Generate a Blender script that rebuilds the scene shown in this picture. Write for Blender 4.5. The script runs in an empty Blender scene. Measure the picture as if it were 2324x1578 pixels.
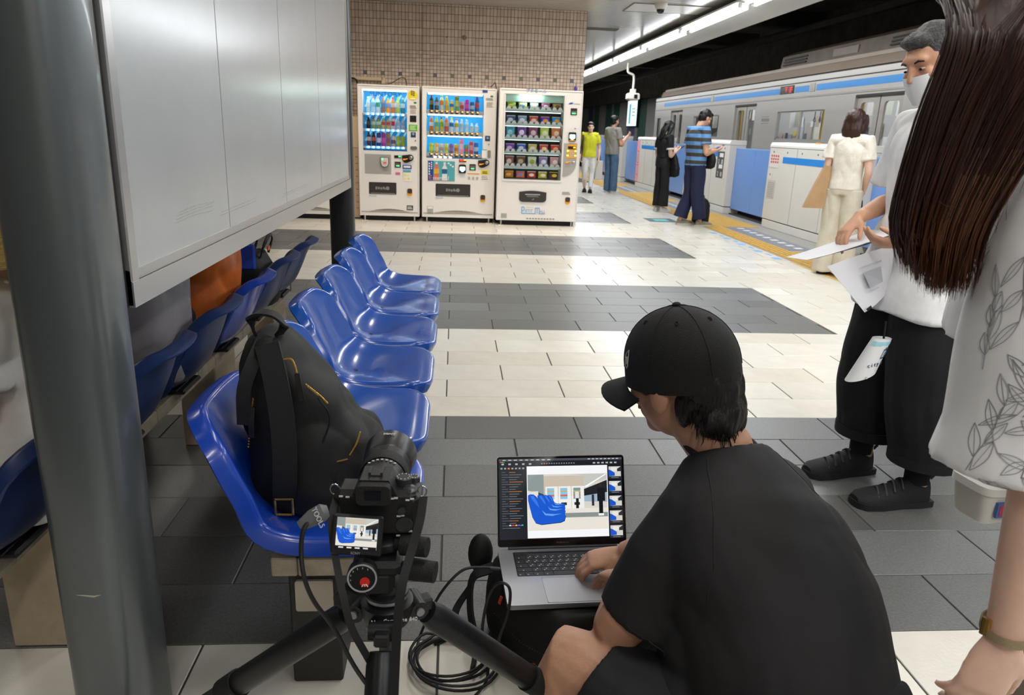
import bpy, bmesh, math, random
from mathutils import Vector, Matrix, noise
random.seed(7)
V = Vector; PI = math.pi; R = math.radians
S = bpy.context.scene
COL = S.collection

# ------------------------------------------------------------------ camera
F_PX = 1668.0
yaw, pitch, roll = R(4.827), R(16.396), R(2.0815)
CAM = V((0, 0, 1.30))
_fw = V((math.sin(yaw) * math.cos(pitch), math.cos(yaw) * math.cos(pitch), -math.sin(pitch)))
_r = V((math.cos(yaw), -math.sin(yaw), 0)); _u = _r.cross(_fw)
_R = _r * math.cos(roll) + _u * math.sin(roll); _U = -_r * math.sin(roll) + _u * math.cos(roll)
cd = bpy.data.cameras.new('viewpoint'); cam = bpy.data.objects.new('viewpoint', cd); COL.objects.link(cam)
cd.sensor_width = 36.0; cd.sensor_fit = 'HORIZONTAL'; cd.lens = F_PX / 2324 * 36
cd.dof.use_dof = True; cd.dof.focus_distance = 1.85; cd.dof.aperture_fstop = 9.0
cd.clip_start = 0.05; cd.clip_end = 200
m = Matrix((_R, _U, -_fw)).transposed().to_4x4(); m.translation = CAM
cam.matrix_world = m
S.camera = cam

# ------------------------------------------------------------------ world, exposure
w = bpy.data.worlds.new('world'); S.world = w; w.use_nodes = True
bgn = w.node_tree.nodes['Background']; bgn.inputs[0].default_value = (0.9, 0.95, 1, 1); bgn.inputs[1].default_value = 0.04
S.view_settings.view_transform = 'Standard'; S.view_settings.look = 'None'
S.view_settings.gamma = 1.0; S.view_settings.use_curve_mapping = False
S.view_settings.exposure = 0.0

# ------------------------------------------------------------------ ceiling lighting (area lamps inside the built fixtures)
def area(name, loc, sx, sy, power, col, rot=(0, 0, 0), spread=180):
    l = bpy.data.lights.new(name, 'AREA'); l.shape = 'RECTANGLE'; l.size = sx; l.size_y = sy
    l.energy = power; l.color = col; l.spread = R(spread)
    o = bpy.data.objects.new(name, l); COL.objects.link(o); o.location = loc; o.rotation_euler = rot
    return o
COOL = (0.93, 0.97, 1.0); NEUT = (1.0, 0.97, 0.92); WARM = (1.0, 0.86, 0.72)
TUBE_Y = [-3.1 + 2.53 * i for i in range(18)]          # platform-edge fixtures
for y in TUBE_Y:
    area('tube_light', (3.52, y + 1.2, 2.80), 0.16, 2.3, 40, COOL)
for x, pw in ((-3.0, 7), (0.35, 17), (1.9, 17)):       # rows over the middle of the platform, the rightmost added to brighten white clothes
    for y in (-4.2, -1.4, 1.4, 4.2, 7.0):
        if x == 1.9 and y > 5: continue
        area('ceiling_panel_light', (x, y, 2.955), 0.22, 1.2, pw * (1.5 if (x > 0 and y < 0) else 1.0), NEUT)
for x in (-1.6, -0.45, 0.65, 1.45):                      # warm downlights over the vending machines
    area('downlight', (x, 9.95, 2.985), 0.16, 0.16, 13, WARM, spread=130)

# ------------------------------------------------------------------ helpers
MATS = {}
def lin(c):
    return tuple(((v / 12.92) if v <= 0.04045 else ((v + 0.055) / 1.055) ** 2.4) for v in c)
def rgb(h):
    return lin(tuple(int(h[i:i + 2], 16) / 255 for i in (0, 2, 4)))
def M(name, col='808080', rough=0.5, metal=0.0, var=0.0, vs=6.0, bump=0.0, bs=60.0, coat=0.0, crough=0.08, emit=None, es=0.0,
      trans=0.0, alpha=1.0, spec=0.5, stretch=None, sheen=0.0, ior=1.45, sss=0.0, dark=None):
    if name in MATS: return MATS[name]
    c = rgb(col) if isinstance(col, str) else col
    mt = bpy.data.materials.new(name); mt.use_nodes = True; nt = mt.node_tree; N = nt.nodes; L = nt.links
    b = N['Principled BSDF']
    b.inputs['Base Color'].default_value = (*c, 1); b.inputs['Roughness'].default_value = rough
    b.inputs['Metallic'].default_value = metal; b.inputs['Coat Weight'].default_value = coat
    b.inputs['Coat Roughness'].default_value = crough
    b.inputs['Transmission Weight'].default_value = trans; b.inputs['Alpha'].default_value = alpha
    b.inputs['Specular IOR Level'].default_value = spec; b.inputs['IOR'].default_value = ior
    b.inputs['Sheen Weight'].default_value = sheen
    if sss:
        b.inputs['Subsurface Weight'].default_value = sss; b.inputs['Subsurface Radius'].default_value = (0.012, 0.004, 0.002)
        b.inputs['Subsurface Scale'].default_value = 1.0
    if emit is not None:
        e = rgb(emit) if isinstance(emit, str) else emit
        b.inputs['Emission Color'].default_value = (*e, 1); b.inputs['Emission Strength'].default_value = es
    if var or bump:
        tc = N.new('ShaderNodeTexCoord'); mp = N.new('ShaderNodeMapping'); L.new(tc.outputs['Object'], mp.inputs[0])
        if stretch: mp.inputs['Scale'].default_value = stretch
    if var:
        n = N.new('ShaderNodeTexNoise'); n.inputs['Scale'].default_value = vs; n.inputs['Detail'].default_value = 6
        n.inputs['Roughness'].default_value = 0.65
        L.new(mp.outputs[0], n.inputs['Vector'])
        mr = N.new('ShaderNodeMapRange'); mr.inputs[1].default_value = 0.3; mr.inputs[2].default_value = 0.7
        mr.inputs[3].default_value = 0; mr.inputs[4].default_value = 1; L.new(n.outputs[0], mr.inputs[0])
        mx = N.new('ShaderNodeMix'); mx.data_type = 'RGBA'
        d = rgb(dark) if dark else tuple(v * (1 - var) for v in c)
        br = c if dark else tuple(min(1, v * (1 + var * 0.5)) for v in c)
        mx.inputs[6].default_value = (*d, 1); mx.inputs[7].default_value = (*br, 1)
        L.new(mr.outputs[0], mx.inputs[0]); L.new(mx.outputs[2], b.inputs['Base Color'])
    if bump:
        n2 = N.new('ShaderNodeTexNoise'); n2.inputs['Scale'].default_value = bs; n2.inputs['Detail'].default_value = 4
        L.new(mp.outputs[0], n2.inputs['Vector'])
        bp = N.new('ShaderNodeBump'); bp.inputs['Strength'].default_value = bump; bp.inputs['Distance'].default_value = 0.01
        L.new(n2.outputs[0], bp.inputs['Height']); L.new(bp.outputs[0], b.inputs['Normal'])
    MATS[name] = mt
    return mt

def frame(d, up=V((0, 0, 1))):
    d = d.normalized()
    if abs(d.dot(up)) > 0.98: up = V((0, 1, 0)) if abs(d.y) < 0.9 else V((1, 0, 0))
    u = d.cross(up).normalized(); v = u.cross(d).normalized()
    return u, v

class MB:
    def __init__(s): s.v = []; s.f = []; s.mi = []; s.ms = []; s.cur = 0
    def mat(s, m):
        if m not in s.ms: s.ms.append(m)
        s.cur = s.ms.index(m); return s
    def add(s, vs, fs):
        o = len(s.v); s.v += [tuple(p) for p in vs]; s.f += [tuple(i + o for i in f) for f in fs]; s.mi += [s.cur] * len(fs)
        return s
    def box(s, a, b, bev=0.0, mtx=None):
        x0, x1 = sorted((a[0], b[0])); y0, y1 = sorted((a[1], b[1])); z0, z1 = sorted((a[2], b[2]))
        e = min(bev, (x1 - x0) / 2.01, (y1 - y0) / 2.01, (z1 - z0) / 2.01)
        if e <= 0:
            vs = [V((x, y, z)) for z in (z0, z1) for y in (y0, y1) for x in (x0, x1)]
            fs = [(0, 2, 3, 1), (4, 5, 7, 6), (0, 1, 5, 4), (2, 6, 7, 3), (0, 4, 6, 2), (1, 3, 7, 5)]
        else:
            vs = []; idx = {}
            X = (x0, x1); Y = (y0, y1); Z = (z0, z1)
            for i in (0, 1):
                for j in (0, 1):
                    for k in (0, 1):
                        sx, sy, sz = (1, -1)[i] * e, (1, -1)[j] * e, (1, -1)[k] * e
                        for ax, off in (('x', (0, sy, sz)), ('y', (sx, 0, sz)), ('z', (sx, sy, 0))):
                            idx[i, j, k, ax] = len(vs); vs.append(V((X[i] + off[0], Y[j] + off[1], Z[k] + off[2])))
            g = lambda i, j, k, a: idx[i, j, k, a]
            fs = []
            for i in (0, 1):
                q = [g(i, 0, 0, 'x'), g(i, 1, 0, 'x'), g(i, 1, 1, 'x'), g(i, 0, 1, 'x')]; fs.append(q if i else q[::-1])
                q = [g(0, i, 0, 'y'), g(0, i, 1, 'y'), g(1, i, 1, 'y'), g(1, i, 0, 'y')]; fs.append(q if i else q[::-1])
                q = [g(0, 0, i, 'z'), g(1, 0, i, 'z'), g(1, 1, i, 'z'), g(0, 1, i, 'z')]; fs.append(q if i else q[::-1])
            for a in (0, 1):
                for c in (0, 1):
                    fs.append([g(a, c, 0, 'x'), g(a, c, 1, 'x'), g(a, c, 1, 'y'), g(a, c, 0, 'y')][::1 if (a == c) else -1])
                    fs.append([g(a, 0, c, 'x'), g(a, 1, c, 'x'), g(a, 1, c, 'z'), g(a, 0, c, 'z')][::-1 if (a == c) else 1])
                    fs.append([g(0, a, c, 'y'), g(1, a, c, 'y'), g(1, a, c, 'z'), g(0, a, c, 'z')][::1 if (a == c) else -1])
            for i in (0, 1):
                for j in (0, 1):
                    for k in (0, 1):
                        q = [g(i, j, k, 'x'), g(i, j, k, 'y'), g(i, j, k, 'z')]
                        fs.append(q if (i + j + k) % 2 == 1 else q[::-1])
        if mtx is not None: vs = [mtx @ p for p in vs]
        return s.add(vs, fs)
    def loft(s, rings, cap=True, closed=True):
        n = len(rings[0]); vs = [p for r in rings for p in r]; fs = []
        for i in range(len(rings) - 1):
            for j in range(n if closed else n - 1):
                k = (j + 1) % n
                fs.append((i * n + j, i * n + k, (i + 1) * n + k, (i + 1) * n + j))
        if cap and closed:
            fs.append(tuple(range(n))[::-1]); o = (len(rings) - 1) * n; fs.append(tuple(o + j for j in range(n)))
        return s.add(vs, fs)
    def tube(s, pts, r, n=8, cap=True, side=None, ry=None, rounded=False):
        """tube along pts; r radius or list (width half-size); ry optional list for the other half-size"""
        pts = [V(p) for p in pts]; k = len(pts)
        rr = list(r) if hasattr(r, '__len__') else [r] * k
        r2 = (list(ry) if hasattr(ry, '__len__') else [ry] * k) if ry is not None else rr
        if rounded:
            d0 = (pts[0] - pts[1]).normalized(); d1 = (pts[-1] - pts[-2]).normalized()
            e0, e1 = rr[0], rr[-1]
            pts = [pts[0] + d0 * e0 * 0.9, pts[0] + d0 * e0 * 0.6] + pts + [pts[-1] + d1 * e1 * 0.6, pts[-1] + d1 * e1 * 0.9]
            rr = [rr[0] * 0.4, rr[0] * 0.8] + rr + [rr[-1] * 0.8, rr[-1] * 0.4]
            r2 = [r2[0] * 0.4, r2[0] * 0.8] + r2 + [r2[-1] * 0.8, r2[-1] * 0.4]
            k = len(pts)
        rings = []; pu = V(side) if side is not None else None
        for i, p in enumerate(pts):
            t = (pts[min(i + 1, k - 1)] - pts[max(i - 1, 0)])
            if t.length < 1e-9: t = V((0, 0, 1))
            t.normalize()
            if pu is None:
                u, v = frame(t); pu = u
            sd = V(side) if side is not None else pu
            u = (sd - t * sd.dot(t))
            u = u.normalized() if u.length > 1e-6 else frame(t)[0]
            v = t.cross(u); pu = u
            rings.append([p + u * (rr[i] * math.cos(a)) + v * (r2[i] * math.sin(a)) for a in [2 * PI * j / n for j in range(n)]])
        return s.loft(rings, cap)
    def cyl(s, a, b, r, r2=None, n=16): return s.tube([a, b], [r, r if r2 is None else r2], n)
    def lathe(s, prof, o=(0, 0, 0), axis=(0, 0, 1), n=20, cap=True):
        o = V(o); ax = V(axis).normalized(); u, v = frame(ax)
        if v.cross(ax).dot(u) < 0: pass
        rings = [[o + ax * h + (u * math.cos(t) + v * math.sin(t)) * r for t in [-2 * PI * j / n for j in range(n)]] for r, h in prof]
        return s.loft(rings, cap)
    def ell(s, c, r, nu=16, nv=10, mtx=None):
        c = V(c); rings = []
        for i in range(nv + 1):
            t = PI * (0.02 + 0.96 * i / nv) - PI / 2
            rings.append([V((math.cos(t) * math.cos(2 * PI * j / nu) * r[0], math.cos(t) * math.sin(2 * PI * j / nu) * r[1], math.sin(t) * r[2])) for j in range(nu)])
        rings = [[(mtx @ p if mtx else p) + c for p in q] for q in rings]
        return s.loft(rings)
    def prism(s, poly, d, o=V((0, 0, 0)), u=V((1, 0, 0)), v=V((0, 0, 1))):
        """extrude 2D polygon (in u,v) along vector d"""
        o = V(o); a = [o + u * p[0] + v * p[1] for p in poly]; d = V(d); b = [p + d for p in a]; n = len(a)
        fs = [tuple(range(n))[::-1], tuple(range(n, 2 * n))] + [(i, (i + 1) % n, n + (i + 1) % n, n + i) for i in range(n)]
        nn = u.cross(v)
        if nn.dot(d) < 0: fs = [f[::-1] for f in fs]
        return s.add(a + b, fs)
    def quad(s, a, b, c, d): return s.add([a, b, c, d], [(0, 1, 2, 3)])
    def mesh(s, name, smooth=35):
        me = bpy.data.meshes.new(name); me.from_pydata(s.v, [], s.f); me.update()
        for m_ in s.ms: me.materials.append(m_)
        if len(s.ms) > 1: me.polygons.foreach_set('material_index', s.mi)
        if smooth:
            me.polygons.foreach_set('use_smooth', [True] * len(me.polygons)); me.set_sharp_from_angle(angle=R(smooth))
        return me
    def build(s, name, mt=None, parent=None, smooth=35, loc=None):
        me = s.mesh(name, smooth)
        if mt is not None:
            me.materials.clear(); me.materials.append(mt)
        return link(name, me, parent, loc)

def link(name, me, parent=None, loc=None, rot=None):
    o = bpy.data.objects.new(name, me); COL.objects.link(o)
    if parent is not None: o.parent = parent
    if loc is not None: o.location = loc
    if rot is not None: o.rotation_euler = rot
    return o
def tag(o, label, cat, group=None):
    o['label'] = label; o['category'] = cat
    if group: o['group'] = group
    return o
def thing(name, label, cat, loc=(0, 0, 0), rz=0.0, group=None):
    o = bpy.data.objects.new(name, None); COL.objects.link(o); o.location = loc; o.rotation_euler = (0, 0, rz)
    o.empty_display_size = 0.1
    return tag(o, label, cat, group)
def struct(o): o['kind'] = 'structure'; return o
def stuff(o): o['kind'] = 'stuff'; return o
def bx(name, a, b, mt, parent=None, bev=0.0, smooth=30):
    return MB().box(a, b, bev).build(name, mt, parent, smooth)
def copy_tree(o, parent=None):
    c = o.copy(); COL.objects.link(c)
    if parent is not None: c.parent = parent
    for ch in list(o.children): copy_tree(ch, c)
    return c

def text(name, body, size, mt, parent, loc, rot, ext=0.0006, align='CENTER', shear=0, sx=1.0):
    cu = bpy.data.curves.new(name, 'FONT'); cu.body = body; cu.size = size; cu.extrude = ext; cu.align_x = align; cu.align_y = 'CENTER'
    cu.shear = shear; cu.resolution_u = 3
    t = bpy.data.objects.new(name, cu); COL.objects.link(t)
    dg = bpy.context.evaluated_depsgraph_get(); me = bpy.data.meshes.new_from_object(t.evaluated_get(dg))
    bpy.data.objects.remove(t); bpy.data.curves.remove(cu)
    me.materials.clear(); me.materials.append(mt)
    o = link(name, me, parent, loc, rot); o.scale = (sx, 1, 1)
    return o

def remesh(mb, vox, smooth=2, fac=0.5, fold=None, name='tmp'):
    """one continuous surface from overlapping closed lofts; fold = (amp, scale, stretch vec)"""
    me = mb.mesh(name, 0); o = bpy.data.objects.new(name, me); COL.objects.link(o)
    md = o.modifiers.new('r', 'REMESH'); md.mode = 'VOXEL'; md.voxel_size = vox; md.use_smooth_shade = True
    if smooth:
        sm = o.modifiers.new('s', 'SMOOTH'); sm.iterations = smooth; sm.factor = fac
    dg = bpy.context.evaluated_depsgraph_get(); dg.update()
    out = bpy.data.meshes.new_from_object(o.evaluated_get(dg))
    bpy.data.objects.remove(o); bpy.data.meshes.remove(me)
    if fold:
        amp, sc, st = fold
        co = [v.co.copy() for v in out.vertices]; no = [v.normal.copy() for v in out.vertices]
        for i, v in enumerate(out.vertices):
            p = V((co[i].x * st[0], co[i].y * st[1], co[i].z * st[2])) * sc
            a = noise.noise(p) + 0.5 * noise.noise(p * 2.1 + V((3, 7, 1)))
            a = (abs(a) * 1.4 - 0.35) * amp
            v.co = co[i] + no[i] * a
    out.materials.clear()
    out.polygons.foreach_set('use_smooth', [True] * len(out.polygons))
    out.update()
    return out
def rbuild(mb, name, mt, parent, vox, smooth=2, fac=0.5, fold=None):
    me = remesh(mb, vox, smooth, fac, fold, name); me.name = name; me.materials.append(mt)
    return link(name, me, parent)
def crom(pts, n=6):
    """Catmull-Rom through pts"""
    P = [V(p) for p in pts]; P = [P[0] * 2 - P[1]] + P + [P[-1] * 2 - P[-2]]; out = []
    for i in range(1, len(P) - 2):
        for k in range(n):
            t = k / n; a, b, c, d = P[i - 1], P[i], P[i + 1], P[i + 2]
            out.append(0.5 * ((2 * b) + (c - a) * t + (2 * a - 5 * b + 4 * c - d) * t * t + (3 * b - a - 3 * c + d) * t ** 3))
    out.append(P[-2]); return out
def lerp_list(vals, n):
    """resample list of scalars to match crom sampling"""
    return [p.x for p in crom([(v, 0, 0) for v in vals], n)]
ORD = ['first', 'second', 'third', 'fourth', 'fifth', 'sixth', 'seventh', 'eighth', 'ninth', 'tenth', 'eleventh', 'twelfth', 'thirteenth', 'fourteenth', 'fifteenth', 'sixteenth', 'seventeenth', 'eighteenth']
# ================================================================== SETTING
WHITE_T = M('white_stone', 'd6d1c6', 0.28, var=0.10, vs=5, bump=0.05, bs=90, spec=0.5)
DARK_T = M('dark_granite', '626260', 0.36, var=0.34, vs=120, bump=0.10, bs=160)
WHITE_V = [WHITE_T, M('white_stone_b', 'd3ccbe', 0.30, var=0.12, vs=5, bump=0.05, bs=90), M('white_stone_c', 'ddd8cd', 0.26, var=0.09, vs=5, bump=0.05, bs=90)]
DARK_V = [DARK_T, M('dark_granite_b', '585856', 0.36, var=0.34, vs=120, bump=0.10, bs=160), M('dark_granite_c', '6c6d6c', 0.34, var=0.32, vs=120, bump=0.10, bs=160)]
GROUT = M('grout', '4c4a46', 0.9, var=0.2, vs=30)
floor = struct(bx('floor', (-8, -6, -0.30), (5.2, 44, -0.004), GROUT))
TL, TW, GAP = 0.605, 0.265, 0.006
Y0 = 3.247
tile_rows = []
def tile_mesh(m_, sx, sy):
    return MB().box((0, 0, -0.012), (sx, sy, 0), 0.0016).mesh('tile', 20)
tile_cache = {}
tiles = []
for r_ in range(-17, 66):
    y = Y0 + r_ * TW
    band = math.floor(r_ / 6)
    dark = band % 2 != 0
    off = 0.275 if r_ % 2 == 0 else 0.275 + TL / 2
    for c in range(-14, 8):
        x0 = off + c * TL; x1 = x0 + TL
        if x1 > 3.80: x1 = 3.80
        if x1 - x0 < 0.05 or x0 < -7.5: continue
        segs = [(x0, x1, dark)]
        if dark and x0 < 2.72 < x1: segs = [(x0, 2.72, True), (2.72, x1, False)]
        elif dark and x0 >= 2.72: segs = [(x0, x1, False)]
        for a, b, d in segs:
            if b - a > 0.03: tiles.append((a, b, y, d))
def tile_vis(t):
    a, b, y, d = t; p = V(((a + b) / 2, y + TW / 2, 0)) - CAM; z = p.dot(_fw)
    if z < 0.3: return 0
    px = 1162 + F_PX * p.dot(_R) / z; py = 789 - F_PX * p.dot(_U) / z
    if not (-250 < px < 2560 and 300 < py < 1750): return 0
    return 1 / z
tiles.sort(key=tile_vis, reverse=True)
rest = {}
for i, (a, b, y, d) in enumerate(tiles):
    mt = (DARK_V if d else WHITE_V)[random.choice((0, 0, 1, 2))]
    L_ = round(b - a - GAP, 4)
    dz = random.uniform(-0.0005, 0.0005)
    if i < 300:
        key = (L_, mt.name)
        if key not in tile_cache:
            me = tile_mesh(None, L_, TW - 0.003); me.materials.append(mt); tile_cache[key] = me
        o = link('floor_tile', tile_cache[key], floor, (a + GAP / 2, y + 0.0015, dz))
    else:
        mb = rest.setdefault('r', MB()); mb.mat(mt)
        mb.box((a + GAP / 2, y + 0.0015, -0.01), (b - GAP / 2, y + TW - 0.0015, dz), 0)
stuff(rest['r'].build('far_floor_tiles', None, floor, 0))
# platform edge: kerb stone, tactile strips, dotted strip
KERB = M('kerb_stone', '9b9893', 0.5, var=0.25, vs=90, bump=0.05)
YEL = M('tactile_yellow', 'c9a04a', 0.55, var=0.16, vs=14)
BLUEG = M('edge_bluegrey', '7c8088', 0.5, var=0.18, vs=20)
WDOT = M('edge_white', 'dadfe4', 0.5)
edge = struct(bx('floor_platform_edge', (3.803, -6, -0.30), (5.18, 44, -0.002), KERB))
for k in range(100):                       # yellow tactile slabs, 0.3 m squares with raised bars
    y = 0.6 + k * 0.302
    if y > 26: break
    mb = MB().box((3.83, y, -0.01), (4.13, y + 0.298, 0.002), 0.001)
    for q in range(4): mb.box((3.855 + q * 0.07, y + 0.012, 0.002), (3.888 + q * 0.07, y + 0.286, 0.007), 0.002)
    mb.build('tactile_slab', YEL, edge, 20)
DOORS = [(2.6, 4.35), (6.85, 8.60), (11.38, 13.12), (15.62, 17.42), (19.95, 21.75), (24.2, 26.0)]
for (a, b) in DOORS:                       # wider dotted yellow pads in front of each gate opening
    n = int(round((b - a + 0.45) / 0.3)); a0 = a - 0.25
    for k in range(n):
        for j in range(2):
            mb = MB().box((4.135 + j * 0.3, a0 + k * 0.3, -0.01), (4.43 + j * 0.3, a0 + k * 0.3 + 0.297, 0.002), 0.001)
            if b < 14:
                for p in range(5):
                    for q in range(5):
                        mb.lathe([(0.014, 0.002), (0.010, 0.007)], (4.165 + j * 0.3 + p * 0.058, a0 + k * 0.3 + 0.03 + q * 0.058, 0), n=6)
            mb.build('tactile_pad', YEL, edge, 20)
for i in range(len(DOORS) - 1):
    a = DOORS[i][1] + 0.22; b = DOORS[i + 1][0] - 0.27
    bx('blue_grey_strip', (4.135, a, -0.01), (4.50, b, 0.001), BLUEG, edge)
    k = 0
    while a + 0.16 + k * 0.245 < b:
        y = a + 0.12 + k * 0.245
        bx('white_dot_mark', (4.30, y, 0.001), (4.40, y + 0.1, 0.0022), WDOT, edge); k += 1
bx('yellow_paint_line', (3.765, 1.0, -0.002), (3.798, 7.95, 0.0016), M('yellow_paint', 'e0b040', 0.5), edge)
SKY = M('blue_mark', '6db4e6', 0.5)
for k in range(9): bx('blue_floor_mark', (3.66 + 0.05 * (k % 2), 8.1 + k * 0.27, 0.0006), (3.75, 8.22 + k * 0.27, 0.0016), SKY, floor)
st = MB().mat(M('sticker_dark', '4d5b66', 0.4)).box((3.10, 11.55, 0), (3.56, 12.05, 0.0015))
st.mat(M('sticker_teal', '63b9ae', 0.4)).box((3.22, 11.65, 0.0015), (3.45, 11.95, 0.002)); st.build('floor_sticker', None, floor, 0)

# ---- ceiling
CEIL = M('ceiling_slat', 'b9b8b2', 0.18, metal=0.35, var=0.06, vs=3)
ceiling = struct(bx('ceiling', (-8, -6, 3.03), (4.05, 44, 3.15), M('ceiling_back', '8a8a86', 0.6)))
mb = MB()
y = -5.9
while y < 40:
    mb.box((-7.9, y, 3.0), (4.02, y + 0.112, 3.03), 0.004); y += 0.12
stuff(mb.build('ceiling_slats', CEIL, ceiling, 30))
FASC = M('fascia_white', 'b4b3ae', 0.35, var=0.06, vs=3)
struct(MB().prism([(3.60, 2.985), (4.06, 2.985), (4.06, 3.5), (4.16, 3.5), (4.16, 2.86), (4.12, 2.84), (3.98, 2.90), (3.6, 2.92)], (0, 50, 0), V((0, -6, 0)), V((1, 0, 0)), V((0, 0, 1))).build('trim_1', FASC))
VENT = M('vent_grey', '77746a', 0.5)
for (x, y, sx, sy) in ((2.15, 13.2, 1.1, 0.22), (2.1, 18.4, 1.0, 0.22), (2.2, 24.0, 1.0, 0.22)):
    v = thing('ceiling_vent', {13.2: 'long grey slot vent in the ceiling nearest the dome camera', 18.4: 'grey ceiling slot vent farther down the platform', 24.0: 'small distant grey ceiling slot vent'}[y], 'vent', (x, y, 3.0))
    mb = MB()
    for a in ((-sx / 2, -sy / 2, sx / 2, -sy / 2 + 0.02), (-sx / 2, sy / 2 - 0.02, sx / 2, sy / 2), (-sx / 2, -sy / 2, -sx / 2 + 0.02, sy / 2), (sx / 2 - 0.02, -sy / 2, sx / 2, sy / 2)):
        mb.box((a[0], a[1], -0.012), (a[2], a[3], 0.0), 0.002)
    mb.build('frame', VENT, v)
    for k in range(5): bx('slat', (-sx / 2 + 0.02, -sy / 2 + 0.03 + k * 0.036, -0.008), (sx / 2 - 0.02, -sy / 2 + 0.045 + k * 0.036, -0.001), VENT, v)
hatch = MB()
for a in ((-.55, -.35, .55, -.33), (-.55, .33, .55, .35), (-.55, -.35, -.53, .35), (.53, -.35, .55, .35)): hatch.box((3.0 + a[0] - .1, 10.9 + a[1], 2.992), (3.0 + a[2] - .1, 10.9 + a[3], 3.0), 0.001)
hatch.build('access_hatch_frame', VENT, ceiling)
bx('access_hatch', (2.37, 10.57, 2.994), (3.43, 11.23, 3.0), M('hatch_white', 'cfcec8', 0.3), ceiling)
# ---- edge fluorescent fixtures
TUBE = M('tube_glow', 'ffffff', 0.4, emit='f4f9ff', es=14.0)
for i, y in enumerate(TUBE_Y):
    t = thing('fluorescent_fixture', 'twin-tube fluorescent fixture over the platform edge, %s from the near end of the row' % ORD[i], 'light', (3.5, y, 2.93), group='platform edge fluorescent fixtures')
    bx('channel', (-0.10, 0.0, -0.03), (0.16, 2.46, 0.0), M('fixture_white', 'e4e4e0', 0.35), t, 0.006)
    for dx, dy in ((-0.045, 0.04), (0.095, 0.10)):
        MB().cyl((dx, dy, -0.062), (dx, dy + 2.30, -0.062), 0.019, n=12).build('tube', TUBE, t)
        for e in (dy - 0.03, dy + 2.30): bx('socket', (dx - 0.022, e, -0.085), (dx + 0.022, e + 0.03, -0.03), MATS['fixture_white'], t, 0.004)
for x in (-3.0, 0.35, 1.9):  # all out of view; rightmost row added for brightness on the white clothes
    for i, y in enumerate((-4.2, -1.4, 1.4, 4.2, 7.0)):
        if x == 1.9 and y > 5: continue
        t = thing('ceiling_panel_lamp', 'flat ceiling lamp, %s from the back wall in the row %s' % (ORD[i], {-3.0: 'left of the seats', 0.35: 'over the tripod', 1.9: 'added over the standing man'}[x]), 'light', (x, y, 2.998), group='flat ceiling lamps outside the view')
        mbp = MB()
        for a in ((-0.14, -0.64, 0.14, -0.61), (-0.14, 0.61, 0.14, 0.64), (-0.14, -0.61, -0.115, 0.61), (0.115, -0.61, 0.14, 0.61)): mbp.box((a[0], a[1], -0.05), (a[2], a[3], 0.0), 0.003)
        mbp.build('frame', MATS['fixture_white'], t)
        bx('diffuser', (-0.115, -0.61, -0.03), (0.115, 0.61, -0.02), M('diffuser_glow', 'ffffff', 0.5, emit='fff6ea', es=3.0), t)
# dome over one fixture gap (round smoke detector base)
d = thing('smoke_detector', 'round white detector between the two nearest visible light tubes', 'detector', (3.24, 9.3, 3.0))
MB().lathe([(0.13, 0), (0.13, -0.05), (0.115, -0.085), (0.06, -0.095)], (0, 0, 0), n=24).build('body', M('detector_white', 'cfccc4', 0.4), d)
# ---- tile wall block behind the machines
WT = [M('wall_tile', 'dac6b4', 0.32, var=0.07, vs=20), M('wall_tile_b', 'd2bdaa', 0.32, var=0.07, vs=20), M('wall_tile_c', 'e0cebd', 0.32, var=0.07, vs=20)]
YW = 11.45
wall = struct(bx('wall_back', (-7.5, YW, 0), (1.888, 15.5, 3.0), M('wall_grout', '40362c', 0.9)))
XW = 1.886; PX = 0.0503
tb = M('wall_tile_blue', '6f6f86', 0.35); tg = M('wall_tile_green', '7f8a6b', 0.35)
zs = [(2.97, 3.0)] + [(2.37 + 0.1 * k, 2.47 + 0.1 * k) for k in range(6)][::-1]
zz = 2.37
while zz > 1.6: zs.append((zz - 0.0503, zz)); zz -= 0.0503
while zz > 0.05: zs.append((zz - 0.0503, zz)); zz -= 0.0503
wm = {}
cnt = 0; restm = MB(); sq = 0
wall_list = []
for zi, (z0, z1) in enumerate(zs):
    for c in range(186):
        x1 = XW - c * PX; x0 = x1 - PX
        wall_list.append((z0, z1, x0, x1, zi, c))
# the tiles that show largest in the photograph: the tall courses, right of the steel board
def pr(t): return (0 if (t[4] in (1, 2, 3, 4, 5, 6) and t[5] < 67) else 1, t[4], t[5])
wall_list.sort(key=pr)
for (z0, z1, x0, x1, zi, c) in wall_list:
    mt = random.choice(WT)
    if abs((z0 + z1) / 2 - 2.043) < 0.02:
        k = (x0 + x1) / 2 + 1.314; q = round(k / 0.2515)
        if abs(k - q * 0.2515) < 0.0255: mt = tb if q % 2 == 0 else tg
    g = 0.0026
    if cnt < 300:
        h = round(z1 - z0, 3); key = (h, mt.name)
        if key not in wm:
            me = MB().box((0, -0.005, g), (PX - 2 * g, 0.004, h - g), 0.0012).mesh('wall_tile', 20); me.materials.append(mt); wm[key] = me
        link('wall_tile', wm[key], wall, (x0 + g, YW - random.uniform(0, 0.0006), z0)); cnt += 1
    else:
        restm.mat(mt).box((x0 + g, YW - 0.005, z0 + g), (x1 - g, YW + 0.002, z1 - g))
stuff(restm.build('small_wall_tiles', None, wall, 0))
bx('expansion_joint', (-0.496, YW - 0.0055, 0), (-0.489, YW - 0.001, 3.0), M('joint_dark', '2b2620', 0.8), wall)
MB().lathe([(0.032, 0), (0.032, 0.006), (0.026, 0.009)], (0.114, YW - 0.005, 2.567), (0, -1, 0), 20).build('cover_disc', M('disc_bronze', '8a7767', 0.4), wall)
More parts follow.
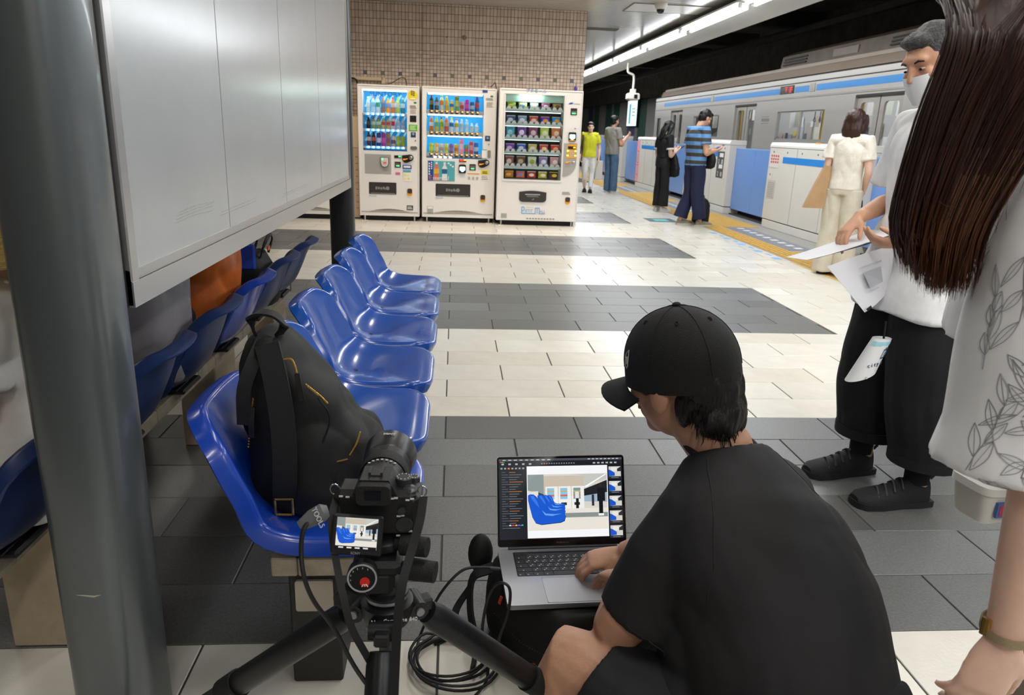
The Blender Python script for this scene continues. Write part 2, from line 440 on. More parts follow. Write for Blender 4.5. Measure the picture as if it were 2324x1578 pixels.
for x in (-0.137, 0.365): MB().lathe([(0.009, 0), (0.009, 0.004)], (x, YW - 0.005, 2.567), (0, -1, 0), 10).build('bolt_cap', MATS['joint_dark'], wall)
# ---- remaining shell (outside the frame, closes the station hall)
struct(bx('wall_left', (-8.2, -6, -0.3), (-7.9, 44, 3.2), M('left_wall', 'b9b3a8', 0.5, var=0.1)))
struct(bx('wall_near', (-8, -6.3, -0.3), (5.2, -6, 3.2), MATS['left_wall']))
# ---- tunnel
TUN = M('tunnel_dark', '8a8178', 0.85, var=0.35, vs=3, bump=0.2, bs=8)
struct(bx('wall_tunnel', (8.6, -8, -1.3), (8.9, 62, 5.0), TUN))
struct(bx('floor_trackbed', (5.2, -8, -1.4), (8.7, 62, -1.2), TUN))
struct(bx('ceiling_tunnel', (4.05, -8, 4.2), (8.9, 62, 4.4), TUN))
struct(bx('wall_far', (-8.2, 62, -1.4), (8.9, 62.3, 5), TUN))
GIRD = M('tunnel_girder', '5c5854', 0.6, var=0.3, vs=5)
for k in range(14):
    y = 6 + k * 4.0
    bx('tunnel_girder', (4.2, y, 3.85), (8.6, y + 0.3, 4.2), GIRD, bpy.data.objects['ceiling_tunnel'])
for i, (x, z, r_) in enumerate(((4.9, 3.55, 0.03), (5.05, 3.42, 0.025), (5.3, 3.62, 0.05), (6.1, 3.75, 0.02), (7.2, 3.6, 0.06))):
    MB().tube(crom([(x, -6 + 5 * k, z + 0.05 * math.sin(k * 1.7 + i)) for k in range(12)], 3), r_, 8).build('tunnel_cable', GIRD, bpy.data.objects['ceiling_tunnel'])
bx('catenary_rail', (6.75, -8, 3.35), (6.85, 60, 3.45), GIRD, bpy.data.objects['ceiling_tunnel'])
# coloured cladding panels on the far tunnel wall
PC = [M('clad_grey', 'b4b0ac', 0.4), M('clad_green', '3f6a58', 0.4), M('clad_grey2', '9e9a98', 0.4), M('clad_purple', '63638e', 0.4), M('clad_green2', '4c7a64', 0.4)]
y = 21.0; k = 0
clad = bpy.data.objects['wall_tunnel']
while y < 60:
    wd = (1.55, 1.5, 0.55, 1.6, 0.5)[k % 5]
    bx('cladding_panel', (8.52, y + 0.01, 0.0), (8.6, y + wd - 0.01, 2.9), PC[(0, 1, 2, 3, 2)[k % 5] if k % 3 else (0, 4, 2, 1, 2)[k % 5]], clad, 0.01)
    y += wd; k += 1
ad = thing('advert_lightbox', 'backlit white advertising panel on the wall across the tracks', 'sign', (8.455, 35.3, 1.74))
bx('casing', (-0.06, -0.06, -0.06), (0.04, 1.96, 1.22), M('ad_case', '2d3033', 0.4), ad, 0.01)
AD = M('ad_face', 'dff2f4', 0.3, emit='dcf3f6', es=1.4)
bx('lit_face', (-0.075, 0.0, 0.0), (-0.06, 1.9, 1.16), AD, ad)
adb = M('ad_print', '6fb6c9', 0.4, emit='6fb6c9', es=0.8)
bx('print_figure', (-0.078, 1.15, 0.1), (-0.0755, 1.5, 1.0), adb, ad)
for z in (0.45, 0.6, 0.75): bx('print_line', (-0.078, 0.3, z), (-0.0755, 0.9, z + 0.05), adb, ad)
# ================================================================== TRAIN
def settle(t, loc):
    loc = V(loc); t.location = loc
    for ch in t.children: ch.location = V(ch.location) - loc
STEEL = M('train_steel', 'b4b0aa', 0.36, metal=0.45, var=0.08, vs=2, stretch=(1, 0.05, 4))
STEEL2 = M('train_steel_dull', 'a6a19a', 0.42, metal=0.4, var=0.1, vs=2, stretch=(1, 0.05, 4))
TROOF = M('train_roof', '9c8b7c', 0.55, var=0.2, vs=2, stretch=(1, 0.1, 1))
TDARK = M('train_rubber', '26241f', 0.6)
TBLUE = M('train_stripe', '2f8ad2', 0.3)
GLASS = M('clear_glass', 'ffffff', 0.02, trans=1.0, ior=1.1, spec=0.3)
XT = 5.37
train = thing('train', 'silver subway train with a blue stripe standing behind the platform gates', 'train')
TY0, TY1 = 2.2, 20.45
wins = [(6.2, 7.9), (10.89, 12.54), (15.39, 17.06)]
doors = [(4.5, 5.6), (8.95, 10.08), (13.47, 14.53), (17.94, 18.93)]
cabw = (19.84, 20.2)
ops = sorted([(a, b, 'w') for a, b in wins] + [(a, b, 'd') for a, b in doors] + [cabw + ('w',)])
y = TY0
for (a, b, k) in ops + [(TY1, TY1, 'e')]:
    MB().box((XT, y, -0.9), (XT + 0.06, a, 1.93)).build('side_panel', STEEL, train, 0); y = b
    if k == 'w': bx('under_window_panel', (XT, a, -0.9), (XT + 0.06, b, 1.315), STEEL, train)
    if k == 'w': bx('window_header', (XT, a, 1.765), (XT + 0.06, b, 1.93), STEEL, train)
bx('letter_board', (XT, TY0, 1.93), (XT + 0.06, TY1, 2.262), STEEL, train)
MB().prism([(XT - 0.012, 1.958), (XT - 0.012, 1.972), (XT, 1.978), (XT, 1.952)], (0, TY1 - TY0, 0), V((0, TY0, 0)), V((1, 0, 0)), V((0, 0, 1))).build('drip_moulding', STEEL2, train)
MB().prism([(XT - 0.008, 2.178), (XT - 0.008, 2.186), (XT, 2.19), (XT, 2.174)], (0, TY1 - TY0, 0), V((0, TY0, 0)), V((1, 0, 0)), V((0, 0, 1))).build('upper_moulding', TDARK, train)
bx('gutter_gap', (XT + 0.005, TY0, 2.262), (XT + 0.06, TY1 - 0.15, 2.282), TDARK, train)
MB().prism([(XT - 0.015, 2.282), (XT + 0.03, 2.40), (XT + 0.055, 2.415), (XT + 0.2, 2.415), (XT + 0.2, 2.282)], (0, TY1 - 0.55 - TY0, 0), V((0, TY0, 0)), V((1, 0, 0)), V((0, 0, 1))).build('cant_rail', TROOF, train)
MB().prism([(XT + 0.02, 2.40), (XT + 0.03, 2.45), (XT + 0.35, 2.52), (XT + 1.3, 2.58), (XT + 2.4, 2.50), (XT + 2.6, 2.40)], (0, TY1 - 0.75 - TY0, 0), V((0, TY0, 0)), V((1, 0, 0)), V((0, 0, 1))).build('roof', M('train_roof_top', 'b7a99b', 0.5, var=0.2, vs=2, stretch=(1, 0.1, 1)), train)
# sloped cab end
MB().add([(XT, TY1, -0.9), (XT, TY1, 2.2), (XT + 0.03, TY1 - 0.55, 2.41), (XT + 2.55, TY1 - 0.55, 2.41), (XT + 2.6, TY1, 2.2), (XT + 2.6, TY1, -0.9), (XT + 1.3, TY1 + 0.45, 1.0), (XT + 1.3, TY1 + 0.4, -0.9), (XT + 1.3, TY1 - 0.4, 2.5)],
         [(0, 1, 6, 7), (1, 2, 8, 6), (6, 8, 3, 4), (7, 6, 4, 5), (2, 3, 8)]).build('cab_end', STEEL2, train, 20)
# stripe in sections
for a, b in ((TY0, 11.25), (11.5, 11.98), (12.56, 15.78), (16.02, 17.6), (17.61, 19.6)):
    bx('blue_stripe', (XT - 0.003, a, 2.04), (XT + 0.002, b, 2.13), TBLUE, train)
for a in (11.3, 15.82): bx('side_vent', (XT - 0.008, a, 2.03), (XT + 0.01, a + 0.16, 2.155), STEEL2, train, 0.004)
LED = M('led_red', 'b02020', 0.4, emit='ff2a20', es=1.1)
dsp = bx('destination_display', (XT - 0.01, 12.02, 2.035), (XT + 0.01, 12.53, 2.16), M('display_black', '3a3330', 0.25), train, 0.006)
for y0, y1, z0, z1 in ((12.06, 12.20, 2.125, 2.132), (12.10, 12.115, 2.075, 2.145), (12.06, 12.2, 2.09, 2.097), (12.13, 12.145, 2.06, 2.13), (12.08, 12.19, 2.055, 2.062), (12.24, 12.34, 2.13, 2.137), (12.28, 12.295, 2.06, 2.145), (12.25, 12.33, 2.10, 2.107)):
    bx('led_stroke', (XT - 0.0115, y0, z0), (XT - 0.0095, y1, z1), LED, dsp)
# windows
for i, (a, b) in enumerate(wins + [cabw]):
    w_ = MB().box((XT + 0.02, a, 1.315), (XT + 0.05, b, 1.34)).box((XT + 0.02, a, 1.745), (XT + 0.05, b, 1.765)).box((XT + 0.02, a, 1.32), (XT + 0.05, a + 0.02, 1.76)).box((XT + 0.02, b - 0.02, 1.32), (XT + 0.05, b, 1.76))
    if b - a > 1: w_.box((XT + 0.015, (a + b) / 2 - 0.025, 1.32), (XT + 0.05, (a + b) / 2 + 0.025, 1.76))
    w_ = w_.build('window_frame', TDARK if b - a < 1 else STEEL2, train)
    n = 2 if b - a > 1 else 1
    for k in range(n):
        bx('pane', (XT + 0.034, a + (b - a) / n * k, 1.33), (XT + 0.04, a + (b - a) / n * (k + 1), 1.75), GLASS, w_)
# doors: two leaves each, rounded windows
def rrect(x0, z0, x1, z1, r, n=5):
    out = []
    for cx, cz, a0 in ((x1 - r, z0 + r, -90), (x1 - r, z1 - r, 0), (x0 + r, z1 - r, 90), (x0 + r, z0 + r, 180)):
        for k in range(n + 1):
            a = R(a0 + 90 * k / n); out.append((cx + r * math.cos(a), cz + r * math.sin(a)))
    return out
def plate_with_hole(mb, y0, z0, y1, z1, hole, x, dx):
    """rectangular plate in the y-z plane with a rounded hole, thickness dx"""
    n = len(hole); outer = []
    cy = sum(p[0] for p in hole) / n; cz = sum(p[1] for p in hole) / n
    for (py, pz) in hole:
        dy, dz = py - cy, pz - cz; t = 1e9
        if dy > 1e-9: t = min(t, (y1 - cy) / dy)
        if dy < -1e-9: t = min(t, (y0 - cy) / dy)
        if dz > 1e-9: t = min(t, (z1 - cz) / dz)
        if dz < -1e-9: t = min(t, (z0 - cz) / dz)
        outer.append((cy + dy * t, cz + dz * t))
    # snap nearest outer points to the corners
    for c in ((y0, z0), (y1, z0), (y1, z1), (y0, z1)):
        j = min(range(n), key=lambda i: (outer[i][0] - c[0]) ** 2 + (outer[i][1] - c[1]) ** 2); outer[j] = c
    rings = [[V((x + dx, p[0], p[1])) for p in hole], [V((x, p[0], p[1])) for p in hole], [V((x, p[0], p[1])) for p in outer], [V((x + dx, p[0], p[1])) for p in outer]]
    mb.loft(rings, cap=False)
for (a, b) in doors:
    bx('door_recess', (XT + 0.001, a, 1.90), (XT + 0.06, b, 1.935), TDARK, train)
    for s in (0, 1):
        y0 = a + (b - a) / 2 * s + 0.004; y1 = y0 + (b - a) / 2 - 0.008
        lf = MB(); q = rrect(y0 + 0.12, 1.02, y1 - 0.10, 1.83, 0.06)
        plate_with_hole(lf, y0, -0.2, y1, 1.905, q, XT + 0.035, 0.03)
        lf = lf.build('door_leaf', STEEL2, train, 25)
        MB().prism(q, (0.004, 0, 0), V((XT + 0.05, 0, 0)), V((0, 1, 0)), V((0, 0, 1))).build('door_pane', GLASS, lf)
    bx('door_seam', (XT + 0.032, (a + b) / 2 - 0.006, -0.2), (XT + 0.05, (a + b) / 2 + 0.006, 1.9), TDARK, train)
# number plate strokes by door
for k in range(6): bx('number_stroke', (XT - 0.002, 12.86 + k * 0.055, 1.615), (XT + 0.001, 12.89 + k * 0.055, 1.665), M('stroke_grey', '6d6965', 0.4), train)
for k in range(2): bx('number_line', (XT - 0.002, 12.87, 1.69 - k * 0.11), (XT + 0.001, 13.18, 1.698 - k * 0.11), MATS['stroke_grey'], train)
# interior seen through the glass
TI = M('train_interior', 'b4b5b1', 0.4); 
bx('interior_wall', (XT + 2.45, TY0, -0.1), (XT + 2.55, TY1 - 0.6, 2.25), TI, train)
bx('interior_ceiling', (XT + 0.06, TY0, 2.2), (XT + 2.5, TY1 - 0.6, 2.25), TI, train)
bx('interior_floor', (XT + 0.06, TY0, 0.0), (XT + 2.5, TY1, 0.05), M('train_floor', '77797c', 0.5), train)
for x in (XT + 0.75, XT + 1.75): bx('interior_tube', (x, TY0 + 0.3, 2.17), (x + 0.08, TY1 - 1, 2.199), M('interior_glow', 'ffffff', 0.4, emit='f6faff', es=13), train)
YP = M('grab_pole', 'd0b060', 0.3, metal=0.3); SE = M('seat_blue', '2d4a8a', 0.7)
for a, b in wins:
    bx('bench_seat', (XT + 0.1, a - 0.2, 0.05), (XT + 0.55, b + 0.2, 0.48), SE, train, 0.03)
    bx('bench_back', (XT + 2.3, a - 0.2, 0.05), (XT + 2.44, b + 0.2, 1.0), SE, train, 0.03)
    for y in (a + 0.35, b - 0.4): MB().cyl((XT + 0.6, y, 0.05), (XT + 0.6, y, 2.2), 0.017, n=10).build('grab_pole', YP, train)
    for k in range(6): bx('hanging_poster', (XT + 1.25, a + 0.1 + k * 0.28, 1.72 + 0.02 * (k % 2)), (XT + 1.255, a + 0.28 + k * 0.28, 1.98), M('poster_%d' % (k % 4), ('e8e8e4', 'd4d8c8', 'd9dfe6', 'dcd6d0')[k % 4], 0.6), train)
    for k in range(4): bx('wall_poster', (XT + 2.43, a + 0.05 + k * 0.42, 1.25), (XT + 2.445, a + 0.36 + k * 0.42, 1.7), M('wposter_%d' % (k % 3), ('b4bcc2', 'd8d4c4', 'b0a8a0')[k % 3], 0.6), train)
for (a, b) in doors:
    for k in range(3): bx('hanging_poster', (XT + 0.9 + 0.1 * k, a + 0.1 + k * 0.33, 1.55), (XT + 0.905 + 0.1 * k, a + 0.36 + k * 0.33, 1.9), M('poster_%d' % ((k + 1) % 4)), train)
    for y in (a - 0.08, b + 0.08): MB().cyl((XT + 0.18, y, 0.05), (XT + 0.18, y, 2.2), 0.017, n=10).build('grab_pole', YP, train)
rnd = random.Random(3)
for k in range(70):                                     # small adverts and notices along the far interior wall
    yy = TY0 + 0.3 + k * 0.25; hh = rnd.uniform(0.1, 0.26); zz = rnd.choice((1.25, 1.42, 1.62))
    bx('interior_notice', (XT + 2.425, yy, zz), (XT + 2.432, yy + rnd.uniform(0.1, 0.2), zz + hh), M('notice_%d' % (k % 7), ('6e7478', 'e8e6e0', 'c9b25a', '8a9aa4', '54585c', 'b8a498', 'd8dcd8')[k % 7], 0.5), train)
for a, b in wins:
    for k in range(9): MB().tube(crom([(XT + 0.62, a + 0.05 + k * 0.19, 2.05), (XT + 0.62, a + 0.05 + k * 0.19, 1.72), (XT + 0.62, a + 0.09 + k * 0.19, 1.64), (XT + 0.62, a + 0.01 + k * 0.19, 1.64), (XT + 0.62, a + 0.05 + k * 0.19, 1.72)], 2), 0.009, 5).build('hanging_strap', M('strap_grey', '8f8f8a', 0.5), train)
# roof equipment with louvres
AC = M('ac_grey', '7d7064', 0.55, var=0.25, vs=4)
ac = MB().prism([(XT + 0.10, 2.43), (XT + 0.13, 2.65), (XT + 0.35, 2.74), (XT + 1.6, 2.74), (XT + 1.7, 2.5)], (0, 12.9 - 7.2, 0), V((0, 7.2, 0)), V((1, 0, 0)), V((0, 0, 1))).build('air_conditioner', AC, train)
for (a, b) in ((11.95, 12.78), (8.2, 9.6)):
    for k in range(3):
        MB().box((XT + 0.085 + 0.012 * k, a, 2.50 + 0.043 * k), (XT + 0.11 + 0.012 * k, b, 2.522 + 0.043 * k)).build('louvre', M('louvre_dark', '2b2622', 0.6), ac)
bx('service_hatch', (XT + 0.10, 10.4, 2.50), (XT + 0.125, 11.1, 2.60), M('hatch_grey', '8d8176', 0.5), ac)
settle(train, (XT + 1.3, 11.3, -0.9))

# ================================================================== PLATFORM GATES
GW = M('gate_white', 'd6d3cc', 0.35, var=0.03, vs=2); GW2 = M('gate_cover', 'e4e2dc', 0.3); GK = M('gate_groove', '3a3836', 0.6)
GB = M('gate_blue', '6d96d8', 0.3, var=0.03, vs=2); GS = M('gate_stripe', '2e86d6', 0.35); PINK = M('gate_pink', 'e9a2ae', 0.4)
units = [(4.35, 6.85), (8.60, 11.38), (13.12, 15.62), (17.42, 19.95), (21.75, 24.2), (26.0, 28.5)]
gl = ['white platform gate cabinet at the right edge behind the man in white', 'nearest fully visible white gate cabinet, beside the woman in cream', 'white gate cabinet behind the man in the striped shirt', 'white gate cabinet with a pink end panel behind the woman in black', 'white gate cabinet behind the man in grey with a pink edge', 'farthest white gate cabinet beyond the woman in yellow']
GX = 4.83
for i, (a, b) in enumerate(units):
    g = thing('gate_cabinet', gl[i], 'gate', (GX, a, 0), group='platform gate cabinets')
    L_ = b - a
    bx('body', (0.006, 0, 0.13), (0.30, L_, 1.20), GW, g, 0.004)
    bx('plinth', (0.012, 0.01, 0.0), (0.29, L_ - 0.01, 0.115), GW, g, 0.004)
    bx('groove', (0.02, 0.02, 0.113), (0.28, L_ - 0.02, 0.132), GK, g)
    bx('base_shadow_gap', (0.03, 0.05, -0.001), (0.27, L_ - 0.05, 0.004), GK, g)
    MB().prism([(0.0, 1.205), (0.0, 1.235), (0.025, 1.275), (0.29, 1.285), (0.305, 1.275), (0.305, 1.205)], (0, L_, 0), V((0, 0, 0)), V((1, 0, 0)), V((0, 0, 1))).build('top_cover', GW2, g, 20)
    bx('cover_gap', (0.008, 0.006, 1.197), (0.298, L_ - 0.006, 1.206), GK, g)
    for fy in (0.34, 0.66): bx('panel_seam', (0.003, L_ * fy - 0.002, 0.135), (0.008, L_ * fy + 0.002, 1.195), M('seam_grey', '9b988f', 0.5), g)
    bx('blue_band', (0.003, L_ * 0.12, 0.985), (0.0065, L_ * 0.82, 1.075), GS, g)
    for k in range(6): bx('latch', (0.001, L_ * (0.09 + k * 0.17), 1.125), (0.007, L_ * (0.09 + k * 0.17) + 0.02, 1.15), M('latch_grey', '6b6a66', 0.4), g)
    bx('orange_lamp', (0.05, L_ / 2 - 0.04, 1.277), (0.09, L_ / 2 + 0.04, 1.292), M('orange_lamp', 'e08a30', 0.4, emit='ff9a30', es=0.8), g, 0.004)
    if i in (3, 4):
        bx('pink_panel', (0.002, L_ - 0.30, 0.14), (0.0055, L_ - 0.01, 1.19), PINK, g)
        for z in (0.3, 0.55, 0.62, 0.9): bx('notice_line', (0.0005, L_ - 0.24, z), (0.0022, L_ - 0.08, z + 0.02), M('notice_red', 'b05a66', 0.5), g)
        bx('notice_card', (0.001, L_ - 0.22, 0.68), (0.0025, L_ - 0.08, 0.85), M('notice_grey', 'b0aaa6', 0.5), g)
    if i == 1:                                             # notices on the nearest cabinet
        card = bx('warning_notice', (0.002, L_ - 0.38, 0.91), (0.0055, L_ - 0.06, 1.11), M('notice_paper', 'ddd6d0', 0.5), g)
        for r_ in range(3):
            for c in range(4): bx('red_glyph', (0.0008, L_ - 0.36 + c * 0.075, 1.065 - r_ * 0.045), (0.0022, L_ - 0.31 + c * 0.075, 1.095 - r_ * 0.045), M('glyph_red', 'c8575a', 0.5), card)
        c2 = bx('small_notice', (0.002, L_ - 0.20, 0.74), (0.0055, L_ - 0.09, 0.86), MATS['notice_paper'], g)
        bx('notice_icon', (0.0008, L_ - 0.13, 0.79), (0.0022, L_ - 0.105, 0.82), GK, c2)
        c3 = bx('grey_notice', (0.002, L_ - 0.34, 0.45), (0.0055, L_ - 0.07, 0.72), M('notice_pale', 'c4c0ba', 0.5), g)
        for k in range(9): bx('text_line', (0.001, L_ - 0.32 + 0.01 * (k % 3), 0.47 + k * 0.026), (0.0022, L_ - 0.09, 0.478 + k * 0.026), M('text_grey', '8f8b86', 0.5), c3)
    if i in (2, 3):                                        # dark car-number signs
        sg = bx('car_number_sign', (-0.001, 0.22, 0.62), (0.0055, 0.56, 1.08), M('sign_charcoal', '4e4e4e', 0.4), g)
        W_ = M('sign_white', 'e6e6e6', 0.5)
        for z in (0.98, 0.78): bx('white_tag', (-0.003, 0.25, z), (-0.0005, 0.44, z + 0.07), W_, sg)
        for z in (0.86, 0.64): text('sign_digit', '2', 0.11, W_, sg, (-0.002, 0.46, z + 0.04), (R(90), 0, R(-90)))
        for z in (0.86, 0.64):
            bx('door_icon', (-0.003, 0.30, z), (-0.0005, 0.32, z + 0.08), W_, sg); bx('door_icon', (-0.003, 0.26, z), (-0.0005, 0.275, z + 0.08), W_, sg)
dl = ['blue sliding platform door at the right, beyond the cream-dressed woman', 'blue sliding platform door right of the man in the striped shirt', 'blue sliding platform door behind the woman in black', 'blue sliding platform door beside the man in grey', 'far blue sliding platform door near the woman in yellow']
for i, (a, b) in enumerate(DOORS[1:]):
    g = thing('gate_door', dl[i], 'gate', (GX + 0.13, a, 0), group='blue sliding gate doors')
    mid = (b - a) / 2
    for s in (0, 1):
        lf = bx('door_leaf', (0, 0.004 if s == 0 else mid + 0.004, 0.10), (0.05, mid - 0.004 if s == 0 else b - a - 0.004, 1.155), GB, g, 0.005)
        bx('top_rail', (-0.003, 0.0 if s == 0 else mid + 0.006, 1.135), (0.053, mid - 0.006 if s == 0 else b - a, 1.158), M('gate_blue_rail', '86a9e0', 0.3), lf, 0.003)
    bx('rubber_edge', (0.01, mid - 0.004, 0.1), (0.04, mid + 0.004, 1.15), GK, g)
    bx('bottom_track', (-0.01, 0.004, -0.001), (0.08, b - a - 0.004, 0.02), GK, g)
# ================================================================== VENDING MACHINES
VW = M('machine_white', 'ebe8e4', 0.32, var=0.02, vs=2); VW2 = M('machine_white_b', 'e4e0db', 0.35)
BLK = M('plastic_black', '1c1a19', 0.35); CHAR = M('flap_charcoal', '3b3836', 0.3); ORA = M('coin_orange', 'f0a020', 0.4)
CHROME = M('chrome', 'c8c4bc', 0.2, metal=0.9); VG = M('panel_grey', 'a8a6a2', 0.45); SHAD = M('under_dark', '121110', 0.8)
BACK = M('display_blue', '2a9ad6', 0.4, emit='1f9ee0', es=0.35)
BACK2 = M('display_streak', '9fdcf4', 0.4, emit='a0e0f8', es=0.5)
GLOW = M('display_tube', 'ffffff', 0.4, emit='e9fbff', es=9)
BTN_B = M('button_blue', '3a80ff', 0.3, emit='3f8dff', es=4); BTN_W = M('button_white', 'ffffff', 0.3, emit='dff0ff', es=5)
BTN_O = M('price_orange', 'ffb050', 0.3, emit='ff9a38', es=3); GRN = M('led_green', '40e070', 0.3, emit='40f080', es=3)
CYAN = M('reader_cyan', 'a0f8f0', 0.3, emit='b0fff4', es=3); REDL = M('led_red_b', 'ff3030', 0.3, emit='ff3030', es=2.5)
SHELF = M('shelf_white', 'd5d3cf', 0.35); PRG = M('price_strip', 'b8b8b6', 0.4)
PANE = M('machine_pane', 'ffffff', 0.03, trans=1.0, ior=1.08, spec=0.3)
FX = V((1, 0, 0)); FZ = V((0, 0, 1))
def flat(name, poly, y0, y1, mt, par): return MB().prism(poly, (0, y1 - y0, 0), V((0, y0, 0)), FX, FZ).build(name, mt, par, 25)
def rect(name, x0, z0, x1, z1, mt, par, y0=-0.004, y1=0.004, bev=0): return bx(name, (x0, y0, z0), (x1, y1, z1), mt, par, bev)
def cabinet(t, W_, H_, wx0, wz0, wx1, wz1, depth=0.66):
    body = MB().box((0, 0.05, 0.07), (W_, depth, H_), 0.006)
    # hollow display: shell made of slabs round the opening
    b = MB()
    b.box((0, 0.30, 0.07), (W_, depth, H_), 0.004)
    b.box((0, 0.0, 0.07), (wx0, 0.30, H_)); b.box((wx1, 0.0, 0.07), (W_, 0.30, H_))
    b.box((wx0, 0.0, 0.07), (wx1, 0.30, wz0)); b.box((wx0, 0.0, wz1), (wx1, 0.30, H_))
    b.build('cabinet', VW, t, 20)
    bx('door_edge', (0.0, -0.006, 0.10), (0.018, 0.0, H_ - 0.004), VW2, t, 0.003); bx('door_edge', (W_ - 0.018, -0.006, 0.10), (W_, 0.0, H_ - 0.004), VW2, t, 0.003)
    bx('door_edge', (0.018, -0.006, H_ - 0.022), (W_ - 0.018, 0.0, H_ - 0.004), VW2, t, 0.003)
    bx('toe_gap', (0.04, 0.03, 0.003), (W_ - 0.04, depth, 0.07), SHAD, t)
    for x in (0.03, W_ - 0.11): 
        f = bx('foot_plate', (x, -0.03, 0.0), (x + 0.08, 0.05, 0.008), CHROME, t, 0.002); MB().cyl((x + 0.04, 0.01, 0.008), (x + 0.04, 0.01, 0.075), 0.012, n=8).build('foot_bolt', CHROME, f)
def coinslot(par, x, z, s=1.0):
    pts = [(-0.07, 0.035)] + [(0.045 + 0.045 * math.cos(R(a)), 0.005 + 0.045 * math.sin(R(a))) for a in range(110, -80, -15)] + [(0.01, -0.062), (-0.03, -0.066), (-0.06, -0.045), (-0.072, -0.01)]
    c = flat('coin_slot', [(x + p[0] * s, z + p[1] * s) for p in pts][::-1], -0.014, 0.0, BLK, par)
    MB().lathe([(0.026, 0), (0.026, 0.01), (0.02, 0.014)], (x + 0.05, -0.014, z + 0.008), (0, -1, 0), 16).build('slot_ring', CHROME, c)
    MB().tube([(x - 0.055, -0.02, z - 0.022), (x - 0.03, -0.022, z - 0.02), (x + 0.01, -0.02, z - 0.008)], [0.014, 0.011, 0.006], 8).build('return_lever', ORA, c)
def changecup(par, x, z):
    c = MB().prism(rrect(x - 0.036, z - 0.05, x + 0.036, z + 0.05, 0.026), (0, -0.012, 0), V((0, 0.0, 0)), FX, FZ).build('change_cup', ORA, par, 25)
    MB().prism(rrect(x - 0.034, z - 0.018, x + 0.034, z + 0.049, 0.02), (0, -0.003, 0), V((0, -0.012, 0)), FX, FZ).build('cup_flap', CHAR, c, 25)
def grille(par, W_, z=0.165):
    pts = [(W_ * 0.17 + W_ * 0.66 * k / 20, z - 0.03 + 0.038 * math.sin(PI * k / 20)) for k in range(21)] + [(W_ * 0.83, z - 0.036), (W_ * 0.17, z - 0.036)]
    g = flat('intake_grille', pts[::-1], -0.004, 0.002, M('grille_grey', 'bdb5ac', 0.5), par)
    for k in range(26):
        x = W_ * 0.26 + W_ * 0.48 * k / 25; h = 0.030 * math.sin(PI * (x / W_ - 0.17) / 0.66)
        rect('grille_slot', x - 0.004, z - 0.022, x + 0.004, z - 0.026 + h, SHAD, g, -0.0055, -0.003)
    rect('base_seam', 0.02, z - 0.042, W_ - 0.02, z - 0.037, M('seam_dark', '6a635c', 0.6), par, -0.005, 0.001)
def lines(par, x0, z0, x1, z1, n, mt, y=-0.003):
    for k in range(n):
        z = z0 + (z1 - z0) * (k + 0.2) / n
        rect('print_line', x0, z, x1 - (x1 - x0) * 0.25 * ((k * 7) % 3) / 3, z + (z1 - z0) / n * 0.5, mt, par, y - 0.0015, y)
PRK = M('print_grey', '9c958d', 0.5); PRD = M('print_dark', '3a3a3c', 0.5)
# ---- drinks (one mesh family per shape, every drink its own object)
def bottle_mb(h, r):
    return [(r * 0.92, 0), (r, 0.01), (r, h * 0.30), (r * 0.94, h * 0.34), (r, h * 0.38), (r, h * 0.62), (r * 0.8, h * 0.75), (r * 0.42, h * 0.86), (r * 0.42, h * 0.90)], [(r * 0.5, h * 0.89), (r * 0.5, h * 0.985), (r * 0.42, h)]
def drink(x, y, z, h, kind, body, labc, capc, label, group):
    d = thing('bottle' if kind == 'b' else 'can' if kind == 'c' else 'carton', label, {'b': 'bottle', 'c': 'can', 't': 'carton'}[kind], (x, y, z), group=group)
    r = 0.0300
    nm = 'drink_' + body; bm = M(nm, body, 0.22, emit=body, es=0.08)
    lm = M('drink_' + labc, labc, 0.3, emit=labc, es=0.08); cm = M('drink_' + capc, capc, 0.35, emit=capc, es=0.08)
    if kind == 'b':
        p, c = bottle_mb(h, r)
        MB().lathe(p, n=14).build('bottle_body', bm, d); MB().lathe(c, n=12).build('bottle_cap', cm, d)
        MB().lathe([(r + 0.0006, h * 0.36), (r + 0.0006, h * 0.64)], n=14, cap=False).build('bottle_label', lm, d)
    elif kind == 'c':
        MB().lathe([(r * 0.8, 0), (r, 0.008), (r, h - 0.012), (r * 0.82, h - 0.002), (r * 0.8, h)], n=14).build('can_body', bm, d)
        MB().lathe([(r + 0.0005, h * 0.25), (r + 0.0005, h * 0.62)], n=14, cap=False).build('can_band', lm, d)
        MB().lathe([(r * 0.78, h), (r * 0.78, h + 0.002)], n=14).build('can_lid', CHROME, d)
    else:
        bx('carton_body', (-r, -r * 0.7, 0), (r, r * 0.7, h * 0.94), bm, d, 0.002)
        bx('carton_print', (-r * 0.8, -r * 0.7 - 0.001, h * 0.3), (r * 0.8, -r * 0.7 + 0.001, h * 0.7), lm, d)
        bx('carton_top', (-r * 0.9, -r * 0.5, h * 0.94), (r * 0.9, r * 0.5, h), cm, d, 0.001)
    return d
KN = {'b': 'bottle', 'c': 'can', 't': 'tall carton'}
def drinks(T, wname, row, rname, xs, y, z, hmax, spec):
    n = len(spec); x0 = xs[0]; dx = (xs[1] - xs[0]) / (n - 1)
    for i, (k, cn, body, lab, cap, hf) in enumerate(spec):
        pos = 'leftmost' if i == 0 else 'rightmost' if i == n - 1 else ORD[i] + ' from left'
        drink(T[0] + x0 + dx * i, T[1] + y, T[2] + z, hmax * hf, k, body, lab, cap, '%s %s, %s in %s row, %s' % (cn, KN[k], pos, rname, wname), 'drinks in the ' + wname)
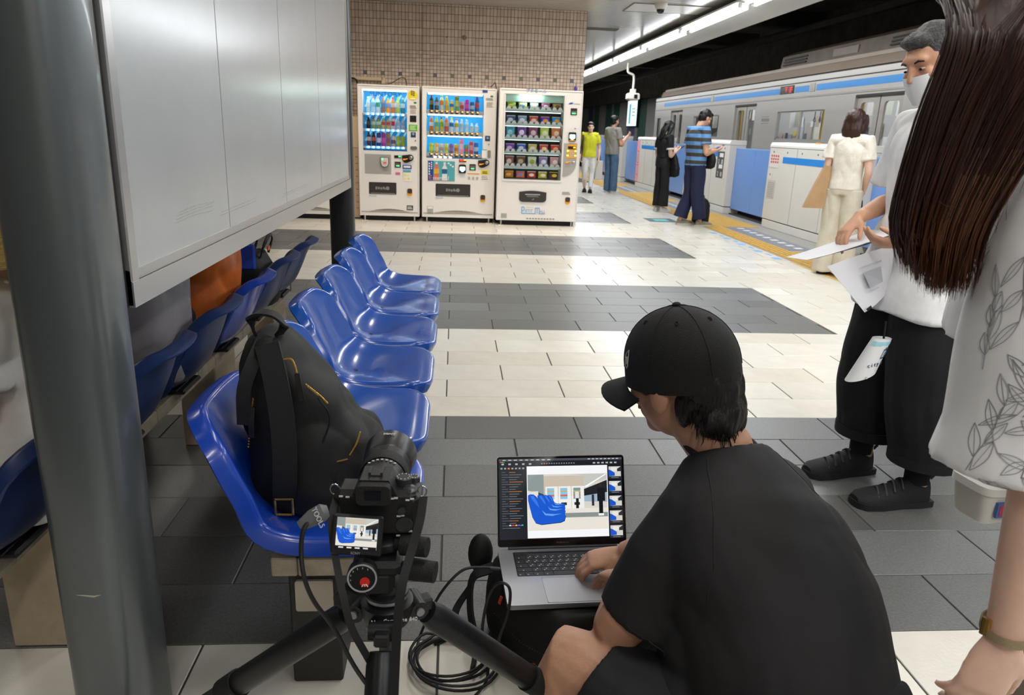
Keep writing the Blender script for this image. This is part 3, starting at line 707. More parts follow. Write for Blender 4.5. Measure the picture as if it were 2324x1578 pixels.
# ---- machine one
T1 = V((-1.345, 10.78, 0)); n1 = 'left drinks machine'
v1 = thing('vending_machine', 'narrow white drinks vending machine with a yellow disc, left of the three', 'vending machine', T1)
W_, H_ = 0.845, 1.85
cabinet(v1, W_, H_, 0.064, 0.975, 0.675, 1.785)
bx('display_back', (0.064, 0.285, 0.975), (0.675, 0.30, 1.785), BACK, v1)
for k in range(7):
    a = 0.06 + 0.1 * k
    for z in (1.56, 1.33, 1.10): flat('back_streak', [(a, z), (a + 0.03, z), (min(a + 0.13, 0.675), z + 0.17), (min(a + 0.09, 0.675), z + 0.17)], 0.28, 0.286, BACK2, v1)
bx('display_light', (0.07, 0.03, 1.770), (0.67, 0.09, 1.783), GLOW, v1, 0.005)
text('maker_lettering', 'SUNTORY', 0.085, M('print_cyan', '0f5aa8', 0.4), v1, (0.36, 0.26, 1.735), (R(90), 0, 0), sx=1.15)
bx('display_pane', (0.064, -0.001, 0.975), (0.675, 0.003, 1.785), PANE, v1)
for j, z in enumerate((1.445, 1.232, 1.0)):
    sh = bx('shelf', (0.064, 0.02, z), (0.675, 0.28, z + 0.035), SHELF, v1, 0.004)
    for i in range(8):
        x = 0.132 + 0.0685 * i
        b = MB().prism(rrect(x - 0.026, z + 0.004, x + 0.026, z + 0.032, 0.013, 3), (0, -0.008, 0), V((0, 0.02, 0)), FX, FZ).build('button', BTN_B, sh)
        MB().prism(rrect(x - 0.004, z + 0.007, x + 0.022, z + 0.029, 0.010, 3), (0, -0.002, 0), V((0, 0.012, 0)), FX, FZ).build('button_lamp', BTN_W, b)
drinks(T1, n1, 0, 'top', (0.132, 0.611), 0.12, 1.482, 0.215, [('b', 'clear water', 'b9dff0', 'd4ecf4', 'e8f4f8', .98), ('b', 'red-capped water', 'bfe2f2', '9fd0f0', 'd86a74', 1), ('b', 'green-banded water', 'cfe6ee', '4fb080', 'e6a0b0', 1), ('b', 'blue and brown tea', '9a7a60', '6a88c0', 'c87a80', .98), ('b', 'orange juice', 'e8a030', '88a0d0', '9ad0a0', .93), ('b', 'orange tea', 'd88030', 'e0d0c8', 'c06070', 1), ('b', 'green tea', 'b8cc60', 'd0e0c0', '98c860', 1), ('b', 'teal coffee', '3a8aa0', 'c8e0e8', 'c8c8a0', .98)])
drinks(T1, n1, 1, 'middle', (0.132, 0.611), 0.12, 1.269, 0.150, [('b', 'black coffee', '3a3234', '5a5250', '26262a', 1), ('b', 'green-label tea', '9ab868', 'd8e8d0', 'c04848', 1), ('b', 'second green-label tea', '9ab868', 'd8e8d0', 'c04848', 1), ('b', 'red-label lemonade', 'd8c878', 'd05850', 'a8c890', .96), ('b', 'paler red-label lemonade', 'd8c878', 'd86058', 'a8c890', .96), ('t', 'red', 'e8e0dc', 'd84050', 'd85068', 1), ('b', 'frosted water', 'cfe2f0', 'a8c8dc', 'c8dcea', .96), ('b', 'blue-tinted water', 'cfe2f0', '9cc4dc', 'c8dcea', .96)])
drinks(T1, n1, 2, 'bottom', (0.132, 0.611), 0.12, 1.037, 0.182, [('b', 'white-label coffee', '4a4448', 'd8c8b8', '3a3638', 1), ('b', 'red-label cola', '403034', 'd06050', '322c30', 1), ('c', 'blue energy drink', '3a4a98', 'd8dce8', '485aa8', .96), ('c', 'magenta soda', 'c040a0', 'e060b0', 'd0a060', .98), ('c', 'gold milk tea', 'b09868', 'a06878', 'c0a870', .98), ('c', 'white coffee', 'd8d4cc', '786888', '504870', .76), ('c', 'yellow-green tea', 'b4c848', 'c8d868', 'c87868', .76), ('c', 'yellow-green lemon', 'b4c848', 'a8bc40', 'c87868', .76)])
YD = M('sticker_yellow', 'eed62c', 0.4)
ys = MB().lathe([(0.066, 0), (0.066, 0.003)], (0.755, -0.001, 1.725), (0, -1, 0), 28).build('yellow_disc_sticker', YD, v1)
for k, (x, z0, z1) in enumerate(((0.77, 1.72, 1.785), (0.742, 1.73, 1.785))):
    for j in range(3): rect('disc_glyph', x - 0.012, z0 + j * 0.022, x + 0.012, z0 + j * 0.022 + 0.012, PRD, ys, -0.006, -0.0035)
rect('disc_foot', 0.72, 1.675, 0.79, 1.69, M('paper_white', 'f0eeea', 0.5), ys, -0.006, -0.0035)
MB().prism(rrect(0.768, 1.618, 0.808, 1.642, 0.011), (0, -0.003, 0), V((0, 0, 0)), FX, FZ).build('green_badge', M('badge_green', '2a7a5a', 0.4), v1)
lines(v1, 0.715, 1.55, 0.81, 1.60, 3, PRK); lines(v1, 0.72, 1.485, 0.81, 1.545, 5, M('print_pale', 'cfc6b8', 0.5))
rect('bill_slot', 0.715, 1.375, 0.805, 1.46, BLK, v1, -0.006, 0, 0.004)
gs = rect('green_sticker', 0.70, 1.255, 0.816, 1.34, M('sticker_green', '58b828', 0.4), v1); lines(gs, 0.715, 1.265, 0.80, 1.33, 4, M('print_lime', 'd8f0b8', 0.5), -0.004)
ns = rect('navy_sticker', 0.728, 1.17, 0.795, 1.238, M('sticker_navy', '1d3a5c', 0.4), v1); MB().lathe([(0.018, 0), (0.018, 0.002)], (0.762, -0.004, 1.215), (0, -1, 0), 14).build('navy_mark', M('navy_light', '8ba3bd', 0.4), ns)
MB().lathe([(0.010, 0), (0.010, 0.008)], (0.792, 0, 1.127), (0, -1, 0), 12).build('keyhole', CHROME, v1)
MB().prism(rrect(0.72, 1.002, 0.815, 1.05, 0.022), (0, -0.01, 0), V((0, 0, 0)), FX, FZ).build('lock_plate', CHROME, v1)
# lower half
gp = rect('grey_panel', 0.085, 0.66, 0.45, 0.925, VG, v1, -0.005, 0, 0.002)
rp = MB().prism([(0.305, 0.885), (0.305, 0.80), (0.32, 0.765), (0.345, 0.75), (0.38, 0.75), (0.405, 0.765), (0.42, 0.80), (0.42, 0.885)], (0, -0.02, 0), V((0, -0.005, 0)), FX, FZ).build('card_reader', BLK, gp)
MB().prism([(0.312, 0.88), (0.312, 0.80), (0.326, 0.77), (0.348, 0.757), (0.377, 0.757), (0.4, 0.77), (0.413, 0.80), (0.413, 0.88)], (0, -0.003, 0), V((0, -0.025, 0)), FX, FZ).build('reader_face', M('reader_grey', 'd8d4d0', 0.35), rp)
MB().lathe([(0.036, 0), (0.036, 0.002)], (0.365, -0.028, 0.812), (0, -1, 0), 18).build('touch_disc', M('touch_pink', 'e8c4bc', 0.4), rp)
rect('reader_glyph', 0.345, 0.802, 0.385, 0.822, M('touch_red', 'd86a64', 0.4), rp, -0.032, -0.0295); rect('reader_lamp', 0.316, 0.85, 0.338, 0.87, GRN, rp, -0.031, -0.0275)
rect('price_display', 0.495, 0.88, 0.59, 0.917, BLK, v1, -0.006, 0); rect('price_digits', 0.555, 0.895, 0.585, 0.91, GRN, v1, -0.008, -0.0055)
coinslot(v1, 0.675, 0.885)
bb = rect('bill_acceptor', 0.50, 0.75, 0.585, 0.83, BLK, v1, -0.008, 0, 0.003); rect('bill_mouth', 0.51, 0.762, 0.575, 0.812, M('bill_mouth', '6a625a', 0.5), bb, -0.010, -0.0075); rect('bill_led', 0.525, 0.768, 0.565, 0.78, GRN, bb, -0.0115, -0.0095)
pk = rect('pink_sticker', 0.51, 0.65, 0.575, 0.74, M('sticker_paper', 'ece0de', 0.5), v1); rect('pink_band', 0.51, 0.65, 0.575, 0.685, M('sticker_pink', 'd86a96', 0.4), pk, -0.0055, -0.0035)
bs_ = rect('blue_sticker', 0.61, 0.735, 0.735, 0.79, M('sticker_blue', '2a5ca8', 0.4), v1); rect('sticker_field', 0.625, 0.752, 0.72, 0.777, M('paper_white', 'f0eeea', 0.5), bs_, -0.0055, -0.0035)
cs = rect('chart_sticker', 0.615, 0.565, 0.725, 0.72, MATS['paper_white'], v1); rect('chart_head', 0.615, 0.69, 0.725, 0.72, M('sticker_teal2', '5aa0b8', 0.4), cs, -0.0055, -0.0035)
for a in (0.635, 0.685):
    for z in (0.65, 0.60): rect('chart_cell', a - 0.012, z - 0.012, a + 0.028, z + 0.018, M('sticker_cream', 'ece49a', 0.5), cs, -0.0055, -0.0035)
def flap(par, x0, z0, x1, z1):
    f = rect('delivery_flap', x0, z0, x1, z1, BLK, par, -0.006, 0, 0.003)
    rect('flap_panel', x0 + 0.012, z0 + 0.02, x1 - 0.012, z1 - 0.012, CHAR, f, -0.009, -0.005, 0.002)
    w = M('flap_print', '8d8a86', 0.5); cx = (x0 + x1) / 2; cz = (z0 + z1) / 2
    for k in range(4): rect('flap_glyph', cx - 0.10 + k * 0.034, cz - 0.018 + 0.004 * (k % 2), cx - 0.075 + k * 0.034, cz + 0.022 - 0.005 * (k % 3), w, f, -0.0105, -0.0085)
    MB().lathe([(0.026, 0), (0.026, 0.0015)], (cx + 0.07, -0.009, cz + 0.002), (0, -1, 0), 16).build('flap_mark', w, f)
    flat('flap_arrow', [(cx + 0.02, cz - 0.016), (cx + 0.045, cz - 0.016), (cx + 0.05, cz + 0.02)], -0.0105, -0.0085, w, f)
    rect('flap_slit', x0 + 0.02, z0 + 0.01, x1 - 0.02, z0 + 0.016, VG, f, -0.0085, -0.005)
flap(v1, 0.135, 0.375, 0.52, 0.54)
rect('tiny_tag', 0.135, 0.342, 0.24, 0.362, M('tag_pale', 'c9cdd8', 0.5), v1); changecup(v1, 0.71, 0.415)
bt = rect('black_label', 0.665, 0.16, 0.755, 0.225, BLK, v1); lines(bt, 0.675, 0.17, 0.745, 0.215, 2, MATS['paper_white'], -0.004)
grille(v1, W_)
# ---- machine two
T2 = V((-0.463, 10.79, 0)); n2 = 'middle drinks machine'
v2 = thing('vending_machine', 'white drinks vending machine with a teal bottle poster, middle of the three', 'vending machine', T2)
W_, H_ = 1.035, 1.855
cabinet(v2, W_, H_, 0.059, 0.90, 0.86, 1.775)
bx('display_back', (0.059, 0.285, 0.90), (0.86, 0.30, 1.775), BACK, v2)
bx('display_pane', (0.059, -0.001, 0.90), (0.86, 0.003, 1.775), PANE, v2)
for j, (z, zt) in enumerate(((1.495, 1.77), (1.21, 1.49), (0.915, 1.205))):
    sh = bx('shelf', (0.059, 0.02, z), (0.86, 0.28, z + 0.05), SHELF, v2, 0.006)
    bx('shelf_light', (0.08, 0.10, zt - 0.012), (0.84, 0.13, zt - 0.002), GLOW, sh)
    for i in range(10):
        x = 0.127 + 0.071 * i
        pb = rect('price_tag', x - 0.028, z + 0.028, x + 0.028, z + 0.046, M('tag_slate', '4a5a70', 0.4), sh, 0.012, 0.02)
        rect('price_lamp', x - 0.004, z + 0.031, x + 0.022, z + 0.043, BTN_O, pb, 0.010, 0.0125)
        MB().prism(rrect(x - 0.022, z + 0.004, x + 0.022, z + 0.022, 0.008, 3), (0, -0.006, 0), V((0, 0.02, 0)), FX, FZ).build('button', M('button_dark', '3a443c', 0.4), sh)
    if j == 2:
        for i in range(1, 5): MB().prism(rrect(0.095 + 0.071 * i, z - 0.012, 0.135 + 0.071 * i, z + 0.008, 0.009, 3), (0, -0.004, 0), V((0, 0.0, 0)), FX, FZ).build('lit_button', BTN_W, sh)
drinks(T2, n2, 0, 'top', (0.127, 0.766), 0.12, 1.546, 0.205, [('b', 'dark tea', '3e3836', '8a7a50', '50484a', .98), ('b', 'grey coffee', '54585c', 'b0b4b8', '606468', .86), ('b', 'orange-label tea', 'd8dcc8', 'e09030', '70b860', 1), ('b', 'yellow juice', 'd8b830', 'e8c860', 'e8d850', .92), ('b', 'blue-label sports drink', 'e0c040', '3a80c0', 'e0e4e8', .7), ('t', 'green vegetable', '6a9a50', 'd8d060', 'c85858', .98), ('c', 'red and white coffee', 'd8a090', 'c85040', 'd87858', .62), ('c', 'magenta soda', 'b83aa0', 'd858b0', 'd0a868', .76), ('c', 'yellow-topped coffee', '4a70a0', 'b8c0c8', 'd0c840', .62), ('c', 'tall blue energy', '2a6ab0', 'c84848', '3a80c8', .95)])
drinks(T2, n2, 1, 'middle', (0.127, 0.766), 0.12, 1.261, 0.205, [('b', 'orange barley tea', 'c87828', 'd8dce8', 'd89048', .95), ('b', 'green tea', 'c8c868', '78b890', '70b8a8', .95), ('b', 'jasmine tea', 'c8b848', '88b048', '6a5a30', .95), ('b', 'peach juice', 'd06848', 'e0b070', 'd8e8d8', 1), ('b', 'blue-banded white drink', 'd8e4ec', '3a70b0', 'c8d840', .95), ('b', 'yellow-label yoghurt drink', 'e0e4e8', 'd8c030', 'c85080', .9), ('b', 'large clear water', 'c0e0f0', 'a8d4ec', 'd8ecf4', .85), ('b', 'second large clear water', 'c0e0f0', 'a8d4ec', 'd8ecf4', .85), ('b', 'small clear water', 'c8e0ec', 'b8dce8', 'e4eef4', .62), ('b', 'last small clear water', 'c8e0ec', 'b8dce8', 'e4eef4', .62)])
drinks(T2, n2, 2, 'bottom', (0.127, 0.766), 0.12, 0.966, 0.20, [('c', 'lime-green tea', 'b0cc40', 'c0d850', 'd08888', .66), ('c', 'orange fruit drink', 'e8b040', 'e8d8a0', 'e8c860', .66), ('c', 'white coffee', 'd8d0c0', 'b8a888', '485878', .66), ('c', 'cream lemon drink', 'e0d878', 'd8c848', 'a8687a', .66), ('c', 'purple grape drink', '8a6a98', 'a87aa0', 'b890b8', .66), ('c', 'yellow and orange juice', 'e0b838', 'd87830', 'e8c838', .64), ('t', 'pink strawberry milk', 'e898b0', 'e8d0d8', 'c85878', .98), ('c', 'green and red', '68a050', 'd05050', 'e0e0d8', .62), ('t', 'red tomato', 'c84848', 'e0a0a0', 'd05858', .86), ('c', 'blue sports', '3a68b0', 'c8d0e0', 'd0d050', .78)])
rect('price_sticker', 0.835, 1.80, 0.905, 1.845, M('sticker_navy2', '2a5088', 0.4), v2)
MB().prism(rrect(0.945, 1.742, 0.985, 1.766, 0.011), (0, -0.003, 0), V((0, 0, 0)), FX, FZ).build('green_badge', MATS['badge_green'], v2)
lines(v2, 0.885, 1.70, 0.985, 1.735, 2, PRK); lines(v2, 0.895, 1.61, 0.985, 1.685, 5, MATS['print_pale'])
ns = rect('navy_sticker', 0.885, 1.155, 0.955, 1.225, MATS['sticker_navy'], v2); MB().lathe([(0.018, 0), (0.018, 0.002)], (0.92, -0.004, 1.195), (0, -1, 0), 14).build('navy_mark', MATS['navy_light'], ns)
MB().lathe([(0.010, 0), (0.010, 0.008)], (0.938, 0, 1.11), (0, -1, 0), 12).build('keyhole', CHROME, v2)
gb = rect('green_edged_label', 0.845, 0.905, 0.915, 1.04, MATS['paper_white'], v2)
for z in (0.91, 1.03): rect('green_edge', 0.845, z, 0.915, z + 0.008, M('edge_green', '2a9a60', 0.4), gb, -0.0055, -0.0035)
MB().prism(rrect(0.925, 0.92, 0.97, 1.03, 0.02), (0, -0.01, 0), V((0, 0, 0)), FX, FZ).build('lock_plate', CHROME, v2)
ps = rect('bottle_poster', 0.085, 0.585, 0.465, 0.86, M('poster_teal', '55aab4', 0.35), v2, -0.005, 0, 0.002)
rect('poster_navy', 0.085, 0.585, 0.16, 0.86, M('poster_navy', '1f4c98', 0.35), ps, -0.0065, -0.0045)
for x, col, lb, cp in ((0.205, 'd8765a', 'e0b040', 'e8e4e0'), (0.32, 'dfe4e2', '2c5c8c', 'e8ece8')):
    pm = [(-0.036, 0), (0.036, 0), (0.036, 0.17), (0.014, 0.215), (0.014, 0.24), (-0.014, 0.24), (-0.014, 0.215), (-0.036, 0.17)]
    flat('printed_bottle', [(x + p[0], 0.59 + p[1]) for p in pm], -0.008, -0.006, M('pb_' + col, col, 0.4), ps)
    rect('printed_label', x - 0.036, 0.685, x + 0.036, 0.75, M('pl_' + lb, lb, 0.4), ps, -0.0095, -0.0075); rect('printed_cap', x - 0.015, 0.815, x + 0.015, 0.845, M('pc_' + cp, cp, 0.4), ps, -0.0095, -0.0075)
text('poster_lettering', 'E', 0.085, M('let_coral', 'e07a6a', 0.4), ps, (0.12, -0.010, 0.625), (R(90), 0, 0))
text('poster_lettering', 'ssential', 0.075, MATS['paper_white'], ps, (0.268, -0.010, 0.622), (R(90), 0, 0), sx=1.05)
for k in range(5): rect('poster_glyph', 0.095, 0.665 + k * 0.036, 0.113, 0.688 + k * 0.036, MATS['paper_white'], ps, -0.008, -0.006)
for k in range(4): rect('poster_glyph', 0.128, 0.745 + k * 0.027, 0.144, 0.762 + k * 0.027, MATS['paper_white'], ps, -0.008, -0.006)
for k in range(3): MB().ell((0.375 + k * 0.03, -0.007, 0.83 - k * 0.022), (0.016, 0.002, 0.012), 8, 5).build('poster_bubble', MATS['paper_white'], ps)
rect('price_display', 0.525, 0.855, 0.625, 0.893, BLK, v2, -0.006, 0); rect('price_digits', 0.535, 0.868, 0.585, 0.887, REDL, v2, -0.008, -0.0055); rect('price_lamp', 0.592, 0.875, 0.622, 0.892, BTN_O, v2, -0.008, -0.0055)
rp = MB().prism(rrect(0.522, 0.70, 0.622, 0.82, 0.016), (0, -0.022, 0), V((0, 0, 0)), FX, FZ).build('card_reader', BLK, v2)
MB().prism(rrect(0.534, 0.738, 0.610, 0.79, 0.012), (0, -0.002, 0), V((0, -0.022, 0)), FX, FZ).build('reader_screen', CYAN, rp); rect('reader_mark', 0.556, 0.722, 0.588, 0.738, CYAN, rp, -0.024, -0.0215); rect('reader_strip', 0.54, 0.822, 0.605, 0.828, ORA, v2)
bb = rect('bill_acceptor', 0.672, 0.745, 0.762, 0.83, BLK, v2, -0.008, 0, 0.003); rect('bill_mouth', 0.682, 0.757, 0.752, 0.812, MATS['bill_mouth'], bb, -0.010, -0.0075); rect('bill_led', 0.695, 0.762, 0.738, 0.774, GRN, bb, -0.0115, -0.0095)
coinslot(v2, 0.865, 0.85)
rect('orange_strip', 0.65, 0.69, 0.815, 0.706, M('strip_orange', 'e8a040', 0.4), v2)
for x in (0.67, 0.728, 0.785): rect('grey_icon', x - 0.016, 0.615, x + 0.016, 0.655, M('icon_grey', 'b5afa8', 0.5), v2)
ysn = rect('yellow_notice', 0.835, 0.605, 0.95, 0.755, MATS['paper_white'], v2); rect('yellow_field', 0.835, 0.69, 0.95, 0.755, M('sticker_yel2', 'ead82c', 0.4), ysn, -0.0055, -0.0035); lines(ysn, 0.845, 0.615, 0.94, 0.68, 3, PRK, -0.004); lines(ysn, 0.855, 0.70, 0.93, 0.74, 2, PRD, -0.0055)
flap(v2, 0.195, 0.37, 0.69, 0.545)
rect('tiny_tag', 0.195, 0.338, 0.30, 0.358, MATS['tag_pale'], v2); changecup(v2, 0.872, 0.355)
gl_ = rect('grey_label', 0.075, 0.115, 0.16, 0.225, VG, v2); rect('label_field', 0.08, 0.187, 0.155, 0.22, MATS['paper_white'], gl_, -0.0055, -0.0035)
grille(v2, W_)
# ---- machine three: snacks
T3 = V((0.602, 10.645, 0)); n3 = 'snack machine'
v3 = thing('vending_machine', 'wide white snack vending machine with a tall glass front, right of the three', 'vending machine', T3)
W_, H_ = 1.16, 1.865
cabinet(v3, W_, H_, 0.087, 0.645, 0.90, 1.79, 0.8)
DKI = M('snack_dark', '20302e', 0.5)
bx('display_back', (0.087, 0.285, 0.645), (0.90, 0.30, 1.79), DKI, v3)
bx('display_tube', (0.30, 0.04, 1.725), (0.58, 0.10, 1.775), M('snack_tube', 'ffffff', 0.4, emit='e4fff6', es=14), v3, 0.01)
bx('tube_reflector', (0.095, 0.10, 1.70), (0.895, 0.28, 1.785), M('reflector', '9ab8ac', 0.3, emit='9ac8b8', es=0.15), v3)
bx('display_pane', (0.087, -0.001, 0.645), (0.90, 0.003, 1.79), PANE, v3)
fr = MB()
plate_with_hole(fr, 0.06, 0.618, 0.927, 1.817, rrect(0.087, 0.645, 0.90, 1.79, 0.03), 0, 0.0)
fr = MB()
for p0, p1 in (((0.062, 0.62), (0.925, 0.645)), ((0.062, 1.79), (0.925, 1.815)), ((0.062, 0.645), (0.087, 1.79)), ((0.90, 0.645), (0.925, 1.79))): fr.box((p0[0], -0.008, p0[1]), (p1[0], 0.0, p1[1]), 0.006)
fr.build('window_frame', VW2, v3)
rowz = [1.585, 1.393, 1.205, 1.013, 0.815, 0.655]
SNK = [['6f9a3a', 'b0b468', '8aa0a0', 'a0507a', '9a8450'], ['5a6a88', '8aa8d0', 'd05848', '5a48b8', '3aa0e0'], ['4aa8c8', '8a58b8', '9a587a', 'd0e870', 'e88a50'], ['7848a8', '3a68c8', 'd8c468', 'd05068', 'd84840'], ['8a5a50', '7a5a40', 'e0e4d8', '9a88c0', 'e0a8b0'], ['b07838', 'c86a48', 'c04038', 'c8c038', '6a3a2a']]
SN2 = [['c8c050', '6a88a8', 'd8b0a0', 'c8c8d0', '6a4a3a'], ['d0e0f0', 'e8f0f8', 'f0d8d0', 'e89840', 'e8b848'], ['a0d8e0', 'f0e8f8', 'e0d0d8', 'f8fce0', 'f4e0c8'], ['d0b0e0', 'e8e8f0', 'f0f0f0', 'f8e8a0', 'f0c8a0'], ['d0c8c0', 'c8b8a0', '98b848', 'f0f0f8', 'f8f0e8'], ['e0a848', '7a88c8', 'e8e0d8', 'f0f0e8', 'd0c850']]
SNN = [['green snack bag', 'olive snack bag', 'grey-green snack bag', 'mauve snack bag', 'brown nut bag'], ['slate candy bag', 'pale blue candy bag', 'red and white candy bag', 'violet biscuit pack', 'bright blue biscuit pack'], ['cyan sweets bag', 'lilac sweets bag', 'plum sweets bag', 'pale lime sweets bag', 'orange cracker bag'], ['purple gummy bag', 'royal blue cookie bag', 'yellow gummy bag', 'red and cream biscuit box', 'scarlet biscuit box'], ['reddish mixed-nut bag', 'brown mixed-nut bag', 'white and green chip bag', 'lavender chip bag', 'pink rice-cracker bag'], ['golden snack packet', 'orange snack packet', 'dark red snack packet', 'yellow bread packet', 'dark brown bread packet']]
COIL = M('coil_front', 'dfe8e6', 0.35)
for j, z in enumerate(rowz):
    if j < 5: 
        sh = bx('shelf', (0.09, 0.03, z - 0.018), (0.897, 0.284, z), M('snack_shelf', '7f9a94', 0.3), v3, 0.003)
        bx('shelf_lip', (0.09, 0.02, z - 0.012), (0.897, 0.03, z + 0.016), M('shelf_lip', 'bcd0cc', 0.25), sh, 0.002)
        bx('shelf_light', (0.1, 0.14, z - 0.024), (0.88, 0.16, z - 0.018), M('snack_glow', 'ffffff', 0.4, emit='e8fff8', es=3), sh)
    for i in range(5):
        x = 0.175 + 0.16 * i; h = [0.105, 0.10, 0.125, 0.115, 0.13, 0.075][j] * (1 + 0.12 * ((i * 3 + j) % 3 - 1)); hw = 0.062
        b = thing('snack_bag', '%s, %s in the %s shelf of the snack machine' % (SNN[j][i], ('leftmost', 'second from left', 'middle', 'second from right', 'rightmost')[i], ('top', 'second', 'third', 'fourth', 'fifth', 'bottom')[j]), 'snack', T3 + V((x, 0.115, z)), group='snacks in the snack machine')
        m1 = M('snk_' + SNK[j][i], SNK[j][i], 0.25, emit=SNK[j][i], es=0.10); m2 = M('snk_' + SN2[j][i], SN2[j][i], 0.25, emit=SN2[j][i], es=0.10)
        rings = []
        for t in range(7):
            f_ = t / 6; th = 0.004 + 0.026 * math.sin(PI * f_) ** 0.8; ww = hw * (1 - 0.06 * math.sin(PI * f_))
            rings.append([V((ww * math.copysign(abs(math.cos(a)) ** 0.7, math.cos(a)), th * math.sin(a), h * f_ + 0.012)) for a in [2 * PI * q / 12 for q in range(12)]])
        MB().loft(rings).build('bag_body', m1, b)
        MB().ell((0.004 * (i - 2), -0.024, h * 0.5 + 0.012), (hw * 0.62, 0.006, h * 0.26), 12, 6).build('bag_print', m2, b)
        bx('bag_seam', (-hw * 0.96, -0.003, h + 0.008), (hw * 0.96, 0.003, h + 0.02), m2, b)
    if j < 5:
        for i in range(10):
            x = 0.135 + 0.08 * i
            MB().prism([(x - 0.03, z + 0.016), (x + 0.03, z + 0.016), (x + 0.028, z + 0.03), (x + 0.014, z + 0.052), (x - 0.014, z + 0.052), (x - 0.028, z + 0.03)], (0, 0.006, 0), V((0, 0.034, 0)), FX, FZ).build('coil_front', COIL, sh)
        for i in range(6): bx('divider', (0.092 + 0.16 * i, 0.035, z), (0.096 + 0.16 * i, 0.28, z + 0.06), M('divider_grey', '6a7a78', 0.3), sh)
text('machine_lettering', 'プチモール', 0.062, M('print_blue', '3a86c0', 0.4), v3, (0.50, -0.008, 1.838), (R(90), 0, 0), sx=0.95, shear=0.15)
ar = flat('route_arrow', [(0.955, 1.685), (0.985, 1.71), (1.03, 1.71), (1.01, 1.688)][::-1], -0.003, 0, M('arrow_blue', '2a4aa8', 0.4), v3); lines(v3, 1.03, 1.688, 1.12, 1.70, 1, PRK)
bb = rect('bill_acceptor', 0.995, 1.545, 1.085, 1.635, BLK, v3, -0.008, 0, 0.003); rect('bill_mouth', 1.005, 1.558, 1.075, 1.60, MATS['bill_mouth'], bb, -0.010, -0.0075); rect('bill_led', 1.015, 1.56, 1.065, 1.573, GRN, bb, -0.0115, -0.0095)
rect('keyhole', 1.06, 1.36, 1.085, 1.37, CHROME, v3)
rp = MB().prism(rrect(0.985, 1.19, 1.09, 1.315, 0.016), (0, -0.022, 0), V((0, 0, 0)), FX, FZ).build('card_reader', BLK, v3)
MB().prism(rrect(0.998, 1.228, 1.075, 1.285, 0.012), (0, -0.002, 0), V((0, -0.022, 0)), FX, FZ).build('reader_screen', CYAN, rp); rect('reader_mark', 1.02, 1.214, 1.052, 1.228, CYAN, rp, -0.024, -0.0215); rect('reader_strip', 0.995, 1.197, 1.08, 1.209, ORA, rp, -0.024, -0.0215)
cpn = flat('control_panel', [(0.925, 1.165), (0.925, 0.70)] + [(0.925 + 0.19 * math.sin(R(a)), 0.90 - 0.20 * math.cos(R(a))) for a in range(10, 100, 10)] + [(1.115, 1.165)], -0.006, 0, VG, v3)
rect('keypad', 0.975, 0.955, 1.105, 1.155, M('keypad_orange', 'e8a030', 0.4), cpn, -0.009, -0.0055, 0.002); rect('keypad_display', 0.985, 1.085, 1.095, 1.125, BLK, cpn, -0.0105, -0.0085); rect('keypad_digits', 1.06, 1.10, 1.09, 1.117, M('digit_amber', 'ffb020', 0.3, emit='ffa020', es=3), cpn, -0.012, -0.010)
for (x, z) in ((0.985, 1.062), (1.095, 1.062), (0.985, 0.998), (1.095, 0.998)): rect('key_lamp', x - 0.012, z - 0.009, x + 0.012, z + 0.009, M('key_lime', 'b0f060', 0.3, emit='b8ff60', es=2), cpn, -0.011, -0.0085)
for r_ in range(4):
    for c in range(3): rect('key', 1.012 + c * 0.024, 0.972 + r_ * 0.024, 1.03 + c * 0.024, 0.99 + r_ * 0.024, M('key_grey', 'c8bca8', 0.4), cpn, -0.012, -0.0085)
MB().tube([(0.965, -0.014, 0.895), (0.99, -0.016, 0.90), (1.03, -0.014, 0.918)], [0.014, 0.010, 0.005], 8).build('return_lever', ORA, cpn)
MB().lathe([(0.020, 0), (0.020, 0.01), (0.014, 0.013)], (1.075, -0.006, 0.905), (0, -1, 0), 14).build('slot_ring', CHROME, cpn)
pf = [(0.32, 0.475)] + [(0.32 + 0.39 * k / 10, 0.475 + 0.02 * math.sin(PI * k / 10)) for k in range(11)][1:] + [(0.71, 0.37), (0.69, 0.345), (0.66, 0.335), (0.37, 0.335), (0.34, 0.345), (0.32, 0.37)]
df = flat('delivery_flap', pf[::-1], -0.012, 0, CHAR, v3)
rect('flap_bar', 0.405, 0.435, 0.62, 0.45, VG, df, -0.0135, -0.0115); lines(df, 0.43, 0.405, 0.60, 0.43, 2, M('flap_print', '8d8a86', 0.5), -0.0115); flat('flap_arrow', [(0.50, 0.365), (0.525, 0.365), (0.54, 0.395)], -0.0135, -0.0115, MATS['flap_print'], df)
changecup(v3, 1.02, 0.37); lines(v3, 0.935, 0.45, 1.06, 0.495, 3, PRK)
# PETIT MALL lettering with its underline
PB = M('logo_blue', '2a9ad8', 0.4); PS = M('logo_soft', '7fb0d0', 0.4)
lgm = MB()
for a in ((0.36, 0.168, 0.563, 0.176), (0.555, 0.168, 0.563, 0.25), (0.555, 0.247, 0.622, 0.256), (0.614, 0.168, 0.622, 0.25), (0.614, 0.168, 0.70, 0.176)): lgm.box((a[0], -0.003, a[1]), (a[2], 0.001, a[3]))
lg = lgm.build('logo_underline', PB, v3)
lg2 = MB().box((0.36, -0.003, 0.17), (0.369, 0.001, 0.265)); lg2.tube(crom([(0.366, -0.001, 0.262), (0.392, -0.001, 0.262), (0.402, -0.001, 0.238), (0.392, -0.001, 0.214), (0.366, -0.001, 0.214)], 4), 0.0045, 6); lg2.build('logo_letter', PB, lg)
MB().box((0.584, -0.003, 0.176), (0.592, 0.001, 0.25)).build('logo_letter', PB, lg)
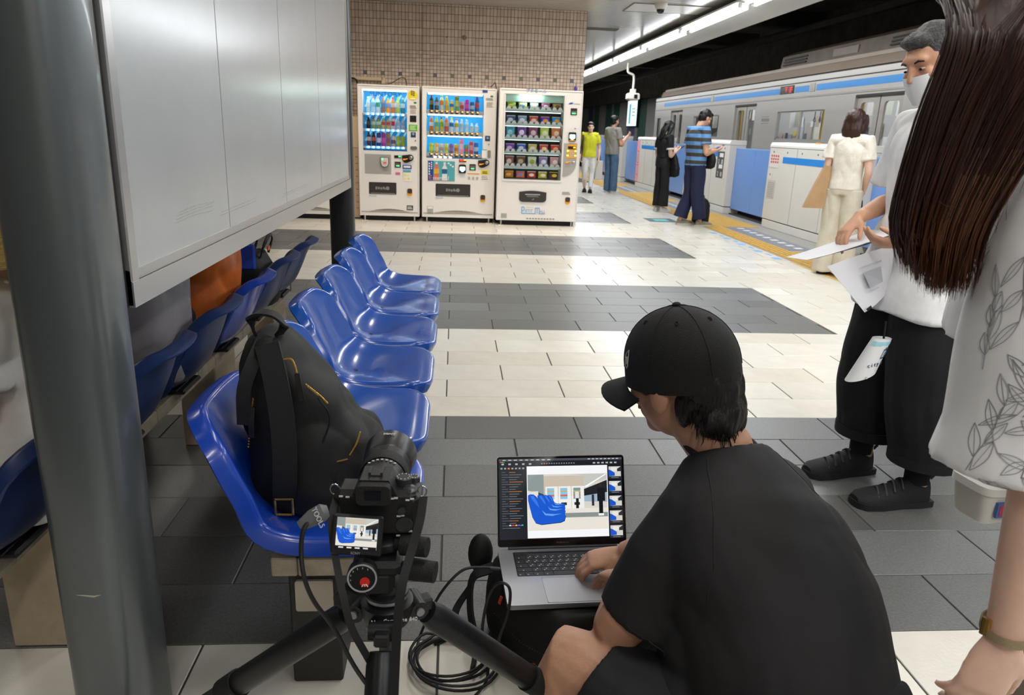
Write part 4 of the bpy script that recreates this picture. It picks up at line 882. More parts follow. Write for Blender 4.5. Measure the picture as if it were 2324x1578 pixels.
text('logo_lettering', 'ETIT', 0.060, PS, lg, (0.47, -0.002, 0.208), (R(90), 0, 0), sx=0.95); text('logo_lettering', 'ALL', 0.060, PS, lg, (0.665, -0.002, 0.202), (R(90), 0, 0), sx=0.85)
text('logo_lettering', 'プチモール', 0.022, MATS['icon_grey'], lg, (0.475, -0.002, 0.258), (R(90), 0, 0))
for k in range(10): rect('vent_slot', 0.435 + k * 0.042, 0.092, 0.463 + k * 0.042, 0.108, M('slot_grey', '8a837c', 0.6), v3, -0.003, 0.001)
rect('grey_label', 0.07, 0.10, 0.15, 0.165, VG, v3)
# ---- fourth machine mostly hidden behind the steel board, cream cupboard between
v4 = thing('vending_machine', 'white vending machine mostly hidden behind the steel notice board', 'vending machine', (-2.55, 10.78, 0))
cabinet(v4, 1.0, 1.83, 0.06, 0.95, 0.70, 1.75); bx('display_back', (0.06, 0.285, 0.95), (0.70, 0.30, 1.75), M('display_pink', 'e0a0b0', 0.4), v4)
bx('display_pane', (0.06, -0.001, 0.95), (0.70, 0.003, 1.75), PANE, v4)
for z in (1.0, 1.25, 1.5): bx('shelf', (0.06, 0.02, z), (0.70, 0.28, z + 0.03), SHELF, v4)
flap(v4, 0.2, 0.37, 0.65, 0.54); changecup(v4, 0.85, 0.4); grille(v4, 1.0)
cb = thing('cable_cupboard', 'narrow cream utility cupboard left of the drinks machines', 'cabinet', (-1.51, 10.93, 0))
CRE = M('cupboard_cream', 'd8bfa0', 0.5)
bx('body', (0, 0, 0.02), (0.15, 0.5, 1.42), CRE, cb, 0.004)
bx('upper_door', (0.008, -0.006, 1.0), (0.142, 0.0, 1.40), CRE, cb, 0.003); bx('lower_door', (0.008, -0.006, 0.05), (0.142, 0, 0.99), M('cupboard_lower', 'c4ab8d', 0.5), cb, 0.003)
for k in range(9): bx('vent_slit', (0.10, -0.008, 0.15 + k * 0.09), (0.135, -0.005, 0.156 + k * 0.09), BLK, cb)
# cables and small things on top of the machines
c1 = tag(MB().tube(crom([(-1.2, 11.2, 1.86), (-1.05, 11.1, 1.87), (-0.92, 11.15, 1.89), (-0.80, 11.2, 1.965), (-0.73, 11.2, 1.97), (-0.70, 11.15, 1.92), (-0.69, 11.1, 1.865)], 5), 0.006, 6).build('power_cord', BLK), 'black power cord looping over the left drinks machine', 'cord')
c2 = tag(MB().tube(crom([(0.50, 11.2, 1.90), (0.54, 11.2, 1.935), (0.565, 11.2, 1.96), (0.575, 11.1, 1.90), (0.583, 10.95, 1.78), (0.585, 10.9, 1.5)], 5), 0.006, 6).build('power_cord', BLK), 'dark power cord dropping between middle and snack machines', 'cord')
c3 = tag(MB().tube(crom([(-1.50, 11.3, 1.95), (-1.42, 11.2, 1.93), (-1.38, 11.1, 1.86), (-1.37, 11.05, 1.6)], 4), 0.014, 8).build('conduit_hose', BLK), 'thick black hose left of the left drinks machine', 'hose')
tr = thing('cable_duct', 'cream cable duct on the tiled wall above the left machine', 'duct', (-1.6, 11.37, 1.935))
bx('duct_body', (0, 0, 0), (0.55, 0.07, 0.045), M('duct_cream', 'd9c6a8', 0.5), tr, 0.004); bx('duct_elbow', (0.53, 0, -0.07), (0.58, 0.07, 0.045), MATS['duct_cream'], tr, 0.004)
mg = thing('purple_ornament', 'tiny purple round ornament on top of the snack machine', 'ornament', (1.665, 10.75, 1.865))
MB().ell((0, 0, 0.035), (0.026, 0.012, 0.036), 14, 8).build('disc', M('orn_purple', '4a3a88', 0.35), mg); MB().cyl((0, 0, 0.07), (0, 0, 0.11), 0.003, n=6).build('stem', BLK, mg)
rg = thing('clear_cup', 'small clear plastic cup on the middle drinks machine', 'cup', (0.40, 10.95, 1.855))
MB().lathe([(0.03, 0), (0.036, 0.04), (0.033, 0.04), (0.028, 0.004)], n=14).build('cup', M('cup_clear', 'd8d4d0', 0.2, trans=0.5), rg)
# ================================================================== PILLARS, STEEL BOARD
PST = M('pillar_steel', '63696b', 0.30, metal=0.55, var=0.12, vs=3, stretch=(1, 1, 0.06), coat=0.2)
def pillar(label, x, y, rx, ry, mt, z1=2.995):
    t = thing('steel_pillar', label, 'pillar', (x, y, 0))
    ring = lambda k, z: [V((k * rx * math.copysign(abs(math.cos(a)) ** 0.72, math.cos(a)), k * ry * math.copysign(abs(math.sin(a)) ** 0.72, math.sin(a)), z)) for a in [2 * PI * j / 48 for j in range(48)]]
    MB().loft([ring(1, 0.012), ring(1, z1)]).build('shaft', mt, t)
    MB().loft([ring(1.04, 0.001), ring(1.04, 0.012)]).build('base_ring', mt, t)
    return t
np_ = pillar('large dark steel pillar in the left foreground beside the notice board', -0.687, 1.354, 0.079, 0.091, PST)
MB().tube([(-0.02, -0.0905, 0.425), (-0.006, -0.0912, 0.424), (0.012, -0.0912, 0.4215), (0.024, -0.0900, 0.424)], [0.0003, 0.0016, 0.0022, 0.0004], 6, side=(0, 0, 1), ry=0.0006).build('paint_scratch', M('scratch_pale', 'a9a79a', 0.6), np_)
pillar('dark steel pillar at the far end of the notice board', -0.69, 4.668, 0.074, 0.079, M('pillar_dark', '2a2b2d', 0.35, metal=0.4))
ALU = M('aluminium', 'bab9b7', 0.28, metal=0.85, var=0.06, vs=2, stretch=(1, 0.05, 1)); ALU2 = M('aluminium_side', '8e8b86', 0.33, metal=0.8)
PANEL = M('board_panel', 'a6aaab', 0.30, metal=0.25, var=0.09, vs=2.2, stretch=(1, 1.2, 1), coat=0.8, crough=0.2)
bd = thing('notice_board', 'blank brushed-steel notice board hung between two pillars above the seats', 'board')
BX, BY0, BY1, BZ0, BZ1 = -0.62, 1.455, 4.58, 0.942, 2.55
js = [BY0 + 0.035, 2.128, 2.855, 3.609, BY1 - 0.03]
for i in range(4): bx('panel', (BX - 0.012, js[i] + 0.0012, BZ0 + 0.06), (BX - 0.006, js[i + 1] - 0.0012, BZ1 - 0.05), PANEL, bd)
for y_ in js[1:4]: bx('panel_seam', (BX - 0.0075, y_ - 0.0016, BZ0 + 0.07), (BX - 0.0056, y_ + 0.0016, BZ1 - 0.05), M('panel_seam', '6e7070', 0.5), bd)
bx('backing', (BX - 0.075, BY0 + 0.01, BZ0 + 0.01), (BX - 0.013, BY1 - 0.01, BZ1 - 0.01), M('board_back', '3a3a3a', 0.6), bd)
MB().prism([(-0.085, 0), (0, 0), (0, 0.05), (-0.004, 0.053), (-0.004, 0.072), (-0.012, 0.074), (-0.085, 0.074)], (0, BY1 - BY0, 0), V((BX, BY0, BZ0)), V((1, 0, 0)), V((0, 0, 1))).build('bottom_rail', ALU, bd, 20)
bx('rail_groove', (BX - 0.005, BY0 + 0.03, BZ0 + 0.0505), (BX - 0.0005, BY1 - 0.03, BZ0 + 0.0525), M('groove_dark', '4a4845', 0.5), bd)
bx('top_rail', (BX - 0.085, BY0, BZ1 - 0.06), (BX, BY1, BZ1), ALU, bd, 0.003)
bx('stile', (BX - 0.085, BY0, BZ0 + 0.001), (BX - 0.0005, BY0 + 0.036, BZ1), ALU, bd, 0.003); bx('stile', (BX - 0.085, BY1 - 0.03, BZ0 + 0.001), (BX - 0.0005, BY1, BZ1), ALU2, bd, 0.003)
bx('side_seal', (BX - 0.08, BY0 - 0.012, BZ0), (BX - 0.012, BY0 + 0.001, BZ1), M('seal_black', '1b1a19', 0.6), bd)
SC = M('scuff', '9a9790', 0.5, var=0.5, vs=60)
for k in range(4):                                         # dried glue marks low on the panels
    y0 = 1.72 + 0.008 * k; zz = 1.075 + 0.007 * k
    MB().tube(crom([(BX - 0.0058, y0, zz), (BX - 0.0058, y0 + 0.12, zz + 0.004), (BX - 0.0058, y0 + 0.26, zz + 0.006 * math.sin(k))], 4), 0.0007, 4).build('glue_mark', SC, bd)
for k in range(2):
    MB().tube([(BX - 0.0058, 2.05 + 0.01 * k, 1.055 + k * 0.008), (BX - 0.0058, 2.42, 1.06 + k * 0.009)], 0.0006, 4).build('glue_mark', SC, bd)
    MB().tube([(BX - 0.0058, 2.79 + 0.01 * k, 1.04 + k * 0.009), (BX - 0.0058, 3.24, 1.045 + k * 0.009)], 0.0006, 4).build('glue_mark', SC, bd)
settle(bd, (BX - 0.04, (BY0 + BY1) / 2, BZ0))

# ================================================================== BUCKET SEATS
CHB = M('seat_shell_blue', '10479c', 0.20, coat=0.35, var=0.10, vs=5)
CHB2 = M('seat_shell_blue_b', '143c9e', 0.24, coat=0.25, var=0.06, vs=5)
CHW = M('seat_shell_worn_shaded', '1a3060', 0.36, var=0.30, vs=4)  # left row: worn shell, its blue darkened for the shade there
PROF = [(0.0, 0.702), (0.014, 0.655), (0.036, 0.592), (0.062, 0.532), (0.086, 0.487), (0.114, 0.457), (0.155, 0.438), (0.21, 0.431), (0.27, 0.434), (0.34, 0.442), (0.39, 0.448), (0.425, 0.446), (0.452, 0.434)]
def shell_mesh():
    pr = crom([(a, 0, b) for a, b in PROF], 5); L_ = [0]
    for i in range(1, len(pr)): L_.append(L_[-1] + (pr[i] - pr[i - 1]).length)
    tot = L_[-1]
    def P(s):
        s = max(0, min(tot, s))
        for i in range(1, len(pr)):
            if L_[i] >= s:
                t = (s - L_[i - 1]) / (L_[i] - L_[i - 1]); return pr[i - 1].lerp(pr[i], t)
        return pr[-1]
    def hw(s):
        w_ = 0.192 + 0.034 * min(1, s / 0.30) if s < 0.30 else 0.226 - 0.012 * (s - 0.30) / (tot - 0.30)
        for e, r in ((s, 0.085), (tot - s, 0.09)):
            if e < r: w_ -= r - math.sqrt(max(0, r * r - (r - e) ** 2))
        return w_
    ss = [0, 0.004, 0.012, 0.025, 0.045, 0.07] + [0.085 + (tot - 0.175) * k / 22 for k in range(23)] + [tot - 0.07, tot - 0.045, tot - 0.025, tot - 0.012, tot - 0.004, tot]
    NW = 18
    def surf(s, y):
        p = P(s); t = (P(s + 0.006) - P(s - 0.006)).normalized(); n = V((-t.z, 0, t.x))
        if n.z < 0 and n.x < 0: n = -n
        q = abs(y) / 0.23
        back = max(0.0, min(1.0, (0.32 - s) / 0.14)); back = back * back * (3 - 2 * back); tz = max(0.0, min(1.0, (tot - s) / 0.30))
        lift = back * (0.060 * q ** 2.4) + (1 - back) * (0.034 * q ** 2.6 * tz)
        lift -= 0.008 * math.exp(-((s - 0.36) / 0.07) ** 2) * (1 - q)
        lift += 0.005 * math.exp(-((s - tot + 0.08) / 0.07) ** 2) * math.cos(q * PI) * 0.5
        lift -= 0.010 * max(0, 1 - s / 0.09) ** 2
        return p + n * lift + V((0, y, 0))
    ys = [[hw(s) * (-1 + 2 * j / NW) for j in range(NW + 1)] for s in ss]
    G = [[surf(s, y) for y in ys[i]] for i, s in enumerate(ss)]
    NS = len(ss)
    def nrm(i, j):
        s, y = ss[i], ys[i][j]; s0 = max(0.006, min(tot - 0.006, s))
        n = (surf(s0 + 0.006, y) - surf(s0 - 0.006, y)).cross(surf(s, y + 0.004) - surf(s, y - 0.004)).normalized()
        return n
    Nn = [[nrm(i, j) for j in range(NW + 1)] for i in range(NS)]
    if Nn[NS // 2 + 4][NW // 2].z < 0: Nn = [[-n for n in r] for r in Nn]
    mb = MB(); idx = lambda i, j: i * (NW + 1) + j
    fs = [(idx(i, j), idx(i + 1, j), idx(i + 1, j + 1), idx(i, j + 1)) for i in range(NS - 1) for j in range(NW)]
    mb.add([p for r in G for p in r], fs)
    U = [[G[i][j] - Nn[i][j] * 0.012 for j in range(NW + 1)] for i in range(NS)]
    mb.add([p for r in U for p in r], [f[::-1] for f in fs])
    loop = [(0, j) for j in range(NW + 1)] + [(i, NW) for i in range(1, NS)] + [(NS - 1, j) for j in range(NW - 1, -1, -1)] + [(i, 0) for i in range(NS - 2, 0, -1)]
    n = len(loop); cen = V((0.24, 0, 0.45))
    rings = []
    B = [G[i][j] for i, j in loop]; BN = [Nn[i][j] for i, j in loop]
    outs = []
    for k in range(n):
        t = (B[(k + 1) % n] - B[k - 1]).normalized(); outs.append(t.cross(BN[k]).normalized())
    i0 = NW + NS // 2
    if outs[i0].y < 0: outs = [-o for o in outs]
    for _ in range(2): outs = [(outs[k - 1] + outs[k] * 2 + outs[(k + 1) % n]).normalized() for k in range(n)]
    sm = [(BN[k - 1] + BN[k] * 2 + BN[(k + 1) % n]).normalized() for k in range(n)]
    for (o, d) in ((0.0, 0.0), (0.005, 0.001), (0.010, 0.006), (0.012, 0.015), (0.012, 0.042), (0.007, 0.044), (0.003, 0.040), (-0.004, 0.013)):
        rings.append([B[k] + outs[k] * o - sm[k] * d for k in range(n)])
    mb.loft(rings, cap=False)
    me = mb.mesh('shell', 50)
    bm = bmesh.new(); bm.from_mesh(me); bmesh.ops.remove_doubles(bm, verts=bm.verts, dist=0.0004); bmesh.ops.recalc_face_normals(bm, faces=bm.faces)
    bm.to_mesh(me); bm.free()
    me.polygons.foreach_set('use_smooth', [True] * len(me.polygons)); me.set_sharp_from_angle(angle=R(60))
    return me
shm = shell_mesh()
shells = {}
for m_ in (CHB, CHB2, CHW):
    c_ = shm.copy(); c_.materials.clear(); c_.materials.append(m_); shells[m_.name] = c_
holem = MB().lathe([(0.008, 0), (0.008, 0.0012)], (0, 0, 0), n=14).mesh('drain_hole'); holem.materials.append(M('hole_black', '0c0d12', 0.7))
brm = MB().box((0.12, -0.085, 0.394), (0.36, 0.085, 0.412), 0.006).mesh('mount_bracket'); brm.materials.append(M('bracket_black', '17181a', 0.5))
btm = MB().box((0.14, -0.10, 0.411), (0.36, 0.10, 0.416), 0.004).mesh('mount_pad'); btm.materials.append(MATS['bracket_black'])
def seat(label, x, y, rz, m_):
    t = thing('bucket_seat', label, 'seat', (x, y, 0), rz, 'blue station bucket seats')
    link('shell', shells[m_.name], t); link('drain_hole', holem, t, (0.17, -0.02, 0.4285), (0, 0.10, 0))
    link('mount_bracket', brm, t); link('mount_pad', btm, t)
    return t
RL = ['blue bucket seat with the black backpack on it, nearest in the right row', 'empty blue bucket seat directly behind the backpack seat, right row', 'third blue bucket seat of the right row', 'fourth blue bucket seat of the right row', 'fifth blue bucket seat of the right row', 'farthest blue bucket seat of the right row, against the pillar']
LL = ['blue bucket seat under the woman in white behind the pillar', 'dark blue seat back right beside the foreground pillar', 'scuffed blue seat back below the person in grey', 'bright blue seat back below the orange jacket', 'dark blue seat back next to the black bag straps', 'farthest blue seat back of the left row']
SY = [1.645 + 0.503 * k for k in range(6)]
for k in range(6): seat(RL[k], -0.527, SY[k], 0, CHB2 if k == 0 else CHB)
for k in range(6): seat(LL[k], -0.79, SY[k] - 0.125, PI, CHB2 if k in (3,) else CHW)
# beams and pedestals carrying the seats
BEAM = M('beam_tile', '9c9180', 0.55, var=0.35, vs=14, bump=0.1, bs=30); PEDD = M('pedestal_dark', '2a2927', 0.6, var=0.2); PEDL = M('pedestal_stone', 'b3a48d', 0.6, var=0.18, vs=10)
def beam(label, x0, x1, px0, px1, pm, ys, y0):
    t = thing('seat_beam', label, 'bench')
    k = 0; y = y0
    core = bx('beam_core', (x0 + 0.004, y0 + 0.004, 0.350), (x1 - 0.004, 4.35, 0.392), M('beam_joint', '4c463c', 0.8), t)
    while y < 4.3:
        for (a, b) in ((x0, x0 + 0.055), (x0 + 0.058, x1)):
            bx('beam_tile', (a, y, 0.348), (b, y + 0.197, 0.3935), BEAM, t, 0.003)
        y += 0.2
    for yy in ys: bx('pedestal', (px0, yy, 0.0), (px1, yy + 0.28, 0.349), pm, t, 0.005)
    return t
b1 = beam('tile-clad beam on dark pedestals under the right row of seats', -0.388, -0.208, -0.372, -0.255, PEDD, (1.51, 2.7, 3.9), 1.43)
MB().prism(rrect(-0.356, 0.207, -0.27, 0.288, 0.006), (0, -0.008, 0), V((0, 1.51, 0)), FX, FZ).build('cover_plate', M('plate_beige', 'a89f90', 0.45), b1)
b2 = beam('tile-clad beam on stone pedestals under the left row of seats', -1.12, -0.95, -1.10, -0.955, PEDL, (1.66, 2.9, 3.9), 1.30)
settle(b1, (-0.31, 3, 0)); settle(b2, (-1.1, 3, 0))
# ================================================================== BACKPACK
BAGK = M('bag_black', '09090a', 0.68, var=0.3, vs=12, bump=0.10, bs=700); WEB = M('webbing_black', '121214', 0.65, bump=0.15, bs=800)
GOLD = M('gold_metal', 'c9a45c', 0.25, metal=0.95); LEA = M('pull_leather', '121213', 0.5)
def superring(cx, cy, z, rx, ry, n=28, e=0.7, sk=0.0):
    return [V((cx + rx * math.copysign(abs(math.cos(a)) ** e, math.cos(a)) + sk, cy + ry * math.copysign(abs(math.sin(a)) ** e, math.sin(a)), z)) for a in [2 * PI * j / n for j in range(n)]]
bp = thing('backpack', 'black fabric backpack with gold zips sitting on the nearest blue seat', 'backpack')
mb = MB()
mb.loft([superring(-0.318, 1.645, 0.446, 0.10, 0.10), superring(-0.318, 1.645, 0.456, 0.125, 0.128), superring(-0.326, 1.648, 0.50, 0.132, 0.134), superring(-0.335, 1.655, 0.57, 0.138, 0.132), superring(-0.345, 1.655, 0.63, 0.130, 0.128), superring(-0.365, 1.655, 0.70, 0.108, 0.12), superring(-0.385, 1.655, 0.76, 0.082, 0.11), superring(-0.40, 1.652, 0.815, 0.055, 0.095), superring(-0.412, 1.65, 0.845, 0.035, 0.075), superring(-0.418, 1.65, 0.855, 0.012, 0.03)])
mb.loft([superring(-0.235, 1.66, 0.462, 0.05, 0.10), superring(-0.232, 1.66, 0.48, 0.062, 0.112), superring(-0.226, 1.66, 0.56, 0.064, 0.115), superring(-0.232, 1.66, 0.61, 0.05, 0.105), superring(-0.25, 1.66, 0.64, 0.03, 0.08)])
mb.ell((-0.455, 1.655, 0.70), (0.035, 0.09, 0.14))
rbuild(mb, 'pack_body', BAGK, bp, 0.007, 4, 0.5, (0.018, 7, (1, 1, 0.7)))
def ribbon(path, w_, th, nrm, up=None, sub=5):
    P = crom(path, sub); vs = []; k = len(P); rings = []
    for i, p in enumerate(P):
        t = (P[min(i + 1, k - 1)] - P[max(i - 1, 0)]).normalized(); n = (V(nrm) - t * V(nrm).dot(t)).normalized(); s_ = t.cross(n)
        rings.append([p + s_ * w_ / 2 + n * th / 2, p - s_ * w_ / 2 + n * th / 2, p - s_ * w_ / 2 - n * th / 2, p + s_ * w_ / 2 - n * th / 2])
    return MB().loft(rings)
FN = (0, -1, 0)
ribbon([(-0.398, 1.555, 0.842), (-0.378, 1.528, 0.77), (-0.366, 1.514, 0.69), (-0.363, 1.508, 0.60), (-0.368, 1.512, 0.52), (-0.372, 1.524, 0.475)], 0.052, 0.008, FN).build('shoulder_strap', WEB, bp)
ribbon([(-0.412, 1.60, 0.848), (-0.43, 1.56, 0.80), (-0.45, 1.545, 0.74), (-0.455, 1.545, 0.66)], 0.03, 0.012, FN).build('back_edge', WEB, bp)
bkm = MB()
for a in ((-0.394, 0.452, -0.350, 0.458), (-0.394, 0.49, -0.350, 0.496), (-0.394, 0.452, -0.388, 0.496), (-0.356, 0.452, -0.350, 0.496)): bkm.box((a[0], 1.508, a[1]), (a[2], 1.514, a[3]), 0.002)
bkm.build('strap_buckle', GOLD, bp)
ribbon([(-0.440, 1.62, 0.845), (-0.442, 1.60, 0.885), (-0.415, 1.58, 0.905), (-0.385, 1.58, 0.900), (-0.368, 1.59, 0.875), (-0.385, 1.61, 0.848)], 0.022, 0.006, (0.2, -0.3, 1)).build('carry_handle', WEB, bp)
def zipper(path, r_=0.0028):
    P = crom([V(p) for p in path], 12); z = MB()
    for i in range(0, len(P) - 1):
        t = (P[i + 1] - P[i]).normalized(); z.ell(P[i], (r_, r_, r_), 6, 4)
    return z
for pth in ([(-0.408, 1.548, 0.793), (-0.378, 1.538, 0.806), (-0.350, 1.545, 0.812), (-0.338, 1.535, 0.80), (-0.333, 1.528, 0.785)], [(-0.316, 1.534, 0.757), (-0.288, 1.538, 0.73), (-0.272, 1.542, 0.71)], [(-0.205, 1.552, 0.638), (-0.214, 1.543, 0.612), (-0.228, 1.537, 0.588)], [(-0.274, 1.535, 0.571), (-0.252, 1.537, 0.574), (-0.233, 1.537, 0.579)], [(-0.434, 1.55, 0.718), (-0.440, 1.545, 0.675), (-0.450, 1.543, 0.60)]):
    zipper(pth).build('zip', GOLD, bp)
for a, b in (((-0.332, 1.526, 0.785), (-0.322, 1.522, 0.725)), ((-0.262, 1.532, 0.567), (-0.262, 1.53, 0.515)), ((-0.436, 1.545, 0.70), (-0.440, 1.54, 0.63))):
    ribbon([a, V(a).lerp(V(b), 0.5) + V((0, -0.004, 0)), b], 0.012, 0.004, FN).build('zip_pull', LEA, bp)
MB().tube(crom([(-0.290, 1.533, 0.727), (-0.268, 1.537, 0.676), (-0.293, 1.528, 0.592), (-0.304, 1.533, 0.475)], 5), 0.0022, 5).build('seam_piping', LEA, bp)
settle(bp, (-0.33, 1.655, 0.45))

# ================================================================== CAMERA ON TRIPOD
CB = M('camera_black', '151516', 0.42, bump=0.1, bs=400); RUB = M('rubber_grip', '0d0d0e', 0.7, bump=0.25, bs=350); CWH = M('camera_print', 'c9c9c9', 0.5); GREYM = M('lens_ring', '2b2c2e', 0.35)
cm = thing('camera', 'black mirrorless camera with a wide lens hood mounted on the tripod', 'camera', (-0.115, 1.055, 0.724), R(-3))
mb = MB()
mb.box((-0.062, -0.022, -0.042), (0.062, 0.03, 0.036), 0.008)
mb.box((-0.066, -0.018, -0.042), (-0.05, 0.026, 0.030), 0.006)
mb.box((0.036, -0.02, -0.044), (0.068, 0.05, 0.030), 0.010)
mb.prism([(-0.034, 0.034), (0.034, 0.034), (0.022, 0.058), (-0.022, 0.058)], (0, 0.05, 0), V((0, -0.026, 0)), V((1, 0, 0)), V((0, 0, 1)))
body = mb.build('body', CB, cm, 30)
MB().prism(rrect(-0.026, 0.024, 0.026, 0.056, 0.008), (0, -0.018, 0), V((0, -0.024, 0)), V((1, 0, 0)), V((0, 0, 1))).build('eyecup', RUB, cm)
bx('viewfinder_glass', (-0.012, -0.0435, 0.033), (0.012, -0.042, 0.048), M('vf_glass', '0a0a12', 0.1), cm)
sh = MB().box((-0.011, -0.012, 0.058), (0.011, 0.012, 0.060)); sh.box((-0.011, -0.012, 0.06), (-0.007, 0.012, 0.064)); sh.box((0.007, -0.012, 0.06), (0.011, 0.012, 0.064)); sh.build('hot_shoe', GREYM, cm)
for x, y, r_, h in ((0.044, 0.012, 0.0135, 0.012), (0.060, 0.022, 0.009, 0.008)):
    d = MB().lathe([(r_, 0), (r_, h), (r_ * 0.9, h + 0.001)], (x - 0.004, y, 0.034), n=24).build('mode_dial', GREYM, cm)
    for k in range(10): bx('dial_mark', (x - 0.004 + r_ * 0.72 * math.cos(k * 0.63) - 0.0006, y + r_ * 0.72 * math.sin(k * 0.63) - 0.0012, 0.034 + h + 0.001), (x - 0.004 + r_ * 0.72 * math.cos(k * 0.63) + 0.0006, y + r_ * 0.72 * math.sin(k * 0.63) + 0.0012, 0.034 + h + 0.0014), CWH, d)
MB().lathe([(0.0105, 0), (0.0105, 0.006), (0.009, 0.007)], (0.052, -0.006, 0.030), (0, -0.3, 1), 20).build('exposure_dial', GREYM, cm)
MB().lathe([(0.013, 0), (0.013, 0.004), (0.006, 0.005)], (0.045, -0.022, -0.018), (0, -1, 0), 20).build('control_wheel', GREYM, cm)
MB().lathe([(0.006, 0), (0.006, 0.005)], (0.041, -0.022, 0.006), (0, -1, 0), 14).build('joystick', GREYM, cm)
for x, z in ((-0.052, 0.028), (-0.042, 0.027), (0.026, 0.026), (0.032, 0.027), (0.050, 0.024), (0.057, 0.026), (0.036, -0.004), (0.042, -0.003), (0.054, -0.030), (0.035, -0.038), (0.052, -0.038)):
    bx('print_mark', (x - 0.003, -0.0232, z - 0.0012), (x + 0.003, -0.0218, z + 0.0012), CWH, cm)
L0 = 0.028
lens = MB().lathe([(0.033, L0), (0.033, L0 + 0.012), (0.036, L0 + 0.014), (0.036, L0 + 0.05), (0.038, L0 + 0.054), (0.039, L0 + 0.10), (0.041, L0 + 0.104), (0.041, L0 + 0.112)], (-0.004, 0, 0.004), (0, 1, 0), 40).build('lens_barrel', CB, cm)
for a, b, r_ in ((0.018, 0.032, 0.0368), (0.06, 0.09, 0.0398)):
    MB().lathe([(r_, L0 + a), (r_ + 0.0006, L0 + a + 0.001), (r_ + 0.0006, L0 + b - 0.001), (r_, L0 + b)], (-0.004, 0, 0.004), (0, 1, 0), 40, cap=False).build('lens_ring', RUB, lens)
MB().lathe([(0.041, L0 + 0.108), (0.043, L0 + 0.112), (0.047, L0 + 0.16), (0.045, L0 + 0.16), (0.039, L0 + 0.112)], (-0.004, 0, 0.004), (0, 1, 0), 44, cap=False).build('lens_hood', M('hood_black', '161617', 0.35), lens)
for k in range(7): bx('focal_mark', (-0.004 + 0.038 * math.sin(-0.6 + k * 0.2) - 0.002, L0 + 0.052, 0.004 + 0.038 * math.cos(-0.6 + k * 0.2)), (-0.004 + 0.038 * math.sin(-0.6 + k * 0.2) + 0.002, L0 + 0.054, 0.0055 + 0.038 * math.cos(-0.6 + k * 0.2)), CWH, lens)
text('hood_lettering', 'SONY', 0.008, CWH, lens, (-0.004, L0 + 0.14, 0.0515), (R(-2), 0, 0))
# flip-out rear monitor, tilted up
mon = MB().box((-0.0385, -0.004, -0.031), (0.0385, 0.004, 0.031), 0.003).build('monitor', CB, cm)
mon.location = (-0.0235, -0.050, -0.022); mon.rotation_euler = (R(-18), R(3), 0)
EM = {}
def E_(c, s=1.0):
    k = 'scr_' + c + str(s)
    return M(k, '000000', 0.15, emit=c, es=s)
def screen(parent, name, w_, h_, y, polys):
    """flat printed picture: polys = list of (colour, [(u,v)...]) in 0..1, v up, drawn front to back order last on top"""
    mb = MB()
    for i, (c, pts) in enumerate(polys):
        mb.mat(E_(c)); o = -0.00004 * (i + 1)
        vs = [V(((u - 0.5) * w_, y + o, (v - 0.5) * h_)) for u, v in pts]
        mb.add(vs, [tuple(range(len(vs)))])
    return mb.build(name, None, parent, 0)
def RC(c, u0, v0, u1, v1): return (c, [(u0, v0), (u1, v0), (u1, v1), (u0, v1)])
def picture(u0, v0, u1, v1, people=True):
    f = lambda c, pts: (c, [(u0 + (u1 - u0) * a, v0 + (v1 - v0) * b) for a, b in pts])
    q = lambda c, a, b, c2, d: f(c, [(a, b), (c2, b), (c2, d), (a, d)])
    P = [q('d8d4cc', 0, 0, 1, 1), q('cbbfae', .2, .6, .7, .97), f('c8c6c0', [(.7, .78), (1, .9), (1, 1), (.55, 1), (.7, .97)]), f('24262a', [(.7, .5), (1, .5), (1, .88), (.7, .72)]), f('a0b4c8', [(.7, .5), (1, .48), (1, .66), (.7, .6)]), f('ffffff', [(.7, .76), (.98, .99), (1, .99), (.74, .76)]),
         f('8f9a98', [(0, .72), (.2, .62), (.2, 1), (0, 1)]), f('3a4448', [(.13, .5), (.2, .5), (.2, .64), (.13, .68)]), q('e4e0dc', 0, .48, .13, .7)]
    for k in range(3):
        a = .22 + .165 * k; P += [q('f0eeea', a, .38, a + .155, .78), q('8fc4dc' if k < 2 else '7a9a98', a + .02, .55, a + .11, .75), q('d06a5a', a + .02, .60, a + .11, .63), q('c8b060', a + .02, .68, a + .11, .70), q('303234', a + .03, .44, a + .10, .49)]
    P += [q('e8e2d8', 0, .0, 1, .38), f('8a9290', [(.30, .22), (1, .22), (1, .30), (.30, .30)])]
    OUT = [p for p in [(0, .63), (.03, .65), (.07, .645), (.11, .60), (.135, .52), (.16, .42), (.19, .355), (.25, .315), (.33, .31), (.41, .315), (.455, .295), (.465, .25), (.45, .17), (.40, .14), (.28, .125), (.16, .11), (.09, .14), (.05, .24), (.02, .42), (0, .54)]]
    HI = [(.17, .36), (.22, .30), (.33, .285), (.42, .295), (.30, .255), (.21, .27)]
    for k in range(4)[::-1]:
        sc = (1, .74, .58, .46)[k]; mp = lambda p, g=1.0: (.455 - (.455 - p[0]) * sc * g, .61 + (p[1] - .61) * sc * g)
        P += [f('0b2a78', [(mp(p)[0] + .004, mp(p)[1] - .012) for p in OUT]), f('1c5ad0', [mp(p) for p in OUT]), f('69a4f2', [mp(p) for p in HI]), f('3a7ae6', [mp(p) for p in [(.03, .62), (.07, .62), (.12, .50), (.14, .40), (.10, .46), (.05, .56)]])]
    if people:
        P += [q('1c1e22', .60, .38, .635, .58), q('e0e0e0', .59, .56, .64, .68), q('181a1e', .89, .26, .94, .55), q('1a1c22', .87, .5, .97, .74), q('3a2a22', .90, .76, .93, .83), q('f0f0f0', .88, .24, .95, .28), q('2a3040', .80, .42, .83, .62)]
    return P
